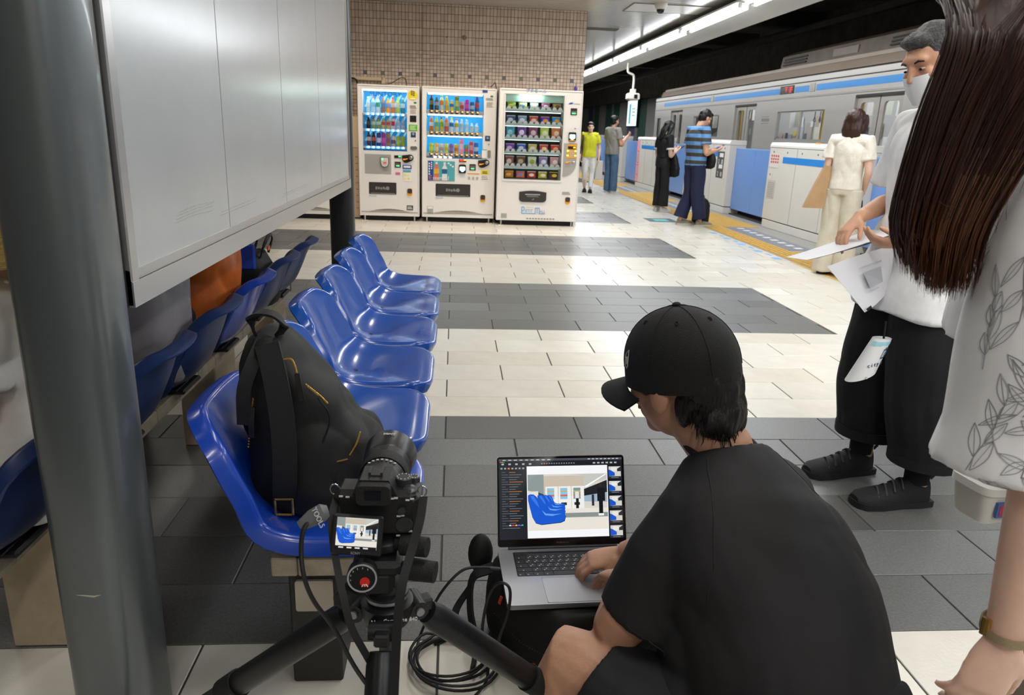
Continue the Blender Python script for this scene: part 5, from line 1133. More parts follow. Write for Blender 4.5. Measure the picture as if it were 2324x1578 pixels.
polys = [RC('f4f6f8', 0, 0, 1, 1)] + picture(0.0, 0.08, 1, 1) + [RC('101214', 0, 0, 1, 0.10)] + [RC('e8e8e8', 0.08 + 0.2 * k, 0.03, 0.2 + 0.2 * k, 0.07) for k in range(4)]
screen(mon, 'monitor_screen', 0.062, 0.047, -0.0043, polys).location = (0, 0, 0.003)
text('monitor_lettering', 'SONY', 0.0055, M('mon_print', '8a8a8a', 0.5), mon, (0, -0.0045, -0.0268), (R(90), 0, 0))
MB().tube([(-0.0235, -0.035, -0.01), (-0.0235, -0.028, -0.015), (-0.0235, -0.02, -0.02)], 0.008, 8).build('monitor_hinge', CB, cm)
for x in (-0.067, 0.070):
    MB().tube([V((x + 0.007 * math.cos(t), 0.004, 0.026 + 0.009 * math.sin(t))) for t in [2 * PI * k / 14 for k in range(15)]], 0.0012, 6).build('strap_ring', CHROME, cm)
ribbon([(-0.062, -0.008, 0.020), (-0.064, -0.04, -0.005), (-0.056, -0.056, -0.06), (-0.040, -0.088, -0.10), (-0.026, -0.10, -0.15), (0.0, -0.10, -0.21), (0.026, -0.098, -0.275), (0.036, -0.094, -0.33)], 0.011, 0.0022, (0.3, -1, 0.2)).build('neck_strap', WEB, cm)
ribbon([(0.074, -0.015, 0.026), (0.072, -0.048, 0.005), (0.062, -0.078, -0.03), (0.054, -0.125, -0.055), (0.05, -0.145, -0.095), (0.048, -0.16, -0.15), (0.046, -0.172, -0.23), (0.046, -0.175, -0.32)], 0.013, 0.0025, (-0.2, -1, 0.2)).build('neck_strap', WEB, cm)
# tether cable with clamp plug
TC = M('cable_black', '131315', 0.5)
cb_ = thing('tether_cable', 'black tether cable from camera to floor coil', 'cable')
MB().tube(crom([(-0.182, 1.001, 0.742), (-0.200, 0.992, 0.742), (-0.214, 0.979, 0.729), (-0.218, 0.971, 0.698), (-0.213, 0.959, 0.661), (-0.200, 0.957, 0.621), (-0.173, 0.962, 0.568), (-0.137, 0.95, 0.498), (-0.085, 0.93, 0.44), (-0.03, 1.0, 0.32), (0.01, 1.2, 0.12), (0.045, 1.40, 0.02), (0.089, 1.48, 0.010), (0.102, 1.55, 0.010)], 6), 0.0036, 8).build('cable', TC, cb_)
pts = []
for k in range(5):
    for j in range(12):
        a = 2 * PI * (j / 12) + 2.2; rr = 0.085 + 0.012 * math.sin(k * 2.1) ; pts.append((0.01 + 0.012 * math.sin(k * 1.7) + rr * 1.15 * math.cos(a), 1.56 + 0.014 * math.cos(k * 2.3) + rr * 1.05 * math.sin(a), 0.006 + 0.0055 * k + 0.01 * abs(math.sin(a + k))))
MB().tube(crom(pts, 3), 0.0036, 8).build('coil', TC, cb_)
MB().tube(crom([(0.128, 1.655, 0.213), (0.085, 1.66, 0.216), (0.033, 1.65, 0.215), (-0.017, 1.63, 0.17), (-0.05, 1.66, 0.08), (-0.075, 1.66, 0.014), (-0.085, 1.60, 0.006)], 6), 0.0036, 8).build('laptop_lead', TC, cb_)
MB().tube(crom([(0.085, 1.549, 0.010), (0.080, 1.512, 0.139), (0.090, 1.481, 0.248), (0.108, 1.462, 0.300), (0.128, 1.452, 0.308), (0.139, 1.450, 0.285), (0.135, 1.455, 0.223), (0.12, 1.484, 0.134), (0.115, 1.52, 0.020), (0.10, 1.50, 0.010)], 6), 0.0036, 8).build('standing_loop', TC, cb_)
plg = MB().tube([(-0.222, 0.988, 0.728), (-0.205, 0.994, 0.738), (-0.190, 1.000, 0.744), (-0.183, 1.003, 0.745)], [0.008, 0.013, 0.014, 0.009], 10).build('cable_clamp', M('clamp_grey', '55585a', 0.5), cb_)
text('clamp_lettering', 'TOOLS', 0.011, M('clamp_print', 'b9bcbd', 0.5), plg, (-0.194, 0.983, 0.745), (R(72), R(70), R(10)))
MB().cyl((0.133, 1.655, 0.213), (0.105, 1.658, 0.214), 0.0055, n=8).build('laptop_plug', GREYM, cb_)
settle(cb_, (0.01, 1.56, 0))
# tripod and geared head
TB = M('tripod_black', '17181a', 0.38, metal=0.2); TK = M('tripod_grey', '2c2d2f', 0.45)
tp = thing('tripod', 'black tripod with three-way head standing low in front of the seats', 'tripod')
MB().lathe([(0.030, 0), (0.030, 0.012), (0.022, 0.016)], (-0.105, 1.045, 0.663), n=24).build('quick_plate', TB, tp)
hm = MB().box((-0.150, 0.995, 0.632), (-0.075, 1.075, 0.658), 0.008); hm.box((-0.135, 1.0, 0.592), (-0.085, 1.06, 0.64), 0.01); hm.build('head_block', TB, tp)
dl_ = MB().lathe([(0.024, 0), (0.024, 0.016), (0.021, 0.019)], (-0.132, 1.0, 0.640), (0, -1, 0.15), 32).build('scale_dial', TB, tp)
MB().lathe([(0.0225, 0.0192), (0.0225, 0.0198), (0.020, 0.0198), (0.020, 0.0192)], (-0.132, 1.0, 0.640), (0, -1, 0.15), 32, cap=False).build('dial_ring', M('dial_grey', '9a9c9e', 0.4), dl_)
MB().lathe([(0.0075, 0.019), (0.0075, 0.0208)], (-0.128, 1.0, 0.634), (0, -1, 0.15), 20).build('dial_emblem', M('emblem_red', 'c8281e', 0.4), dl_)
for ax in (-0.5, 0, 0.5): MB().tube([(-0.128 + 0.004 * ax, 0.979, 0.634), (-0.128 + 0.009 * ax, 0.979, 0.6305 - 0.001)], 0.0008, 5).build('emblem_stroke', M('emblem_white', 'f0f0f0', 0.5), dl_)
for k in range(9):
    a = R(60 + k * 26); bx('dial_tick', (-0.132 + 0.0175 * math.cos(a) - 0.0005, 0.980, 0.643 + 0.0175 * math.sin(a) - 0.0012), (-0.132 + 0.0175 * math.cos(a) + 0.0005, 0.9815, 0.643 + 0.0175 * math.sin(a) + 0.0012), MATS['dial_grey'], dl_)
def knob(a, b, r_):
    a, b = V(a), V(b); m_ = MB().tube([a, a.lerp(b, 0.15), a.lerp(b, 0.2), b], [r_ * 0.6, r_ * 0.6, r_, r_ * 0.92], 14)
    return m_.build('knob', RUB, tp)
knob((-0.085, 1.03, 0.672), (-0.035, 1.015, 0.674), 0.017); knob((-0.080, 1.02, 0.636), (-0.022, 1.005, 0.636), 0.018); knob((-0.14, 1.02, 0.610), (-0.165, 0.98, 0.602), 0.016)
MB().lathe([(0.030, 0.0), (0.034, 0.004), (0.034, 0.014), (0.026, 0.018), (0.026, 0.032)], (-0.10, 1.03, 0.575), n=30).build('pan_base', TB, tp)
MB().lathe([(0.0345, 0.006), (0.0345, 0.011)], (-0.10, 1.03, 0.575), n=30, cap=False).build('pan_scale', M('scale_silver', '85878a', 0.35, metal=0.6), tp)
MB().lathe([(0.028, -0.045), (0.036, -0.04), (0.042, -0.02), (0.042, -0.004), (0.034, 0.0)], (-0.10, 1.03, 0.575), n=30).build('crown', TB, tp)
text('crown_lettering', 'Neo Carmagne 640', 0.009, M('crown_print', 'c8c8c8', 0.5), tp, (-0.085, 0.9875, 0.562), (R(90), 0, R(6)))
AP = V((-0.10, 1.03, 0.548))
for F_ in ((-0.74, 1.24, 0.0), (0.44, 1.26, 0.0), (-0.115, 0.60, 0.0)):
    F_ = V(F_); h_ = V((F_.x - AP.x, F_.y - AP.y, 0)).normalized(); A_ = AP + h_ * 0.048; d_ = (F_ - A_).normalized()
    lg_ = MB().tube([A_ + d_ * 0.03, A_ + d_ * 0.05, A_ + d_ * 0.32, A_ + d_ * 0.325], [0.019, 0.0235, 0.0225, 0.019], 18).build('leg', TB, tp)
    MB().tube([A_ + d_ * 0.32, F_ - d_ * 0.03], [0.0185, 0.016], 16).build('lower_section', TK, lg_)
    MB().tube([A_ + d_ * 0.315, A_ + d_ * 0.36], [0.0255, 0.0245], 18).build('leg_lock', RUB, lg_)
    MB().tube([F_ - d_ * 0.035, F_ - d_ * 0.004], [0.018, 0.013], 12).build('rubber_foot', RUB, lg_)
    sd_ = h_.cross(V((0, 0, 1)))
    MB().tube([A_ - sd_ * 0.022, A_ + sd_ * 0.022], [0.016, 0.016], 16).build('leg_hinge', TB, tp)
    MB().tube([A_ - sd_ * 0.026, A_ + sd_ * 0.026], [0.007, 0.007], 10).build('hinge_bolt', MATS['scale_silver'], tp)
    MB().box((-0.012, -0.02, -0.012), (0.012, 0.045, 0.010), 0.003, Matrix.Translation(AP + h_ * 0.03) @ h_.to_track_quat('Y', 'Z').to_matrix().to_4x4()).build('leg_yoke', TB, tp)
MB().cyl((-0.10, 1.03, 0.53), (-0.10, 1.03, 0.36), 0.014, n=16).build('centre_column', TK, tp)
settle(tp, (-0.10, 1.03, 0))

# ================================================================== LAPTOP ON ITS BAG
SGY = M('laptop_grey', '8d8e93', 0.32, metal=0.8); KEY = M('key_black', '16161a', 0.45); KL = M('key_print', 'a8a8ae', 0.5)
lp = thing('laptop', 'open dark-grey laptop showing a photo editor, resting on the black bag', 'laptop', (0.306, 1.745, 0.208), R(2.4))
LW, LD = 0.357, 0.246
def rslab(x0, y0, x1, y1, z0, z1, r): 
    return MB().prism(rrect(x0, y0, x1, y1, r, 6), (0, 0, z1 - z0), V((0, 0, z0)), V((1, 0, 0)), V((0, 1, 0)))
base = rslab(-LW / 2, -LD, LW / 2, 0, 0.0, 0.0125, 0.012).build('base', SGY, lp, 30)
kb = rslab(-0.140, -0.128, 0.140, -0.018, 0.0125, 0.0128, 0.004).build('keyboard_well', M('well_black', '0e0e11', 0.5), base)
def key(x0, y0, x1, y1, marks=1):
    k_ = MB().box((x0, y0, 0.0128), (x1, y1, 0.0138), 0.0006).build('key', KEY, kb, 20)
    for j in range(marks): bx('key_mark', ((x0 + x1) / 2 - 0.0045 + 0.005 * j, (y0 + y1) / 2 - 0.0045 + 0.006 * j, 0.0138), ((x0 + x1) / 2 - 0.0012 + 0.005 * j, (y0 + y1) / 2 - 0.0015 + 0.006 * j, 0.0139), KL, k_)
bx('touch_strip', (-0.118, -0.0335, 0.0128), (0.138, -0.0205, 0.0131), M('strip_dark', '121218', 0.2), kb); key(-0.138, -0.033, -0.121, -0.021, 0)
for r_, (n, x0, lead) in enumerate(((13, -0.138, 0.030), (13, -0.138, 0.024), (12, -0.138, 0.031), (11, -0.138, 0.040))):
    y1 = -0.0365 - r_ * 0.0188; y0 = y1 - 0.0165
    key(x0, y0, x0 + lead - 0.002, y1, 1); xx = x0 + lead; rem = 0.138 - xx; n2 = n - 1; step = rem / n2
    for k in range(n2): key(xx + k * step, y0, xx + (k + 1) * step - 0.0022, y1, 2)
y1 = -0.0365 - 4 * 0.0188; y0 = y1 - 0.0165
for (a, b) in ((-0.138, -0.121), (-0.119, -0.099), (-0.097, -0.073), (-0.071, -0.048), (-0.046, 0.022), (0.024, 0.045), (0.047, 0.067), (0.069, 0.088), (0.09, 0.105), (0.107, 0.121), (0.123, 0.138)): key(a, y0, b, y1, 0 if b - a > 0.05 else 1)
rslab(-0.080, -0.240, 0.080, -0.140, 0.0125, 0.0129, 0.005).build('trackpad', M('trackpad_grey', '999aa0', 0.3, metal=0.75), base)
tpg = MB()
for a in ((-0.0806, -0.2406, 0.0806, -0.240), (-0.0806, -0.14, 0.0806, -0.1394), (-0.0806, -0.2406, -0.080, -0.1394), (0.080, -0.2406, 0.0806, -0.1394)): tpg.box((a[0], a[1], 0.0125), (a[2], a[3], 0.01285))
tpg.build('trackpad_gap', M('gap_grey', '5a5b60', 0.5), base)
for (x, y) in ((-0.16, -0.02), (0.16, -0.02), (-0.16, -0.226), (0.16, -0.226)): MB().lathe([(0.008, -0.003), (0.008, 0.0)], (x, y, 0), n=12).build('rubber_foot', RUB, base)
MB().cyl((-0.15, 0.001, 0.012), (0.15, 0.001, 0.012), 0.0055, n=12).build('hinge', M('hinge_black', '101013', 0.4), lp)
lid = bpy.data.objects.new('lid', MB().prism(rrect(-LW / 2, 0.003, LW / 2, 0.246, 0.009, 6), (0, 0.005, 0), V((0, 0, 0)), V((1, 0, 0)), V((0, 0, 1))).mesh('lid', 30)); COL.objects.link(lid); lid.parent = lp
lid.data.materials.append(SGY); lid.location = (0, 0.002, 0.012); lid.rotation_euler = (R(-24), 0, 0)
MB().prism(rrect(-LW / 2 + 0.0012, 0.0045, LW / 2 - 0.0012, 0.2445, 0.008, 6), (0, -0.0006, 0), V((0, 0, 0)), V((1, 0, 0)), V((0, 0, 1))).build('bezel', M('bezel_black', '08080a', 0.12), lid)
text('bezel_lettering', 'MacBook Pro', 0.0062, M('bezel_print', '4a4a4e', 0.5), lid, (0, -0.0009, 0.0125), (R(90), 0, 0))
U0, U1, V0_, V1_ = 0.22, 0.875, 0.0, 0.905
P = [RC('16191e', 0, 0, 1, 1), RC('20242b', 0, 0, 0.22, 0.905), RC('4a4f57', 0, 0.972, 1, 1.0), RC('1c2026', 0, 0.905, 1, 0.972)]
for k in range(9): P.append(RC('c8ccd2', 0.03 + k * 0.045, 0.98, 0.055 + k * 0.045, 0.99))
for k in range(8): P.append(RC('c8ccd2', 0.72 + k * 0.033, 0.98, 0.74 + k * 0.033, 0.991))
P += [RC('ff5f57', 0.008, 0.955, 0.016, 0.966), RC('febc2e', 0.022, 0.955, 0.03, 0.966), RC('28c840', 0.036, 0.955, 0.044, 0.966)]
for k in range(7): P.append(RC('9aa0a8' if k != 2 else 'e07a30', 0.012 + k * 0.029, 0.872, 0.028 + k * 0.029, 0.892))
for k in range(5): P.append(RC('b0b6be', 0.02 + k * 0.055, 0.925, 0.04 + k * 0.055, 0.945))
for k in range(14): P.append(RC('8a9098' if k != 1 else 'e07a30', 0.34 + k * 0.02, 0.93, 0.35 + k * 0.02, 0.944))
for k in range(6): P.append(RC('a8aeb6', 0.76 + k * 0.035, 0.925, 0.78 + k * 0.035, 0.945))
for k in range(24):
    v = 0.83 - k * 0.030; P.append(RC('5a6068', 0.02, v, 0.05 + 0.02 * (k % 3), v + 0.008)); P.append(RC('7a828c' if k % 4 else 'd07a3a', 0.08, v, 0.13 + 0.07 * ((k * 5) % 7) / 7, v + 0.006))
for k, c in enumerate(('e8e8e8', 'e83a30', 'f0c040', 'a040e0', '30c0b0')): P.append(RC(c, 0.075 + k * 0.024, 0.17, 0.090 + k * 0.024, 0.185))
P += [RC('f6f7f9', U0, V0_ + 0.012, U1, V1_)] + picture(U0 + 0.006, 0.105, U1 - 0.006, 0.80)
for k in range(5):
    v1 = 0.885 - k * 0.185; a0, a1 = 0.885, 0.985; b0 = max(0.01, v1 - 0.125)
    f = lambda a, b: (a0 + (a1 - a0) * a, b0 + (v1 - b0) * b)
    P += [RC('2a2e36', a0 - 0.004, b0 - 0.03, a1 + 0.004, v1 + 0.004), ('d4d0c8', [f(0, 0), f(1, 0), f(1, 1), f(0, 1)]), ('e8e6e2', [f(.2, .5), f(.65, .5), f(.65, .9), f(.2, .9)]), ('2a3038', [f(.7, .5), f(1, .5), f(1, 1), f(.7, .75)]), ('1a58c8', [f(0, .7), f(.2, .6), f(.5, .35), f(.5, .05), f(0, 0)]), RC('8a9098', a0 + 0.02, b0 - 0.02, a1 - 0.02, b0 - 0.014)]
scr = screen(lid, 'screen', 0.344, 0.2155, -0.0007, P); scr.location = (0, 0, 0.131)
# camera bag under the laptop
lb = thing('camera_bag', 'black padded camera bag lying on the floor under the laptop', 'bag')
pts = [(0.115, 1.74), (0.11, 1.66), (0.16, 1.56), (0.23, 1.49), (0.29, 1.46), (0.50, 1.46), (0.52, 1.50), (0.52, 1.74), (0.48, 1.775), (0.16, 1.775)]
cx = sum(p[0] for p in pts) / 10; cy = sum(p[1] for p in pts) / 10
loopb = [V((p.x, p.y, 0)) for p in crom([(p[0], p[1], 0) for p in pts + [pts[0]]], 5)][:-1]
mb = MB(); mb.loft([[V((cx + (p.x - cx) * k, cy + (p.y - cy) * k, z)) for p in loopb] for k, z in ((0.86, 0.001), (0.96, 0.008), (1.03, 0.03), (1.06, 0.08), (1.05, 0.14), (1.0, 0.18), (0.93, 0.198), (0.86, 0.2035))])
rbuild(mb, 'bag_body', BAGK, lb, 0.008, 2, 0.5)
ribbon([(0.115, 1.70, 0.19), (0.062, 1.70, 0.16), (0.055, 1.66, 0.09), (0.07, 1.60, 0.03), (0.06, 1.53, 0.012)], 0.03, 0.006, (-1, -0.3, 0.3)).build('shoulder_strap', WEB, lb)
ribbon([(0.06, 1.75, 0.10), (0.02, 1.72, 0.05), (0.0, 1.66, 0.012), (-0.04, 1.64, 0.004)], 0.022, 0.003, (-0.3, -0.2, 1)).build('webbing_tail', WEB, lb)
MB().ell((0.085, 1.80, 0.17), (0.035, 0.03, 0.06)).build('padded_lug', BAGK, lb)
for a, b in (((0.20, 1.47, 0.05), (0.205, 1.467, 0.075)), ((0.125, 1.585, 0.16), (0.13, 1.578, 0.185))): ribbon([a, V(a).lerp(V(b), 0.5), b], 0.008, 0.003, (-0.6, -0.8, 0)).build('red_tab', M('tab_red', 'b8281e', 0.5), lb)
zipper([(0.115, 1.60, 0.12), (0.17, 1.50, 0.115), (0.24, 1.445, 0.11), (0.30, 1.425, 0.11)], 0.002).build('zip', LEA, lb)
settle(lb, (0.3, 1.6, 0))
# ================================================================== CEILING CAMERAS
WHT = M('cctv_white', 'd8d4c8', 0.4)
dc = thing('dome_camera', 'white ceiling dome camera with a dark lens bubble', 'camera', (2.71, 10.5, 3.0))
MB().lathe([(0.085, 0), (0.085, -0.02), (0.075, -0.05), (0.06, -0.075)], n=24).build('housing', WHT, dc); MB().ell((0, 0, -0.078), (0.055, 0.055, 0.05), 18, 10).build('dome', M('dome_dark', '2a2826', 0.1), dc)
cc = thing('pole_camera', 'white surveillance camera hanging on a bent pole over the platform edge', 'camera')
B0 = V((3.86, 17.4, 2.86))
MB().tube(crom([B0, B0 + V((0, 0, -0.14)), B0 + V((0.02, 0, -0.20)), B0 + V((0.12, 0, -0.24)), B0 + V((0.15, 0, -0.30)), B0 + V((0.15, 0, -0.56))], 5), 0.025, 10).build('pole', WHT, cc)
bx('mount_box', (B0.x + 0.09, 17.34, 2.20), (B0.x + 0.21, 17.46, 2.31), WHT, cc, 0.01)
MB().box((B0.x + 0.02, 17.20, 2.07), (B0.x + 0.28, 17.55, 2.22), 0.03).build('housing', WHT, cc)
MB().prism(rrect(B0.x + 0.12, 2.085, B0.x + 0.26, 2.20, 0.02), (0, -0.02, 0), V((0, 17.20, 0)), FX, FZ).build('hood', WHT, cc); bx('lens_window', (B0.x + 0.135, 17.17, 2.10), (B0.x + 0.21, 17.181, 2.185), M('lens_black', '1a1a20', 0.1), cc)
settle(cc, B0)
# ================================================================== PEOPLE: toolkit
SKIN = M('skin', 'd3a184', 0.5, var=0.10, vs=9, sss=0.12, bump=0.05, bs=120)
SKINP = M('skin_pale', 'e0b9a4', 0.5, var=0.08, vs=9, sss=0.12, bump=0.05, bs=120)
EYEW = M('eye_white', 'b9aaa0', 0.3); EYED = M('eye_dark', '1a1210', 0.2); LIP = M('lip', 'b56b5f', 0.5)
HAIRK = M('hair_black', '141213', 0.42, var=0.4, vs=60, bump=0.5, bs=160, stretch=(1, 1, 0.15))
def axes(fwd, up):
    f = V(fwd).normalized(); u = V(up); u = (u - f * u.dot(f)).normalized(); r = f.cross(u)
    return Matrix((r, f, u)).transposed()
def add_head(mb, c, fwd, up, s=1.0, ears=True):
    A = axes(fwd, up); c = V(c); T = lambda x, y, z: c + A @ V((x, y, z)) * s
    E3 = lambda p, r: mb.ell(T(*p), [q * s for q in r], 20, 14, A)
    E3((0, -0.012, 0.030), (0.074, 0.092, 0.088)); E3((0, 0.012, -0.028), (0.062, 0.074, 0.082)); E3((0, 0.056, -0.088), (0.026, 0.024, 0.020))
    E3((0, 0.070, 0.032), (0.050, 0.020, 0.020)); E3((0, 0.072, -0.062), (0.026, 0.018, 0.022))
    for sx in (-1, 1):
        E3((0.040 * sx, 0.058, -0.022), (0.022, 0.022, 0.024))
        if ears: E3((0.074 * sx, -0.010, -0.008), (0.009, 0.019, 0.031)); E3((0.078 * sx, -0.014, 0.004), (0.008, 0.014, 0.016))
    mb.tube([T(0, 0.082, 0.018), T(0, 0.094, -0.006), T(0, 0.102, -0.026), T(0, 0.084, -0.038)], [0.008 * s, 0.010 * s, 0.014 * s, 0.010 * s], 10)
    return A
def face_parts(parent, c, fwd, up, s=1.0):
    A = axes(fwd, up); c = V(c); T = lambda x, y, z: c + A @ V((x, y, z)) * s
    for sx in (-1, 1):
        e = MB().ell(T(0.031 * sx, 0.0765, 0.004), (0.012 * s, 0.008 * s, 0.0042 * s), 12, 8, A).build('eye', EYEW, parent)
        MB().ell(T(0.031 * sx, 0.0825, 0.0035), (0.0068 * s, 0.003 * s, 0.0042 * s), 10, 6, A).build('iris', EYED, e)
        MB().tube([T(0.018 * sx, 0.089, 0.026), T(0.032 * sx, 0.088, 0.031), T(0.047 * sx, 0.078, 0.026)], [0.003 * s, 0.004 * s, 0.002 * s], 6).build('eyebrow', HAIRK, parent)
    MB().tube([T(-0.022, 0.083, -0.059), T(-0.008, 0.0905, -0.057), T(0.008, 0.0905, -0.057), T(0.022, 0.083, -0.059)], [0.003 * s, 0.006 * s, 0.006 * s, 0.003 * s], 8).build('lips', LIP, parent)
def add_hand(mb, w_, d, n, th, s=1.0, curl=0.35, thumb=0.5, spread=0.06, curls=None):
    """w_ wrist, d pointing direction, n palm-side normal, th thumb-side direction"""
    w_ = V(w_); d = V(d).normalized(); n = V(n); n = (n - d * n.dot(d)).normalized(); t = d.cross(n).normalized()
    if t.dot(V(th)) < 0: t = -t
    mb.tube([w_ - d * 0.03 * s, w_, w_ + d * 0.03 * s, w_ + d * 0.065 * s, w_ + d * 0.088 * s], [0.024 * s, 0.026 * s, 0.037 * s, 0.041 * s, 0.038 * s], 14, side=t, ry=[0.018 * s, 0.018 * s, 0.016 * s, 0.014 * s, 0.011 * s])
    for i, (off, L_, r_) in enumerate(((0.030, 0.072, 0.0092), (0.0105, 0.081, 0.0094), (-0.0095, 0.075, 0.0090), (-0.028, 0.060, 0.0080))):
        p = w_ + d * (0.082 - 0.004 * abs(i - 1)) * s + t * off * s; ang = 0.0; cu = (curls[i] if curls else curl * (1 + 0.12 * i)); q = [p - d * 0.015 * s, p]
        dd = (d + t * spread * (1.2 - i)).normalized()
        for k, fr in enumerate((0.45, 0.30, 0.25)):
            ang += cu * (0.9, 1.2, 0.8)[k]; p = p + (dd * math.cos(ang) + n * math.sin(ang)) * L_ * fr * s; q.append(p)
        mb.tube(q, [r_ * 1.05 * s, r_ * 1.05 * s, r_ * s, r_ * 0.92 * s, r_ * 0.78 * s], 10, rounded=True)
    p0 = w_ + d * 0.022 * s + t * 0.022 * s; dd = (d * 0.62 + t * 0.72 + n * thumb * 0.5).normalized()
    p1 = p0 + dd * 0.036 * s; d2 = (d * 0.9 + t * 0.30 + n * thumb * 0.8).normalized(); p2 = p1 + d2 * 0.030 * s; p3 = p2 + d2 * 0.024 * s
    mb.tube([p0, p1, p2, p3], [0.015 * s, 0.0115 * s, 0.0105 * s, 0.0085 * s], 10, rounded=True)
def add_limb(mb, pts, rad, n=16, sub=4, side=None, flat=1.0):
    P = crom(pts, sub); r_ = lerp_list(rad, sub)
    mb.tube(P, r_, n, side=side, ry=[q * flat for q in r_])
def add_torso(mb, path, wid, dep, side, n=28, e=0.8, sub=3):
    P = crom(path, sub); W_ = lerp_list(wid, sub); D_ = lerp_list(dep, sub); rings = []; k = len(P); side = V(side)
    for i, p in enumerate(P):
        t = (P[min(i + 1, k - 1)] - P[max(i - 1, 0)]).normalized(); u = (side - t * side.dot(t)).normalized(); v = t.cross(u)
        rings.append([p + u * W_[i] * math.copysign(abs(math.cos(a)) ** e, math.cos(a)) + v * D_[i] * math.copysign(abs(math.sin(a)) ** e, math.sin(a)) for a in [2 * PI * j / n for j in range(n)]])
    mb.loft(rings)
def shoe(parent, ankle, fwd, L_, mt, sole, name='shoe', heel=0.0, wid=0.046, laces=None, top=0.075):
    """ankle (x,y) on floor at heel centre; fwd unit direction in xy"""
    a = V((ankle[0], ankle[1], 0)); f = V((fwd[0], fwd[1], 0)).normalized(); r = V((f.y, -f.x, 0))
    def ring(t, w_, h, z0=0.018 + heel): return [a + f * t + r * (w_ * math.copysign(abs(math.cos(q)) ** 0.75, math.cos(q))) + V((0, 0, z0 + max(0, math.sin(q)) * h + min(0, math.sin(q)) * 0.004)) for q in [2 * PI * j / 18 for j in range(18)]]
    mb = MB(); mb.loft([ring(-0.045, 0.018, 0.04), ring(-0.035, 0.034, top), ring(0.0, wid * 0.86, top * 1.05), ring(0.05 * L_ / 0.27, wid * 0.9, top * 1.0), ring(0.10 * L_ / 0.27, wid * 0.98, 0.058), ring(0.16 * L_ / 0.27, wid * 1.05, 0.045), ring(L_ - 0.075, wid, 0.036), ring(L_ - 0.05, wid * 0.6, 0.022)])
    u = mb.build(name, mt, parent, 50)
    out = [(-0.052, 0.018), (-0.048, wid * 0.8), (0.0, wid * 0.95), (0.08, wid * 0.95), (0.15 * L_ / 0.27, wid * 1.15), (L_ - 0.075, wid * 1.06), (L_ - 0.048, wid * 0.6), (L_ - 0.042, 0.0)]
    lp_ = out + [(p[0], -p[1]) for p in out[::-1][1:]]
    pts_ = [(a + f * p[0] + r * p[1]) for p in lp_]
    s_ = MB(); s_.loft([[p + V((0, 0, z)) for p in pts_] for z in (0.0015, 0.012, 0.024)]); s_.build('sole', sole, u, 50)
    if laces is not None:
        for k in range(4):
            t = (0.055 + 0.028 * k) * L_ / 0.27; h = 0.018 + heel + (0.083, 0.072, 0.060, 0.052)[k]
            MB().tube(crom([a + f * t + r * wid * 0.8 + V((0, 0, h - 0.022)), a + f * (t + 0.012) + V((0, 0, h + 0.002)), a + f * (t + 0.026) - r * wid * 0.8 + V((0, 0, h - 0.024))], 4), 0.0036, 6).build('lace', laces, u)
    return u
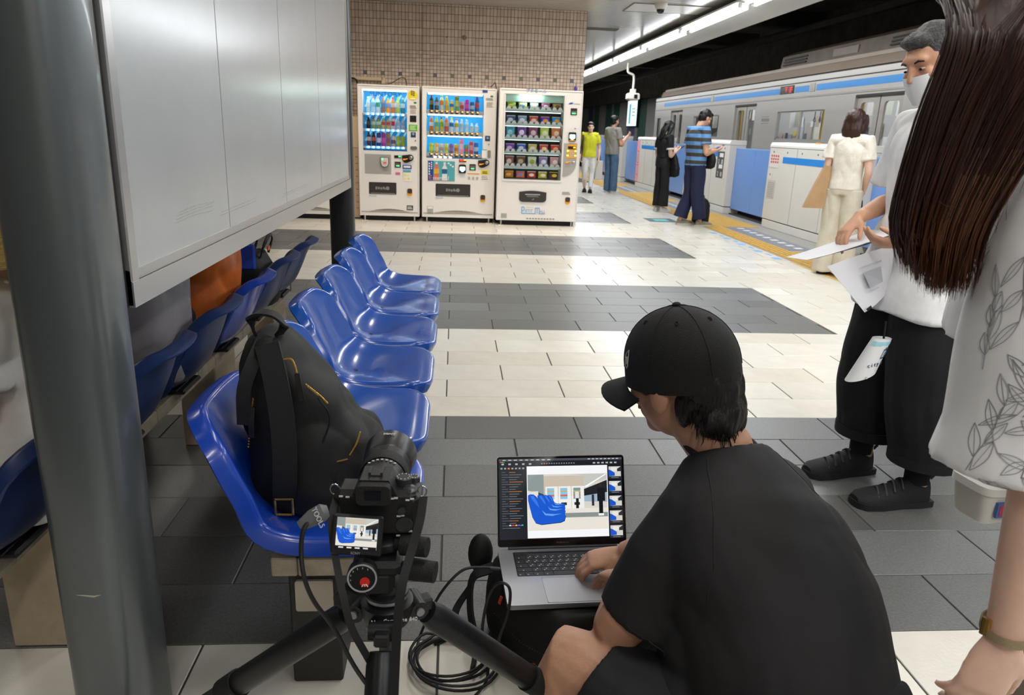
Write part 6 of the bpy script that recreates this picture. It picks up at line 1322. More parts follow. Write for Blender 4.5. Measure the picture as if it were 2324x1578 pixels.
def standing(label, loc, rz, h, sk, top, legs, hair, J=None, vox=0.008, group=None, shoes=None, headdir=((0, 1, 0), (0, 0, 1)), foot=((-0.1, 0.0, 0.1), (0.1, 0.0, -0.1)), hcurl=0.5, face=True, bare_ankle=False, sleevefrac=0.62, wide=1.0, hem=0.86):
    """figure standing at local origin, facing +y; J overrides joints"""
    k = h / 1.70; t = thing('person', label, 'person', loc, rz, group)
    j = dict(pel=(0, 0, 0.90), wst=(0, 0.0, 1.06), chs=(0, 0.0, 1.27), nek=(0, -0.015, 1.43), hd=(0, 0.02, 1.575), ls=(-0.175, -0.01, 1.385), rs=(0.175, -0.01, 1.385), le=(-0.22, -0.02, 1.10), re=(0.22, -0.02, 1.10), lw=(-0.22, 0.06, 0.86), rw=(0.22, 0.06, 0.86),
             lh=(-0.085, 0, 0.88), rh=(0.085, 0, 0.88), lk=(-0.095, 0.015, 0.48), rk=(0.095, 0.015, 0.48), la=(foot[0][0], foot[0][1] + 0.01, 0.085), ra=(foot[1][0], foot[1][1] + 0.01, 0.085))
    j = {a: V(b) * k for a, b in j.items()}
    if J: j.update({a: V(b) for a, b in J.items() if a in j})
    J = J or {}
    f, u = headdir
    mb = MB(); A = add_head(mb, j['hd'], f, u, k)
    mb.tube([j['nek'] - V((0, 0, 0.03)), j['nek'], j['hd'] + A @ V((0, -0.02, -0.06)) * k], [0.062 * k, 0.054 * k, 0.052 * k], 16)
    add_torso(mb, [j['pel'], j['wst'], j['chs'], j['nek']], [0.13 * k * wide, 0.13 * k * wide, 0.15 * k * wide, 0.06 * k], [0.08 * k, 0.08 * k, 0.085 * k, 0.05 * k], (1, 0, 0))
    for s_, (a, b, c) in ((-1, ('ls', 'le', 'lw')), (1, ('rs', 're', 'rw'))):
        add_limb(mb, [j[a], j[a].lerp(j[b], 0.5), j[b], j[b].lerp(j[c], 0.35), j[c]], [0.048 * k, 0.045 * k, 0.037 * k, 0.037 * k, 0.024 * k])
        d = J.get(b + '_d', j[c] - j[b]); n = J.get(b + '_n', V((-s_, 0.2, 0))); th = J.get(b + '_t', V((-s_ * 0.2, 1, 0)))
        add_hand(mb, j[c], d, n, th, k, J.get(b + '_c', hcurl))
        mb.tube([j['chs'].lerp(j['nek'], 0.6), j[a]], [0.06 * k, 0.05 * k], 12)
    for a, b, c in (('lh', 'lk', 'la'), ('rh', 'rk', 'ra')):
        add_limb(mb, [j[a], j[a].lerp(j[b], 0.5), j[b], j[b].lerp(j[c], 0.35), j[c], j[c] - V((0, 0, 0.03))], [0.075 * k, 0.068 * k, 0.052 * k, 0.055 * k, 0.034 * k, 0.034 * k])
    rbuild(mb, 'body', sk, t, vox, 3)
    if face: face_parts(t, j['hd'], f, u, k)
    # top
    if top:
        mb = MB(); hz = hem * k; pe = j['pel']; lowp = pe + (pe - j['wst']).normalized() * (pe.z - hz) if (pe - j['wst']).z < -0.05 else pe
        add_torso(mb, [lowp, pe.lerp(j['wst'], 0.5) if hz < pe.z else j['wst'], j['wst'], j['chs'], j['chs'].lerp(j['nek'], 0.55), j['nek'] - V((0, 0, 0.004))], [x * k * wide for x in top.get('w', (0.185, 0.18, 0.175, 0.19, 0.175, 0.075))], [x * k for x in top.get('d', (0.125, 0.118, 0.112, 0.12, 0.105, 0.072))], (1, 0, 0))
        for a, b in (('ls', 'le'), ('rs', 're')):
            e = j[a].lerp(j[b], sleevefrac); mb.tube([j['chs'].lerp(j['nek'], 0.7), j[a], j[a].lerp(e, 0.5), e], [0.085 * k, 0.072 * k, 0.070 * k, top.get('cuff', 0.074) * k], 18)
        top_o = rbuild(mb, top.get('name', 'shirt'), top['mat'], t, max(vox, 0.008), 3, 0.5, top.get('fold', (0.012, 7, (1, 1, 0.6))))
    # legs
    mb = MB(); wl = legs['r']
    add_torso(mb, [j['lh'].lerp(j['rh'], 0.5) - V((0, 0, 0.03)), j['pel'] + V((0, 0, 0.0)), j['pel'].lerp(j['wst'], 0.75)], [0.155 * k * wide, 0.172 * k * wide, 0.15 * k * wide], [0.11 * k, 0.118 * k, 0.105 * k], (1, 0, 0))
    for a, b, c in (('lh', 'lk', 'la'), ('rh', 'rk', 'ra')):
        e = j[c] + V((0, 0, legs.get('cut', -0.03)))
        add_limb(mb, [j[a] + V((0, 0, 0.02)), j[a].lerp(j[b], 0.5), j[b], j[b].lerp(e, 0.5), e], [x * k for x in wl], 18)
    rbuild(mb, legs.get('name', 'trousers'), legs['mat'], t, max(vox, 0.008), 2, 0.5, legs.get('fold', (0.012, 6, (1, 1, 0.45))))
    if shoes:
        for i, (c, ft) in enumerate((('la', foot[0]), ('ra', foot[1]))):
            an = ft[2]; shoe(t, (j[c].x, j[c].y - 0.01), (math.sin(an), math.cos(an)), shoes.get('L', 0.26) * k, shoes['mat'], shoes['sole'], heel=shoes.get('heel', 0), laces=shoes.get('laces'), top=shoes.get('top', 0.07))
    # hair
    T = lambda x, y, z: j['hd'] + A @ V((x, y, z)) * k
    mb = MB(); st = hair['style']; EE = lambda p, r: mb.ell(T(*p), [q * k for q in r], 22, 14, A)
    EE((0, -0.024, 0.046), (0.083, 0.094, 0.088)); EE((0, -0.042, 0.0), (0.076, 0.072, 0.075))
    if st == 'short': EE((0, 0.05, 0.09), (0.055, 0.04, 0.026)); EE((0, -0.06, -0.03), (0.058, 0.045, 0.05))
    if st == 'bob':
        EE((0, -0.02, 0.035), (0.098, 0.108, 0.102))
        EE((0, 0.045, 0.092), (0.06, 0.05, 0.03)); EE((0, -0.05, -0.06), (0.078, 0.06, 0.085))
        for sx in (-1, 1): mb.tube([T(0.066 * sx, 0.03, 0.07), T(0.084 * sx, 0.025, 0.0), T(0.082 * sx, 0.015, -0.075), T(0.070 * sx, 0.01, -0.125)], [0.045 * k, 0.05 * k, 0.048 * k, 0.03 * k], 12, ry=[0.03 * k, 0.03 * k, 0.03 * k, 0.016 * k])
        mb.tube([T(0, -0.07, 0.02), T(0, -0.085, -0.08), T(0, -0.075, -0.165)], [0.095 * k, 0.102 * k, 0.085 * k], 16, side=A @ V((1, 0, 0)), ry=[0.04 * k, 0.038 * k, 0.025 * k])
    if st == 'long':
        EE((0, 0.045, 0.092), (0.06, 0.05, 0.03))
        for sx in (-1, 1): mb.tube([T(0.06 * sx, 0.02, 0.07), T(0.082 * sx, 0.01, 0.0), T(0.085 * sx, 0.0, -0.12), T(0.075 * sx, 0.02, -0.25), T(0.06 * sx, 0.04, -0.33)], [0.04 * k, 0.042 * k, 0.04 * k, 0.035 * k, 0.015 * k], 12)
        mb.tube([T(0, -0.06, 0.02), T(0, -0.08, -0.10), T(0, -0.09, -0.25)], [0.085 * k, 0.09 * k, 0.06 * k], 16, side=A @ V((1, 0, 0)), ry=[0.045 * k, 0.04 * k, 0.02 * k])
    if st == 'bun': EE((0, 0.045, 0.088), (0.058, 0.045, 0.028)); EE((0, -0.10, -0.02), (0.03, 0.03, 0.03))
    rbuild(mb, 'hair', hair['mat'], t, 0.006, 2, 0.5, (0.005, 30, (1, 1, 0.25)))
    return t, j, A, T
# materials for clothes
def CL(name, col, rough=0.85, **kw): return M(name, col, rough, var=kw.pop('var', 0.12), vs=kw.pop('vs', 10), bump=kw.pop('bump', 0.12), bs=kw.pop('bs', 500), **kw)
WSHOE = M('shoe_white', 'd8d6d2', 0.5); DSOLE = M('sole_dark', '1a1a1a', 0.7); LSOLE = M('sole_light', 'c9c4b8', 0.6); BSHOE = M('shoe_black', '121214', 0.5, bump=0.2, bs=200)
HB = M('hair_brown', '3a221b', 0.38, var=0.4, vs=60, bump=0.5, bs=140, stretch=(1, 1, 0.12))

# ---- woman in cream by the gate
t, j, A, T = standing('woman in a cream knit top and cream trousers with a tan tote, at the gate', (3.86, 7.18, 0), R(-48), 1.62, SKINP,
    dict(mat=CL('knit_cream', 'e9e2d4', bs=120, bump=0.4), name='knit_top', fold=(0.010, 6, (1, 1, 0.7)), w=(0.185, 0.182, 0.175, 0.185, 0.17, 0.07), cuff=0.076), dict(mat=CL('trouser_cream', 'd3cbb8'), r=(0.098, 0.102, 0.098, 0.105, 0.115), cut=-0.05), dict(style='bob', mat=HB),
    J=dict(re=(0.205, -0.02, 1.04), rw=(0.14, 0.14, 0.86), le=(-0.19, -0.03, 1.05), lw=(-0.20, 0.10, 0.88)), shoes=dict(mat=BSHOE, sole=DSOLE, L=0.24, top=0.05, heel=0.01), hem=0.90, vox=0.008, wide=0.86)
tote = thing('tote_bag', 'tan paper-like tote bag hanging at the cream-dressed woman\'s left side', 'bag', (3.70, 7.30, 0.66), R(-15))
mb = MB(); mb.loft([[V((-0.17 * w0, -0.04, z)), V((0.16, -0.04, z)), V((0.16, 0.04, z)), V((-0.17 * w0, 0.04, z))] for w0, z in ((1.0, 0.0), (0.55, 0.22), (0.1, 0.42))]); mb.build('bag_body', CL('tote_tan', 'b8946c', 0.6, bump=0.1), tote, 20)
ribbon([(-0.01, 0, 0.40), (0.06, 0, 0.52), (0.10, 0.0, 0.58), (0.13, 0, 0.52), (0.14, 0, 0.40)], 0.03, 0.004, (0, -1, 0)).build('strap', MATS['tote_tan'], tote)
hb = thing('handbag', 'small navy handbag with a gold clasp held by the cream-dressed woman', 'bag', (4.07, 7.34, 0.62), R(-15))
MB().loft([superring(0, 0, 0, 0.075, 0.05), superring(0, 0, 0.02, 0.09, 0.06), superring(0, 0, 0.12, 0.08, 0.05), superring(0, 0, 0.17, 0.05, 0.03)]).build('bag_body', CL('bag_navy', '1b2033', 0.6), hb)
MB().tube(crom([(-0.04, 0, 0.16), (-0.03, 0, 0.22), (0, 0, 0.245), (0.03, 0, 0.22), (0.04, 0, 0.16)], 5), 0.006, 6).build('handle', MATS['bag_navy'], hb); bx('clasp', (-0.02, -0.055, 0.125), (0.02, -0.045, 0.145), GOLD, hb, 0.003)
# ---- man in striped shirt
def stripe_mat(name, a, b, scale):
    mt = bpy.data.materials.new(name); mt.use_nodes = True; N = mt.node_tree.nodes; L = mt.node_tree.links; bsdf = N['Principled BSDF']; bsdf.inputs['Roughness'].default_value = 0.85
    tc = N.new('ShaderNodeTexCoord'); sp = N.new('ShaderNodeSeparateXYZ'); L.new(tc.outputs['Object'], sp.inputs[0]); mu = N.new('ShaderNodeMath'); mu.operation = 'MULTIPLY'; mu.inputs[1].default_value = scale; L.new(sp.outputs[2], mu.inputs[0])
    fr = N.new('ShaderNodeMath'); fr.operation = 'FRACT'; L.new(mu.outputs[0], fr.inputs[0]); gt = N.new('ShaderNodeMath'); gt.operation = 'GREATER_THAN'; gt.inputs[1].default_value = 0.5; L.new(fr.outputs[0], gt.inputs[0])
    mx = N.new('ShaderNodeMix'); mx.data_type = 'RGBA'; mx.inputs[6].default_value = (*rgb(a), 1); mx.inputs[7].default_value = (*rgb(b), 1); L.new(gt.outputs[0], mx.inputs[0]); L.new(mx.outputs[2], bsdf.inputs['Base Color']); MATS[name] = mt; return mt
STR = stripe_mat('shirt_stripe', '5f8fc4', '3f3c38', 9.2)
NAVY = CL('trouser_navy', '1c2140')
t, j, A, T = standing('man in a blue and charcoal striped shirt and navy trousers looking at his phone', (3.62, 11.18, 0), R(-72), 1.74, SKIN,
    dict(mat=STR, fold=(0.014, 6, (1, 1, 0.7)), cuff=0.085, w=(0.19, 0.188, 0.185, 0.20, 0.18, 0.075)), dict(mat=NAVY, r=(0.105, 0.102, 0.096, 0.098, 0.10), cut=0.03), dict(style='short', mat=HAIRK),
    J=dict(chs=(0, -0.02, 1.27), nek=(0, 0.0, 1.45), hd=(0, 0.09, 1.58), re=(0.235, 0.0, 1.09), rw=(0.14, 0.25, 1.13), le=(-0.235, 0.0, 1.09), lw=(-0.10, 0.24, 1.10), le_n=V((0.5, 0.2, 0.8)), re_n=V((-0.4, 0.2, 0.8))), headdir=((0, 0.88, -0.47), (0, 0.47, 0.88)), shoes=dict(mat=M('shoe_taupe', '8a8274', 0.7), sole=LSOLE, L=0.28), foot=((-0.12, -0.10, 0.25), (0.11, 0.08, 0.0)), hem=0.88)
ph = thing('phone', 'dark phone held by the man in the striped shirt', 'phone', (3.935, 11.21, 1.16), R(-72)); MB().box((-0.036, -0.004, -0.01), (0.036, 0.004, 0.13), 0.004, Matrix.Rotation(R(-65), 4, 'X')).build('case', M('phone_blue', '2a4a8a', 0.3), ph); MB().box((-0.033, 0.0041, -0.006), (0.033, 0.0046, 0.126), 0, Matrix.Rotation(R(-65), 4, 'X')).build('screen', M('phone_screen', '8aa8c8', 0.2, emit='a0c0e0', es=0.6), ph)
sb = thing('shoulder_bag', 'black crossbody bag worn by the man in the striped shirt', 'bag', (3.80, 11.09, 0.86), R(-72))
mb = MB(); mb.loft([superring(0, 0, 0, 0.05, 0.03), superring(0, 0, 0.03, 0.11, 0.05), superring(0, 0, 0.13, 0.13, 0.055), superring(0, 0, 0.20, 0.10, 0.045), superring(0, 0, 0.24, 0.05, 0.02)]); rbuild(mb, 'bag_body', BAGK, sb, 0.008, 3)
ribbon([(-0.09, 0.0, 0.20), (-0.14, -0.08, 0.40), (-0.08, -0.16, 0.57), (0.04, -0.20, 0.60)], 0.03, 0.004, (-1, 0.3, 0.2)).build('strap', WEB, sb)
rk = thing('backpack', 'black backpack standing on the floor behind the striped-shirt man', 'backpack', (3.83, 11.32, 0.0), R(-40))
mb = MB(); mb.loft([superring(0, 0, 0.002, 0.10, 0.06), superring(0, 0, 0.02, 0.125, 0.085), superring(0, 0, 0.15, 0.13, 0.09), superring(0, 0, 0.30, 0.125, 0.08), superring(0, 0, 0.38, 0.09, 0.06), superring(0, 0, 0.41, 0.05, 0.03)]); rbuild(mb, 'pack_body', BAGK, rk, 0.008, 3, 0.5, (0.006, 10, (1, 1, 1)))
MB().tube(crom([(-0.03, 0, 0.405), (-0.025, 0, 0.445), (0, 0, 0.455), (0.025, 0, 0.445), (0.03, 0, 0.405)], 5), 0.007, 6).build('carry_handle', WEB, rk); ribbon([(0.08, -0.09, 0.34), (0.11, -0.13, 0.18), (0.12, -0.11, 0.05)], 0.04, 0.008, (0.4, -1, 0)).build('shoulder_strap', WEB, rk)
# ---- woman in black
BLKC = CL('cloth_black', '17171a')
t, j, A, T = standing('long-haired woman in a black cropped top and wide black trousers using a phone', (3.70, 13.25, 0), R(-70), 1.57, SKINP,
    dict(mat=BLKC, cuff=0.07, w=(0.155, 0.155, 0.155, 0.165, 0.155, 0.07), d=(0.105, 0.105, 0.10, 0.115, 0.10, 0.068), name='cropped_top'), dict(mat=CL('trouser_black', '1d1c1e'), r=(0.09, 0.088, 0.085, 0.088, 0.095), cut=0.02), dict(style='long', mat=HAIRK),
    J=dict(re=(0.20, 0.0, 0.98), rw=(0.10, 0.22, 1.08), le=(-0.20, 0.0, 0.98), lw=(-0.07, 0.22, 1.07), hd=(0, 0.05, 1.455), le_n=V((0.6, 0.2, 0.6)), re_n=V((-0.6, 0.2, 0.6))), headdir=((0, 0.93, -0.36), (0, 0.36, 0.93)), shoes=dict(mat=WSHOE, sole=M('sole_white', 'e0deda', 0.6), L=0.26), hem=1.02)
for s_, a in (('ls', 'le'), ('rs', 're')):
    e0 = j[s_].lerp(j[a], 0.56); e1 = j[s_].lerp(j[a], 0.64); MB().tube([e0, e1], [0.071, 0.071], 18).build('white_cuff', M('cuff_white', 'e6e4e0', 0.8), t)
ph = thing('phone', 'phone held by the woman in black', 'phone', (3.99, 13.31, 1.10), R(-70)); MB().box((-0.034, -0.004, -0.01), (0.034, 0.004, 0.12), 0.004, Matrix.Rotation(R(-60), 4, 'X')).build('case', BLKC, ph); MB().box((-0.03, 0.0041, -0.006), (0.03, 0.0046, 0.116), 0, Matrix.Rotation(R(-60), 4, 'X')).build('screen', MATS['phone_screen'], ph)
sb = thing('shoulder_bag', 'soft black shoulder bag hanging at the hip of the woman in black', 'bag', (3.86, 13.12, 0.62), R(-70))
mb = MB(); mb.loft([superring(0, 0, 0, 0.08, 0.03), superring(0, 0, 0.03, 0.14, 0.06), superring(0.0, 0, 0.15, 0.145, 0.06), superring(-0.02, 0, 0.30, 0.10, 0.05), superring(-0.05, 0, 0.42, 0.05, 0.03)]); rbuild(mb, 'bag_body', BAGK, sb, 0.009, 3, 0.5, (0.01, 9, (1, 1, 1)))
ribbon([(-0.05, 0, 0.40), (-0.08, -0.02, 0.55), (-0.10, -0.05, 0.70)], 0.035, 0.004, (0, -1, 0)).build('strap', WEB, sb)
# ---- man in grey T-shirt
t, j, A, T = standing('man in a grey T-shirt and blue jeans holding up one hand', (3.60, 17.25, 0), R(-58), 1.72, SKIN,
    dict(mat=CL('tee_grey', '8d8a83'), cuff=0.08), dict(mat=CL('jeans', '4c6a88', var=0.25), r=(0.098, 0.095, 0.085, 0.085, 0.085)), dict(style='short', mat=HAIRK),
    J=dict(re=(0.24, 0.03, 1.10), rw=(0.22, 0.26, 1.30), le=(-0.22, 0.02, 1.10), lw=(0.02, 0.18, 1.08), le_n=V((0, -1, 0.2)), re_n=V((-1, 0, 0.2))), shoes=dict(mat=WSHOE, sole=M('sole_white', 'e0deda', 0.6), L=0.28), hem=0.86, vox=0.009)
# ---- woman in yellow
t, j, A, T = standing('woman in a yellow blouse and white trousers walking towards the camera', (3.06, 17.2, 0), R(172), 1.56, SKINP,
    dict(mat=CL('blouse_yellow', 'd2cf30'), cuff=0.075, name='blouse', w=(0.175, 0.172, 0.165, 0.175, 0.16, 0.075)), dict(mat=CL('trouser_white', 'e2e0dc'), r=(0.092, 0.088, 0.068, 0.06, 0.05), cut=0.04), dict(style='bun', mat=HAIRK),
    J=dict(le=(-0.23, -0.02, 1.00), lw=(-0.22, 0.06, 0.76), rk=(0.08, 0.06, 0.44), ra=(0.06, -0.06, 0.12), rw=(0.20, 0.05, 0.78), re=(0.21, -0.02, 1.0)), shoes=dict(mat=BSHOE, sole=DSOLE, L=0.23, top=0.035, heel=0.02), foot=((-0.07, 0.12, 0), (0.07, -0.12, 0)), vox=0.009)
MB().tube(crom([T(0.055, 0.02, -0.125), T(0.03, 0.075, -0.15), T(0, 0.085, -0.16), T(-0.03, 0.075, -0.15), T(-0.055, 0.02, -0.125)], 4), 0.006, 6).build('necklace', M('pearl', 'e8e2d6', 0.25), t)
ribbon([(0.12, -0.10, 1.30), (0.17, -0.02, 1.33), (0.155, 0.10, 1.22), (0.19, 0.10, 1.0), (0.21, 0.06, 0.86)], 0.04, 0.006, (0, 1, 0.2)).build('bag_strap', CL('bag_brown', '3a2c24', 0.6), t)
pb = thing('paper_bag', 'pale carrier bag held low by the woman in yellow', 'bag', (3.30, 17.22, 0.30), R(10))
bx('bag_body', (-0.09, -0.05, 0), (0.09, 0.05, 0.42), M('bag_pale', 'c8c4ba', 0.6), pb, 0.01); MB().tube(crom([(-0.04, 0, 0.42), (-0.03, 0, 0.50), (0, 0, 0.53), (0.03, 0, 0.50), (0.04, 0, 0.42)], 4), 0.008, 6).build('handle', CL('bag_navy', '1b2033'), pb)
# ================================================================== MAN IN WHITE T-SHIRT READING PAPERS
WTEE = CL('tee_white', 'f3f4f6', bs=400, bump=0.08); BKTR = CL('trouser_ink', '131417', bs=260); HGREY = M('hair_grey', '5c5c5e', 0.55, var=0.6, vs=90, bump=0.7, bs=160, dark='2e2e30')
t, j, A, T = standing('grey-haired man in a white T-shirt and black cropped trousers reading papers', (1.70, 2.52, 0), R(90), 1.70, SKIN,
    dict(mat=WTEE, name='t_shirt', fold=(0.020, 4.5, (1, 1, 0.55)), cuff=0.10, w=(0.235, 0.22, 0.21, 0.225, 0.20, 0.08), d=(0.180, 0.165, 0.150, 0.145, 0.12, 0.075)), dict(mat=BKTR, r=(0.135, 0.135, 0.128, 0.128, 0.118), cut=0.10, fold=(0.014, 5, (1, 1, 0.5))), dict(style='short', mat=HGREY),
    J=dict(pel=(0.0, 0.0, 0.90), wst=(0, -0.02, 1.06), chs=(0, 0.0, 1.27), nek=(0, 0.02, 1.42), hd=(0, 0.11, 1.565), ls=(-0.19, 0.02, 1.36), rs=(0.19, 0.02, 1.36), le=(-0.26, -0.02, 1.08), lw=(-0.14, 0.17, 0.985), re=(0.26, 0.0, 1.10), rw=(0.10, 0.22, 1.04), le_d=V((0.35, 1, -0.10)), le_n=V((0.5, 0, 0.9)), le_t=V((-0.3, 0.4, 1)), re_d=V((-0.3, 0.75, -0.65)), re_n=V((-0.2, -0.3, -1)), re_t=V((-1, 0.2, 0)), le_c=0.42, re_c=0.32,
           la=(-0.13, -0.055, 0.085), ra=(0.14, 0.01, 0.085), lk=(-0.12, 0.0, 0.48), rk=(0.13, 0.04, 0.48)),
    headdir=((-0.25, 0.90, -0.35), (0, 0.35, 0.92)), foot=((-0.13, -0.06, -0.05), (0.14, 0.0, -0.15)), hem=0.71, vox=0.006, sleevefrac=0.78)
for (x, y, an) in ((-0.13, -0.055, -0.06), (0.14, 0.015, -0.16)):
    s_ = shoe(t, (x, y), (math.sin(an), math.cos(an)), 0.30, M('sneaker_black', '18181b', 0.7, bump=0.35, bs=260), M('sneaker_sole', '1e1e20', 0.75), laces=M('lace_grey', '3a3a3d', 0.7), wid=0.052, top=0.085)
    MB().tube([(x, y + 0.01, 0.09), (x, y + 0.008, 0.20)], [0.043, 0.048], 18).build('sock', M('sock_black', '0f0f11', 0.9), t)
    MB().tube([(x, y - 0.045, 0.10), (x, y - 0.058, 0.115), (x, y - 0.05, 0.125)], 0.006, 6).build('pull_tab', MATS['lace_grey'], t)
# rolled trouser cuffs
for a in ('la', 'ra'): MB().tube([j[a] + V((0, 0, 0.085)), j[a] + V((0, 0, 0.125))], [0.124, 0.125], 24).build('rolled_cuff', BKTR, t)
# face mask
mb = MB(); rings = []
for zi in range(9):
    z = -0.015 - 0.095 * zi / 8; rr = []
    for k in range(13):
        a = R(-78 + 156 * k / 12); bul = 1.0 + 0.03 * math.sin(PI * zi / 8)
        rr.append(T(math.sin(a) * (0.071 - 0.02 * (zi / 8) ** 2) * bul, 0.012 + math.cos(a) * (0.092 - 0.010 * (zi / 8) ** 2) * bul, z))
    rings.append(rr)
mb.loft(rings, cap=False, closed=False); MK = mb.build('face_mask', M('mask_white', 'e9ecef', 0.7), t, 60)
for sx in (-1, 1): MB().tube(crom([T(0.07 * sx, 0.03, -0.03), T(0.082 * sx, -0.01, 0.015), T(0.083 * sx, -0.03, -0.01), T(0.068 * sx, 0.02, -0.08)], 4), 0.0014, 5).build('ear_loop', MATS['mask_white'], MK)
# metal watch on the left wrist
lw = j['lw']; d = (j['lw'] - j['le']).normalized(); wp = lw - d * 0.012; u_, v_ = frame(d)
wt = MB()
for k in range(18):
    a = 2 * PI * k / 18; c_ = wp + u_ * 0.0315 * math.cos(a) + v_ * 0.027 * math.sin(a); nn = (u_ * math.cos(a) + v_ * math.sin(a)).normalized(); tt = d.cross(nn)
    mt_ = Matrix((tt, d, nn)).transposed().to_4x4(); mt_.translation = c_; wt.box((-0.0045, -0.010, -0.0015), (0.0045, 0.010, 0.0015), 0.001, mt_)
W1 = wt.build('watch_band', CHROME, t); nn = (V((-0.9, -0.1, 0.35)) - d * V((-0.9, -0.1, 0.35)).dot(d)).normalized()
MB().lathe([(0.019, 0), (0.020, 0.004), (0.017, 0.009)], wp + nn * 0.028, nn, 24).build('watch_case', CHROME, W1); MB().lathe([(0.0165, 0.0), (0.0165, 0.0006)], wp + nn * 0.0372, nn, 24).build('watch_dial', M('dial_dark', '2a2c30', 0.1), W1)
# papers
PAP = M('paper', 'dcdde4', 0.6); 
pp = thing('paper_sheaf', 'sheaf of printed papers held open by the man in the white T-shirt', 'paper')
def sheet(name, rows, mt, th=0.0008):
    k = len(rows[0]); up = rows; mbp = MB(); n_ = (V(rows[0][-1]) - V(rows[0][0])).cross(V(rows[-1][0]) - V(rows[0][0])).normalized() * th
    vs = [V(p) for r in rows for p in r] + [V(p) + n_ for r in rows for p in r]; m_ = len(rows) * k; fs = []
    for i in range(len(rows) - 1):
        for q in range(k - 1):
            f_ = (i * k + q, i * k + q + 1, (i + 1) * k + q + 1, (i + 1) * k + q); fs += [f_[::-1], tuple(x + m_ for x in f_)]
    return mbp.add(vs, fs).build(name, mt, pp, 60)
def bez(a, b, c, n): return [V(a) * (1 - i / n) ** 2 + V(b) * 2 * (i / n) * (1 - i / n) + V(c) * (i / n) ** 2 for i in range(n + 1)]
# opened upper sheets, held level, running towards -x
for q in range(3):
    e0 = bez((1.555, 2.47, 1.005 + 0.004 * q), (1.44, 2.47, 0.955 + 0.005 * q), (1.225 + 0.02 * q, 2.46, 0.905 + 0.004 * q), 8); e1 = bez((1.55, 2.66, 0.985 + 0.004 * q), (1.44, 2.66, 0.937 + 0.006 * q), (1.24 + 0.02 * q, 2.65, 0.884 + 0.006 * q), 8)
    sheet('upper_sheet', [e0, [a.lerp(b, 0.5) for a, b in zip(e0, e1)], e1], PAP)
# lower sheet hanging, its print side to the camera
e0 = bez((1.30, 2.452, 0.885), (1.42, 2.455, 0.935), (1.535, 2.46, 0.965), 6); e1 = bez((1.435, 2.40, 0.735), (1.48, 2.42, 0.75), (1.53, 2.44, 0.80), 6)
hs = sheet('hanging_sheet', [e0, [a.lerp(b, 0.5) + V((0, -0.008, 0)) for a, b in zip(e0, e1)], e1], PAP)
def onhs(u0, v0, u1, v1, mt, nm):
    g_ = lambda u, v: e0[0].lerp(e0[-1], u).lerp(e1[0].lerp(e1[-1], u), v) + V((0.001, -0.012 - 0.012 * math.sin(PI * v), 0.0))
    MB().quad(g_(u0, v0), g_(u0, v1), g_(u1, v1), g_(u1, v0)).build(nm, mt, hs, 0)
onhs(0.40, 0.30, 0.72, 0.62, M('print_photo', 'a3a5ac', 0.6), 'printed_photo'); onhs(0.40, 0.18, 0.75, 0.21, M('print_line', 'b5b7c0', 0.6), 'printed_line'); onhs(0.40, 0.68, 0.6, 0.70, MATS['print_line'], 'printed_line'); onhs(0.06, 0.93, 0.24, 0.985, M('clip_black', '17171a', 0.4), 'printed_block')
settle(pp, (1.42, 2.5, 0.9))
# rolled armband tag hanging from the pocket
tg = thing('armband_tag', 'white printed armband loop with a camera icon hanging from his pocket', 'armband', (1.49, 2.36, 0.655))
ax = V((0.0, 0.05, 1)).normalized(); rings = []; rin = []
for k in range(7):
    z = -0.14 * k / 6; cxx = -0.055 * (k / 6); r_ = 0.030 + 0.016 * (k / 6)
    rings.append([V((cxx + r_ * 1.1 * math.cos(a), r_ * 0.8 * math.sin(a), z + 0.02 * math.cos(a) * (k / 6))) for a in [2 * PI * q / 26 for q in range(26)]])
TGW = M('tag_white', 'e4e6e8', 0.35); MB().loft(rings + [[p * 0.985 for p in r] for r in rings[::-1]], cap=False).build('band', TGW, tg)
def ontag(a0, a1, k0, k1, mt, nm, off=0.0015):
    g_ = lambda a, k: V((-0.055 * k + (0.030 + 0.016 * k + off) * 1.1 * math.cos(a), (0.030 + 0.016 * k + off) * 0.8 * math.sin(a), -0.14 * k + 0.02 * math.cos(a) * k)); n_ = 5
    MB().loft([[g_(a0 + (a1 - a0) * i / n_, k0) for i in range(n_ + 1)], [g_(a0 + (a1 - a0) * i / n_, k1) for i in range(n_ + 1)]], cap=False, closed=False).build(nm, mt, tg, 0)
ontag(R(-160), R(-20), 0.06, 0.16, M('tag_cyan', '9fd2de', 0.4), 'cyan_band'); TN = M('tag_navy', '2f4a6c', 0.4)
for (a0, a1, k0, k1) in ((-70, -28, 0.26, 0.30), (-70, -28, 0.48, 0.52), (-70, -66, 0.26, 0.52), (-32, -28, 0.26, 0.52), (-60, -50, 0.22, 0.26)): ontag(R(a0), R(a1), k0, k1, TN, 'camera_icon')
ontag(R(-57), R(-41), 0.33, 0.45, M('tag_blue', '6f9cc8', 0.4), 'lens_icon', 0.002)
for i, ch in enumerate('city p'):
    a = R(-108 + i * 13); k = 0.64; nrm_ = V((math.cos(a), 0.75 * math.sin(a), 0))
    if ch != ' ': text('tag_lettering', ch, 0.020, TN, tg, V((-0.055 * k + 0.0425 * 1.1 * math.cos(a), 0.0425 * 0.8 * math.sin(a), -0.14 * k + 0.02 * math.cos(a) * k)), (R(90), 0, a + R(90)))
MB().tube([(0.0, -0.005, 0.06), (0.0, -0.01, 0.0)], 0.004, 6).build('strap_loop', LEA, tg); MB().lathe([(0.004, 0), (0.004, 0.003)], (-0.055, -0.038, -0.135), (0, -1, 0), 10).build('snap', CHROME, tg)
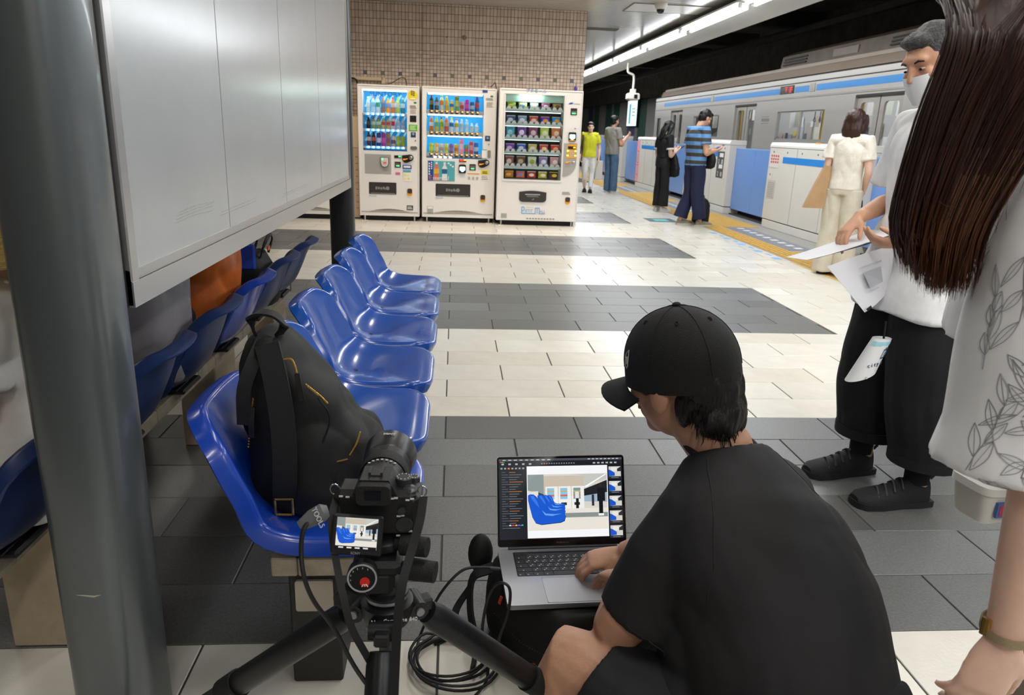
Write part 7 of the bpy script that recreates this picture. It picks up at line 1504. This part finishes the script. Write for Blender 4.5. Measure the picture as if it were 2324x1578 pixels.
# ---- person in khaki behind him (mostly hidden)
t2, j2, A2, T2_ = standing('person in khaki trousers and black sneakers standing hidden behind the man in white', (2.20, 2.93, 0), R(75), 1.68, SKIN,
    dict(mat=CL('shirt_taupe', '6d6455'), cuff=0.08), dict(mat=CL('trouser_khaki', '8b7448', bs=200), r=(0.115, 0.11, 0.10, 0.10, 0.092), cut=0.0), dict(style='short', mat=HAIRK), vox=0.010, shoes=dict(mat=M('shoe_knit', '17171a', 0.8), sole=M('sole_cream', 'd8d2c2', 0.6), L=0.28), foot=((-0.12, 0.0, 0.1), (0.1, 0.0, -0.1)))

# ================================================================== CROUCHING MAN IN BLACK CAP
KT = CL('tee_black', '161517', 0.8, bs=500, bump=0.08, var=0.2); KS = CL('shorts_black', '101114', 0.75)
cr = thing('person', 'man in a black cap, black T-shirt and shorts crouching at the laptop', 'person')
HS = 1.11; HC = V((0.455, 1.36, 0.838)); HF = V((-0.60, 0.78, -0.17)).normalized(); HU = V((-0.12, 0.05, 1))
pel = V((0.59, 0.955, 0.27)); w1 = V((0.588, 1.0, 0.38)); w2 = V((0.578, 1.085, 0.50)); ch = V((0.553, 1.20, 0.59)); nk = V((0.545, 1.295, 0.695))
LFT = V((-0.90, -0.43, 0.0)); 
lsh = V((0.435, 1.175, 0.60)); rsh = V((0.68, 1.345, 0.585)); lel = V((0.318, 1.16, 0.41)); lwr = V((0.40, 1.40, 0.345)); rel = V((0.64, 1.53, 0.40)); rwr = V((0.436, 1.612, 0.282))
lhp = V((0.50, 0.925, 0.26)); lkn = V((0.228, 1.175, 0.325)); lan = V((0.36, 0.975, 0.075)); rhp = V((0.69, 1.02, 0.26)); rkn = V((0.60, 1.40, 0.34)); ran = V((0.72, 1.20, 0.075))
mb = MB(); Ah = add_head(mb, HC, HF, HU, HS)
for sx in (-1, 1): mb.ell(HC + Ah @ V((0.082 * sx, -0.012, -0.012)) * HS, (0.010, 0.021, 0.034), 14, 10, Ah)
mb.tube([nk - V((0, 0, 0.05)), nk + V((-0.015, 0.01, 0.02)), HC + Ah @ V((0, -0.02, -0.06))], [0.075, 0.064, 0.060], 18)
add_torso(mb, [pel, w2, ch, nk], [0.15, 0.16, 0.16, 0.06], [0.10, 0.11, 0.10, 0.05], LFT)
for a, b, c in ((lsh, lel, lwr), (rsh, rel, rwr)):
    add_limb(mb, [a, a.lerp(b, 0.5), b, b.lerp(c, 0.35), c], [0.058, 0.056, 0.046, 0.045, 0.029]); mb.tube([ch.lerp(nk, 0.6), a], [0.07, 0.06], 12)
add_hand(mb, rwr, V((-0.93, 0.10, -0.28)), V((0.0, 0.05, -1)), V((0, -1, 0)), 1.0, thumb=0.9, curls=(0.50, 0.46, 0.42, 0.42))
add_hand(mb, lwr, V((-0.25, 0.9, -0.35)), V((0, -0.3, -1)), V((1, 0, 0)), 1.0, 0.3)
for a, b, c in ((lhp, lkn, lan), (rhp, rkn, ran)): add_limb(mb, [a, a.lerp(b, 0.5), b, b.lerp(c, 0.35), c, c - V((0, 0, 0.03))], [0.095, 0.088, 0.066, 0.070, 0.042, 0.04])
rbuild(mb, 'body', M('skin_tan', 'b88a70', 0.5, var=0.14, vs=14, sss=0.10, bump=0.08, bs=160), cr, 0.005, 3)
face_parts(cr, HC, HF, HU, HS)
mb = MB()
add_torso(mb, [pel + V((0.0, -0.005, -0.01)), w1, w2, ch, ch.lerp(nk, 0.6) , nk + V((-0.004, 0.003, 0.012))], [0.175, 0.182, 0.186, 0.182, 0.140, 0.082], [0.150, 0.158, 0.158, 0.142, 0.108, 0.072], LFT, e=0.88)
mb.ell((0.50, 1.09, 0.43), (0.13, 0.13, 0.11)); mb.ell((0.46, 1.04, 0.36), (0.11, 0.10, 0.07))
for a, b, c in ((lsh, lel, lwr), (rsh, rel, rwr)):
    e = a.lerp(b, 0.90) + V((0.03, 0.0, -0.005)); mb.tube([ch.lerp(nk, 0.55), a.lerp(ch, 0.15), a.lerp(e, 0.35), a.lerp(e, 0.7), e], [0.098, 0.092, 0.088, 0.086, 0.086], 20)
tso = rbuild(mb, 't_shirt', KT, cr, 0.007, 6, 0.5, (0.006, 6, (1, 1, 1)))
from mathutils.bvhtree import BVHTree
bmt = bmesh.new(); bmt.from_mesh(tso.data); bvt = BVHTree.FromBMesh(bmt)
def seam(pts_, parent):
    q = [];
    for p in crom(pts_, 6):
        h = bvt.find_nearest(p); q.append(h[0] + h[1] * 0.0004)
    MB().tube(q, 0.0012, 5).build('sewn_seam', KT, parent)
seam([nk + V((-0.05, -0.04, 0.02)), V((0.455, 1.10, 0.66)), V((0.455, 1.03, 0.56)), V((0.44, 1.03, 0.46))], tso); seam([nk + V((0.06, 0.0, 0.03)), V((0.66, 1.22, 0.68)), V((0.72, 1.22, 0.56))], tso)
seam([V((0.30, 1.08, 0.47)), V((0.33, 1.06, 0.45)), V((0.38, 1.06, 0.425))], tso); bmt.free()
cl_ = MB(); Pn = [nk + V((-0.012, 0.010, 0.022)) + (LFT * 0.075 * math.cos(a) + V((-0.43, 0.90, 0.30)).normalized() * 0.068 * math.sin(a)) + V((0, 0, -0.012 * math.sin(a))) for a in [2 * PI * k / 28 for k in range(29)]]
cl_.tube(Pn, 0.0065, 8); cl_.build('collar', KT, cr)
mb = MB(); add_torso(mb, [pel - V((0.02, 0.0, 0.10)), pel - V((0, 0, 0.03)), pel + V((0.005, 0.0, 0.06)), w1 + V((0, 0, 0.01))], [0.14, 0.195, 0.205, 0.20], [0.11, 0.15, 0.155, 0.15], LFT)
for a, b in ((lhp, lkn), (rhp, rkn)): add_limb(mb, [a, a.lerp(b, 0.4), a.lerp(b, 0.80)], [0.125, 0.115, 0.098], 20)
rbuild(mb, 'shorts', KS, cr, 0.008, 3, 0.5, (0.010, 6, (1, 1, 1)))
for an, fw in ((lan, (-0.5, 0.85)), (ran, (-0.35, 0.93))): shoe(cr, (an.x, an.y), fw, 0.28, BSHOE, DSOLE)
TH = lambda x, y, z: HC + Ah @ V((x, y, z)) * HS
# hair below the cap
mb = MB(); mb.ell(TH(0, -0.062, 0.0), (0.078, 0.056, 0.085), 22, 14, Ah); mb.ell(TH(0, -0.080, -0.055), (0.064, 0.040, 0.052), 22, 14, Ah)
for sx in (-1, 1): mb.ell(TH(0.067 * sx, 0.030, 0.004), (0.009, 0.016, 0.026), 14, 10, Ah); mb.ell(TH(0.060 * sx, -0.045, -0.035), (0.016, 0.02, 0.035), 14, 10, Ah)
hr = rbuild(mb, 'hair', HAIRK, cr, 0.005, 2, 0.5, (0.006, 45, (1, 1, 0.2)))
st_ = MB()
for k in range(150):                                        # short strand tips over the nape and temples
    a = random.uniform(-1.35, 1.35); p = TH(0.070 * math.sin(a) , -0.05 - 0.055 * math.cos(a), random.uniform(-0.10, -0.03) + 0.02 * abs(a)); o_ = (p - TH(0, -0.03, 0)).normalized()
    st_.tube([p - o_ * 0.008, p + o_ * 0.005 + V((0, 0, -0.008)), p + o_ * 0.005 + V((random.uniform(-.004, .004), 0, -0.018))], [0.0016, 0.0012, 0.0004], 4)
st_.build('hair_tips', HAIRK, hr)
# cap: six-panel dome, brim, button, eyelets, emblem
CAPM = CL('cap_black', '131314', 0.82, bs=420, bump=0.25)
def capP(az, el, g=0.0):
    rx, ry, rz = 0.090 + g, 0.108 + g, 0.108 + g
    return TH(rx * math.cos(el) * math.sin(az), -0.004 + ry * math.cos(el) * math.cos(az), 0.026 + rz * math.sin(el) ** 0.92 if el > 0 else 0.026)
mb = MB(); rings = []
NA = 48
for e in range(13):
    el = R(88) * e / 12; rings.append([capP(2 * PI * k / NA, el) for k in range(NA)])
low = [[TH(0.0905 * math.sin(2 * PI * k / NA), -0.004 + 0.1085 * math.cos(2 * PI * k / NA), 0.026 - dz) for k in range(NA)] for dz in (0.030, 0.012)]
inn = [[TH(0.086 * math.sin(2 * PI * k / NA), -0.004 + 0.104 * math.cos(2 * PI * k / NA), 0.026 - dz) for k in range(NA)] for dz in (0.012, 0.030)]
mb.loft([inn[0], inn[1]] + low + rings, cap=True); cap = mb.build('cap', CAPM, cr, 60)
for q in range(6):
    az = PI / 6 + q * PI / 3; MB().tube([capP(az, R(88) * e / 14, 0.0004) for e in range(15)], 0.0009, 5).build('cap_seam', CAPM, cap)
    MB().tube([capP(az + PI / 6 + 0.04 * math.cos(b), R(52) + 0.04 * math.sin(b), 0.0008) for b in [2 * PI * k / 10 for k in range(11)]], 0.0011, 5).build('eyelet', CAPM, cap)
MB().ell(TH(0, -0.004, 0.136), (0.0085, 0.0085, 0.005), 12, 8, Ah).build('cap_button', CAPM, cap)
top_, bot_ = [], []
for r_ in range(7):
    f_ = r_ / 6; row = []
    for k in range(19):
        a = R(-72 + 144 * k / 18); x = 0.088 * math.sin(a) * (1 + 0.04 * f_); y0_ = -0.004 + 0.106 * math.cos(a); y = y0_ + f_ * 0.072 * (math.cos(a) ** 0.6 if math.cos(a) > 0 else 0); row.append(TH(x, y, 0.000 - 0.022 * f_ - 0.020 * (x / 0.088) ** 2))
    top_.append(row)
nb = [[p - (Ah @ V((0, 0, 1))) * 0.004 for p in r] for r in top_]
mb = MB(); mb.loft(top_, cap=False, closed=False); mb.loft([r[::-1] for r in nb], cap=False, closed=False); mb.loft([[r for r in top_[-1]], nb[-1]], cap=False, closed=False); mb.build('brim', CAPM, cap, 60)
# flag emblem outlines on the left side of the cap
LW_ = M('emblem_thread', 'b8b6b0', 0.6)
ea, ee = R(-52), R(14); F2 = lambda u, v: capP(ea + u, ee + v, 0.0012)
for pth in ([(-0.075, -0.16), (-0.075, 0.10), (0.035, 0.02)], [(-0.075, -0.16), (-0.03, -0.20), (0.06, -0.155), (0.035, 0.02)], [(-0.05, -0.13), (-0.05, -0.02), (-0.01, -0.14), (-0.01, -0.03)], [(0.045, -0.03), (0.008, -0.045), (0.012, -0.15), (0.05, -0.135)], [(0.012, -0.09), (0.042, -0.08)]): MB().tube([F2(*p) for p in pth], 0.0009, 5).build('emblem', LW_, cap)
settle(cr, (0.6, 1.1, 0))

# ================================================================== WOMAN WITH LONG HAIR AT THE RIGHT EDGE
HL = M('hair_long', '46291c', 0.42, var=0.5, vs=60, stretch=(1, 1, 0.04), dark='1e110c'); HL2 = M('hair_long_tip', '643a20', 0.42, var=0.5, vs=60, stretch=(1, 1, 0.04), dark='2e190f')
BL = bpy.data.materials.new('blouse_floral'); BL.use_nodes = True; MATS['blouse_floral'] = BL
BL.node_tree.nodes['Principled BSDF'].inputs['Base Color'].default_value = (*rgb('f5f5f7'), 1); BL.node_tree.nodes['Principled BSDF'].inputs['Roughness'].default_value = 0.75
wm_ = thing('person', 'long brown-haired woman in a white leaf-print blouse at the right edge', 'person')
WH = V((0.745, 0.985, 1.455)); WF = V((-0.92, 0.30, -0.35)).normalized(); WU = V((-0.3, 0.1, 0.95))
wp_ = V((1.13, 1.03, 0.86)); wc_ = V((0.955, 1.01, 1.17)); wn_ = V((0.835, 0.995, 1.295)); SD = V((0.25, -0.97, 0))
wls = V((0.805, 0.872, 1.225)); wle = V((0.778, 0.825, 0.955)); wlw = V((0.730, 0.768, 0.684)); wrs = V((0.95, 1.16, 1.235)); wre = V((1.0, 1.23, 0.98)); wrw = V((0.985, 1.17, 0.82))
mb = MB(); Aw = add_head(mb, WH, WF, WU, 0.94); mb.tube([wn_ - V((0, 0, 0.03)), wn_, WH + Aw @ V((0, -0.02, -0.06))], [0.055, 0.05, 0.048], 16)
add_torso(mb, [wp_, wp_.lerp(wc_, 0.5), wc_, wn_], [0.14, 0.12, 0.14, 0.055], [0.09, 0.08, 0.08, 0.045], SD)
add_limb(mb, [wls, wls.lerp(wle, 0.5), wle, wle.lerp(wlw, 0.35), wlw], [0.045, 0.043, 0.038, 0.036, 0.0245], 20); add_limb(mb, [wrs, wrs.lerp(wre, 0.5), wre, wre.lerp(wrw, 0.35), wrw], [0.045, 0.042, 0.036, 0.034, 0.024])
add_hand(mb, wlw, V((-0.28, -0.06, -0.95)), V((0.15, 1.0, 0)), V((1, 0, 0)), 0.92, 0.3); add_hand(mb, wrw, V((0, 0.02, -1)), V((0.2, -0.9, 0)), V((-1, 0, 0)), 0.95, 0.9)
for s_ in (-1, 1):
    hp = wp_ + SD * (-0.08 * s_); kn = hp + V((0.03, 0.0, -0.40)); an = V((hp.x + 0.06, hp.y, 0.08)); add_limb(mb, [hp, hp.lerp(kn, 0.5), kn, kn.lerp(an, 0.35), an, an - V((0, 0, 0.03))], [0.075, 0.068, 0.052, 0.052, 0.034, 0.034])
rbuild(mb, 'body', SKINP, wm_, 0.006, 3); face_parts(wm_, WH, WF, WU, 0.94)
mb = MB(); add_torso(mb, [wp_ + V((0.015, 0, -0.02)), wp_.lerp(wc_, 0.5), wc_, wc_.lerp(wn_, 0.6), wn_ - V((0, 0, 0.005))], [0.20, 0.185, 0.175, 0.155, 0.07], [0.15, 0.135, 0.125, 0.105, 0.065], SD)
mb.tube(crom([wc_.lerp(wn_, 0.6), wls + V((-0.025, 0, 0)), V((0.756, 0.862, 1.10)), V((0.760, 0.852, 0.97)), V((0.758, 0.845, 0.888))], 4), lerp_list([0.095, 0.088, 0.090, 0.100, 0.108], 4), 24)
mb.tube([wc_.lerp(wn_, 0.6), wrs, wrs.lerp(wre, 0.5), wre], [0.09, 0.085, 0.09, 0.10], 20)
bl_ = rbuild(mb, 'blouse', BL, wm_, 0.007, 4, 0.5, (0.010, 5, (1, 1, 0.5)))
# leaf-print: drawn lines lie just on the cloth surface
from mathutils.bvhtree import BVHTree
bm_ = bmesh.new(); bm_.from_mesh(bl_.data); bvh = BVHTree.FromBMesh(bm_)
INK = M('print_ink', '9b9ba0', 0.7); ink = MB()
def on_cloth(p):
    h = bvh.find_nearest(p); return (h[0] + h[1] * 0.0006, h[1]) if h[0] is not None else (p, V((0, 0, 1)))
random.seed(21)
def leaf(c, dirn, L_, w_):
    c, n = on_cloth(c); d_ = V(dirn); d_ = (d_ - n * d_.dot(n)).normalized(); s_ = n.cross(d_)
    for sg in (-1, 1): ink.tube([on_cloth(c + d_ * L_ * f_ + s_ * sg * w_ * math.sin(PI * f_) * (1 - 0.3 * f_))[0] for f_ in [k / 7 for k in range(8)]], 0.00055, 3, cap=False)
    ink.tube([on_cloth(c + d_ * L_ * f_)[0] for f_ in (0, 0.3, 0.6, 0.85)], 0.0004, 3, cap=False)
cand = [v for v in bl_.data.vertices if v.normal.y < -0.15 and 0.84 < v.co.z < 1.26 and v.co.x < 1.15]
candf = [v for v in cand if v.co.x < 0.80]
for k in range(30):
    ink = MB()
    base_ = random.choice(candf if k % 2 else cand).co.copy(); up_ = V((random.uniform(-0.7, 0.7), 0, random.choice((1, 1, -0.6)))).normalized(); stem = [base_ + up_ * 0.020 * q + V((0.005 * math.sin(q + k), 0, 0)) for q in range(6)]
    ink.tube([on_cloth(p)[0] for p in stem], 0.0007, 3, cap=False)
    for q in range(1, 6):
        leaf(stem[q], up_ * 0.7 + V(((-1) ** q * 0.8, 0, 0.1)), random.uniform(0.028, 0.05), random.uniform(0.005, 0.009))
    ink.build('leaf_print', INK, bl_, 0)
bm_.free()
mb = MB(); add_torso(mb, [wp_ - V((-0.01, 0, 0.10)), wp_, wp_.lerp(wc_, 0.35)], [0.17, 0.175, 0.14], [0.12, 0.125, 0.10], SD)
for s_ in (-1, 1):
    hp = wp_ + SD * (-0.08 * s_); an = V((hp.x + 0.06, hp.y, 0.09)); add_limb(mb, [hp + V((0, 0, 0.02)), hp.lerp(an, 0.3), hp.lerp(an, 0.6), an], [0.10, 0.098, 0.09, 0.085], 18); shoe(wm_, (an.x, an.y), (-0.95, 0.2), 0.24, BSHOE, DSOLE)
rbuild(mb, 'trousers', CL('trouser_taupe', '8b7f76'), wm_, 0.009, 3)
# long hair: inner volume + strands
WT_ = lambda x, y, z: WH + Aw @ V((x, y, z)) * 0.94
mb = MB(); mb.ell(WT_(0, -0.022, 0.045), (0.086, 0.098, 0.090), 22, 14, Aw); mb.ell(WT_(0, -0.045, 0.0), (0.080, 0.075, 0.08), 22, 14, Aw)
mb.tube(crom([WT_(-0.055, 0.0, 0.07), V((0.685, 0.915, 1.43)), V((0.640, 0.905, 1.33)), V((0.608, 0.905, 1.25)), V((0.612, 0.905, 1.18))], 4), lerp_list([0.06, 0.085, 0.066, 0.044, 0.026], 4), 18, side=V((1, 0.1, 0)), ry=lerp_list([0.03, 0.030, 0.026, 0.020, 0.010], 4))
hv = rbuild(mb, 'hair', HL, wm_, 0.006, 3, 0.5, (0.005, 40, (1, 1, 0.06)))
random.seed(5)
s1, s2 = MB(), MB()
for k in range(2500):
    u = random.random(); v = random.random(); cl2 = math.sin(u * 41) * 0.004
    root = WT_(-0.02 - 0.066 * random.random(), -0.11 + 0.225 * (1 - u), 0.118 - 0.05 * random.random())
    x1 = 0.586 + 0.19 * u; x2 = 0.564 + 0.152 * u + cl2; x3 = 0.556 + 0.112 * u + cl2; x4 = 0.580 + 0.092 * u + cl2 * 1.5 + random.gauss(0, 0.004)
    zt = 1.118 + 0.085 * max(0, 0.55 - u) ** 1.1 + 0.02 * max(0, u - 0.7) + random.uniform(-0.010, 0.035) * (1 + 0.5 * math.sin(u * 60))
    P_ = crom([root, V((x1, 0.884 + 0.034 * v, 1.43)), V((x2, 0.868 + 0.05 * v, 1.33)), V((x3, 0.872 + 0.05 * v, 1.21)), V((x4, 0.886 + 0.04 * v, zt))], 4); n_ = len(P_)
    rr = [0.0008] * (n_ - 4) + [0.0007, 0.0006, 0.0004, 0.00012]; h_ = n_ // 2 + 2 + random.randint(-1, 2)
    s1.tube(P_[:h_ + 1], rr[:h_ + 1], 3, cap=False); s2.tube(P_[h_:], rr[h_:], 3, cap=False)
for k in range(60):                                          # flyaway hairs
    u = random.random(); P_ = crom([WT_(-0.06, -0.08 + 0.15 * u, 0.10), V((0.60 + 0.16 * u, 0.872, 1.40)), V((0.560 + 0.2 * u + random.gauss(0, 0.012), 0.866 + random.gauss(0, 0.006), 1.25)), V((0.57 + 0.19 * u + random.gauss(0, 0.02), 0.885, 1.13 + random.uniform(0, 0.1)))], 5); s1.tube(P_, 0.0003, 3, cap=False)
s1.build('hair_strands', HL, hv, 60); s2.build('hair_tips', HL2, hv, 60)
# bracelet
d = (wlw - wle).normalized(); bp_ = wlw - d * 0.012; u_, v_ = frame(d)
BR = M('bracelet_mesh', 'a08f70', 0.4, metal=0.5, bump=0.3, bs=800); ring = [bp_ + u_ * 0.031 * math.cos(a) + v_ * 0.028 * math.sin(a) + d * 0.010 * math.sin(a * 1.0) for a in [2 * PI * k / 30 for k in range(31)]]
br = ribbon(ring, 0.011, 0.002, (0, 0, 0.001), sub=1) if False else None
mb = MB(); rings = []
for k in range(31):
    a = 2 * PI * k / 30; o_ = u_ * math.cos(a) + v_ * math.sin(a); c_ = bp_ + u_ * 0.0305 * math.cos(a) + v_ * 0.0275 * math.sin(a) + d * 0.012 * math.sin(a); rings.append([c_ - d * 0.0055 - o_ * 0.001, c_ + d * 0.0055 - o_ * 0.001, c_ + d * 0.0055 + o_ * 0.0012, c_ - d * 0.0055 + o_ * 0.0012])
bo = mb.loft(rings, cap=False).build('bracelet', BR, wm_); a = R(200); 
e_ = min(rings, key=lambda q: q[0].x)[0]; MB().tube([e_ - d * 0.010, e_ + d * 0.012], [0.006, 0.006], 10).build('bracelet_clasp', GOLD, bo)
settle(wm_, (1.03, 1.02, 0))
# white box bag hanging from her far hand
bxg = thing('plastic_box_bag', 'white plastic carry box with a blue and red label behind the leaf-print blouse', 'box', (0.978, 1.13, 0.662), R(8))
mb = MB(); mb.loft([superring(0, 0, 0, 0.048, 0.034, 28, 0.4), superring(0, 0, 0.004, 0.053, 0.038, 28, 0.4), superring(0, 0, 0.06, 0.060, 0.044, 28, 0.4)]); mb.build('tub', M('tub_white', 'dcdad4', 0.35), bxg)
mb = MB(); mb.loft([superring(0, 0, 0.060, 0.064, 0.048, 28, 0.4), superring(0, 0, 0.074, 0.064, 0.048, 28, 0.4), superring(0, 0, 0.078, 0.058, 0.042, 28, 0.4)]); mb.build('lid', M('lid_white', 'e6e4e0', 0.35), bxg)
lab_ = bx('label', (-0.038, -0.0475, 0.020), (-0.012, -0.042, 0.048), M('label_blue', '5a78b8', 0.5), bxg)
for k in range(2): bx('label_mark', (-0.034 + 0.012 * k, -0.0485, 0.024), (-0.026 + 0.012 * k, -0.0474, 0.044), M('label_red', 'c0506a', 0.5), lab_)
MB().tube(crom([(-0.055, 0, 0.07), (-0.05, 0, 0.10), (0, 0, 0.115), (0.05, 0, 0.10), (0.055, 0, 0.07)], 5), 0.003, 6).build('handle', MATS['lid_white'], bxg)

# ================================================================== SEATED PEOPLE BEHIND THE BOARD
def seated(label, y, top, hairm, xo=-1.02, h=1.60, lean=0.0, vs=1.0, over=None, style='short', trm=None):
    k = h / 1.70; z0 = 0.56 if vs == 1 else 0.54
    J = dict(pel=(0, 0, z0), wst=(0, -0.02 + lean * 0.3, z0 + 0.17 * vs), chs=(0, -0.02 + lean * 0.7, z0 + 0.36 * vs), nek=(0, lean, z0 + 0.50 * vs), hd=(0, lean + 0.05, z0 + 0.635 * vs), ls=(-0.165, lean - 0.01, z0 + 0.455 * vs), rs=(0.165, lean - 0.01, z0 + 0.455 * vs), le=(-0.20, 0.05, z0 + 0.20 * vs), re=(0.20, 0.05, z0 + 0.20 * vs), lw=(-0.10, 0.25, z0 + 0.12 * vs), rw=(0.10, 0.25, z0 + 0.12 * vs),
             lh=(-0.085, 0, z0), rh=(0.085, 0, z0), lk=(-0.10, 0.40, z0 + 0.01), rk=(0.10, 0.40, z0 + 0.01), la=(-0.10, 0.42, 0.085), ra=(0.10, 0.42, 0.085))
    if over: J.update(over)
    return standing(label, (xo, y, 0), PI / 2, h, SKINP, top, dict(mat=trm or CL('trouser_slate', '3a3d44'), r=(0.10, 0.095, 0.085, 0.08, 0.075)), dict(style=style, mat=hairm), J=J, vox=0.010, shoes=dict(mat=BSHOE, sole=DSOLE, L=0.25), foot=((-0.10, 0.42, 0), (0.10, 0.42, 0)), hem=0.50)
t, j, A, T = seated('seated woman in a white top with pearls and straw hat behind the pillar', 1.625, dict(mat=CL('top_white', 'd9d6d0'), fold=(0.012, 6, (1, 1, 0.7)), cuff=0.085, w=(0.17, 0.165, 0.16, 0.165, 0.15, 0.07)), HAIRK, -0.95, 1.50, vs=0.85, over=dict(nek=(0, 0.0, 0.93), hd=(0, 0.03, 1.105), ls=(-0.15, -0.01, 0.885), rs=(0.15, -0.01, 0.885), le=(-0.19, 0.0, 0.70)))
pe = MB()
for k in range(30):
    a = 2 * PI * k / 30; pe.ell(j['nek'] + V((0.068 * math.cos(a), 0.01 + 0.066 * math.sin(a), 0.02 - 0.02 * math.sin(a))), (0.0078, 0.0078, 0.0078), 8, 6)
pe.build('pearl_necklace', MATS['pearl'], t)
STW = M('straw', 'c9ab68', 0.7, var=0.35, vs=40, stretch=(1, 1, 6), bump=0.6, bs=90)
ht = MB(); c_ = j['hd'] + V((0, -0.01, 0.02))
ht.lathe([(0.19, -0.115), (0.196, -0.11), (0.155, -0.04), (0.115, 0.0), (0.108, 0.06), (0.09, 0.105), (0.04, 0.115)], c_, (0, 0, 1), 30); hto = ht.build('straw_hat', STW, t)
for k in range(14): 
    f_ = k / 13; zc = -0.11 + 0.10 * f_; rc = 0.196 - 0.082 * f_ ** 0.8; MB().tube([c_ + V((rc * math.cos(a), rc * math.sin(a), zc)) for a in [2 * PI * q / 30 for q in range(31)]], 0.0045, 5).build('straw_braid', STW, hto)
seated('person in a grey shirt seated with back to the board', 2.40, dict(mat=CL('shirt_grey', '7b777b'), fold=(0.016, 5, (1, 1, 0.7)), w=(0.20, 0.20, 0.195, 0.20, 0.18, 0.075)), HAIRK, -1.0, 1.66)
seated('person in an orange leather jacket seated with back to the board', 3.03, dict(mat=M('leather_orange', 'c4662c', 0.35, var=0.15, vs=8, bump=0.1, bs=120), name='jacket', fold=(0.016, 6, (1, 1, 0.7))), HB, -1.0, 1.62)
bk = thing('handbag', 'black bag with looped straps on the left row of seats', 'bag', (-0.95, 3.60, 0.455))
mb = MB(); mb.loft([superring(0, 0, 0, 0.09, 0.12), superring(0, 0, 0.02, 0.10, 0.14), superring(0, 0, 0.16, 0.08, 0.13), superring(0, 0, 0.25, 0.03, 0.10)]); rbuild(mb, 'bag_body', BAGK, bk, 0.009, 3)
for x in (-0.03, 0.04): ribbon([(x, -0.07, 0.23), (x + 0.02, -0.07, 0.29), (x + 0.03, 0.0, 0.33), (x + 0.02, 0.09, 0.30), (x, 0.08, 0.23)], 0.018, 0.006, (1, 0, 0.3)).build('strap', WEB, bk)
bx('orange_tab', (0.05, 0.02, 0.25), (0.056, 0.06, 0.27), M('tab_orange', 'd8703a', 0.5), bk); bx('blue_lining', (-0.05, -0.13, 0.18), (0.03, -0.11, 0.30), M('lining_blue', '2a4ab0', 0.4), bk, 0.008)
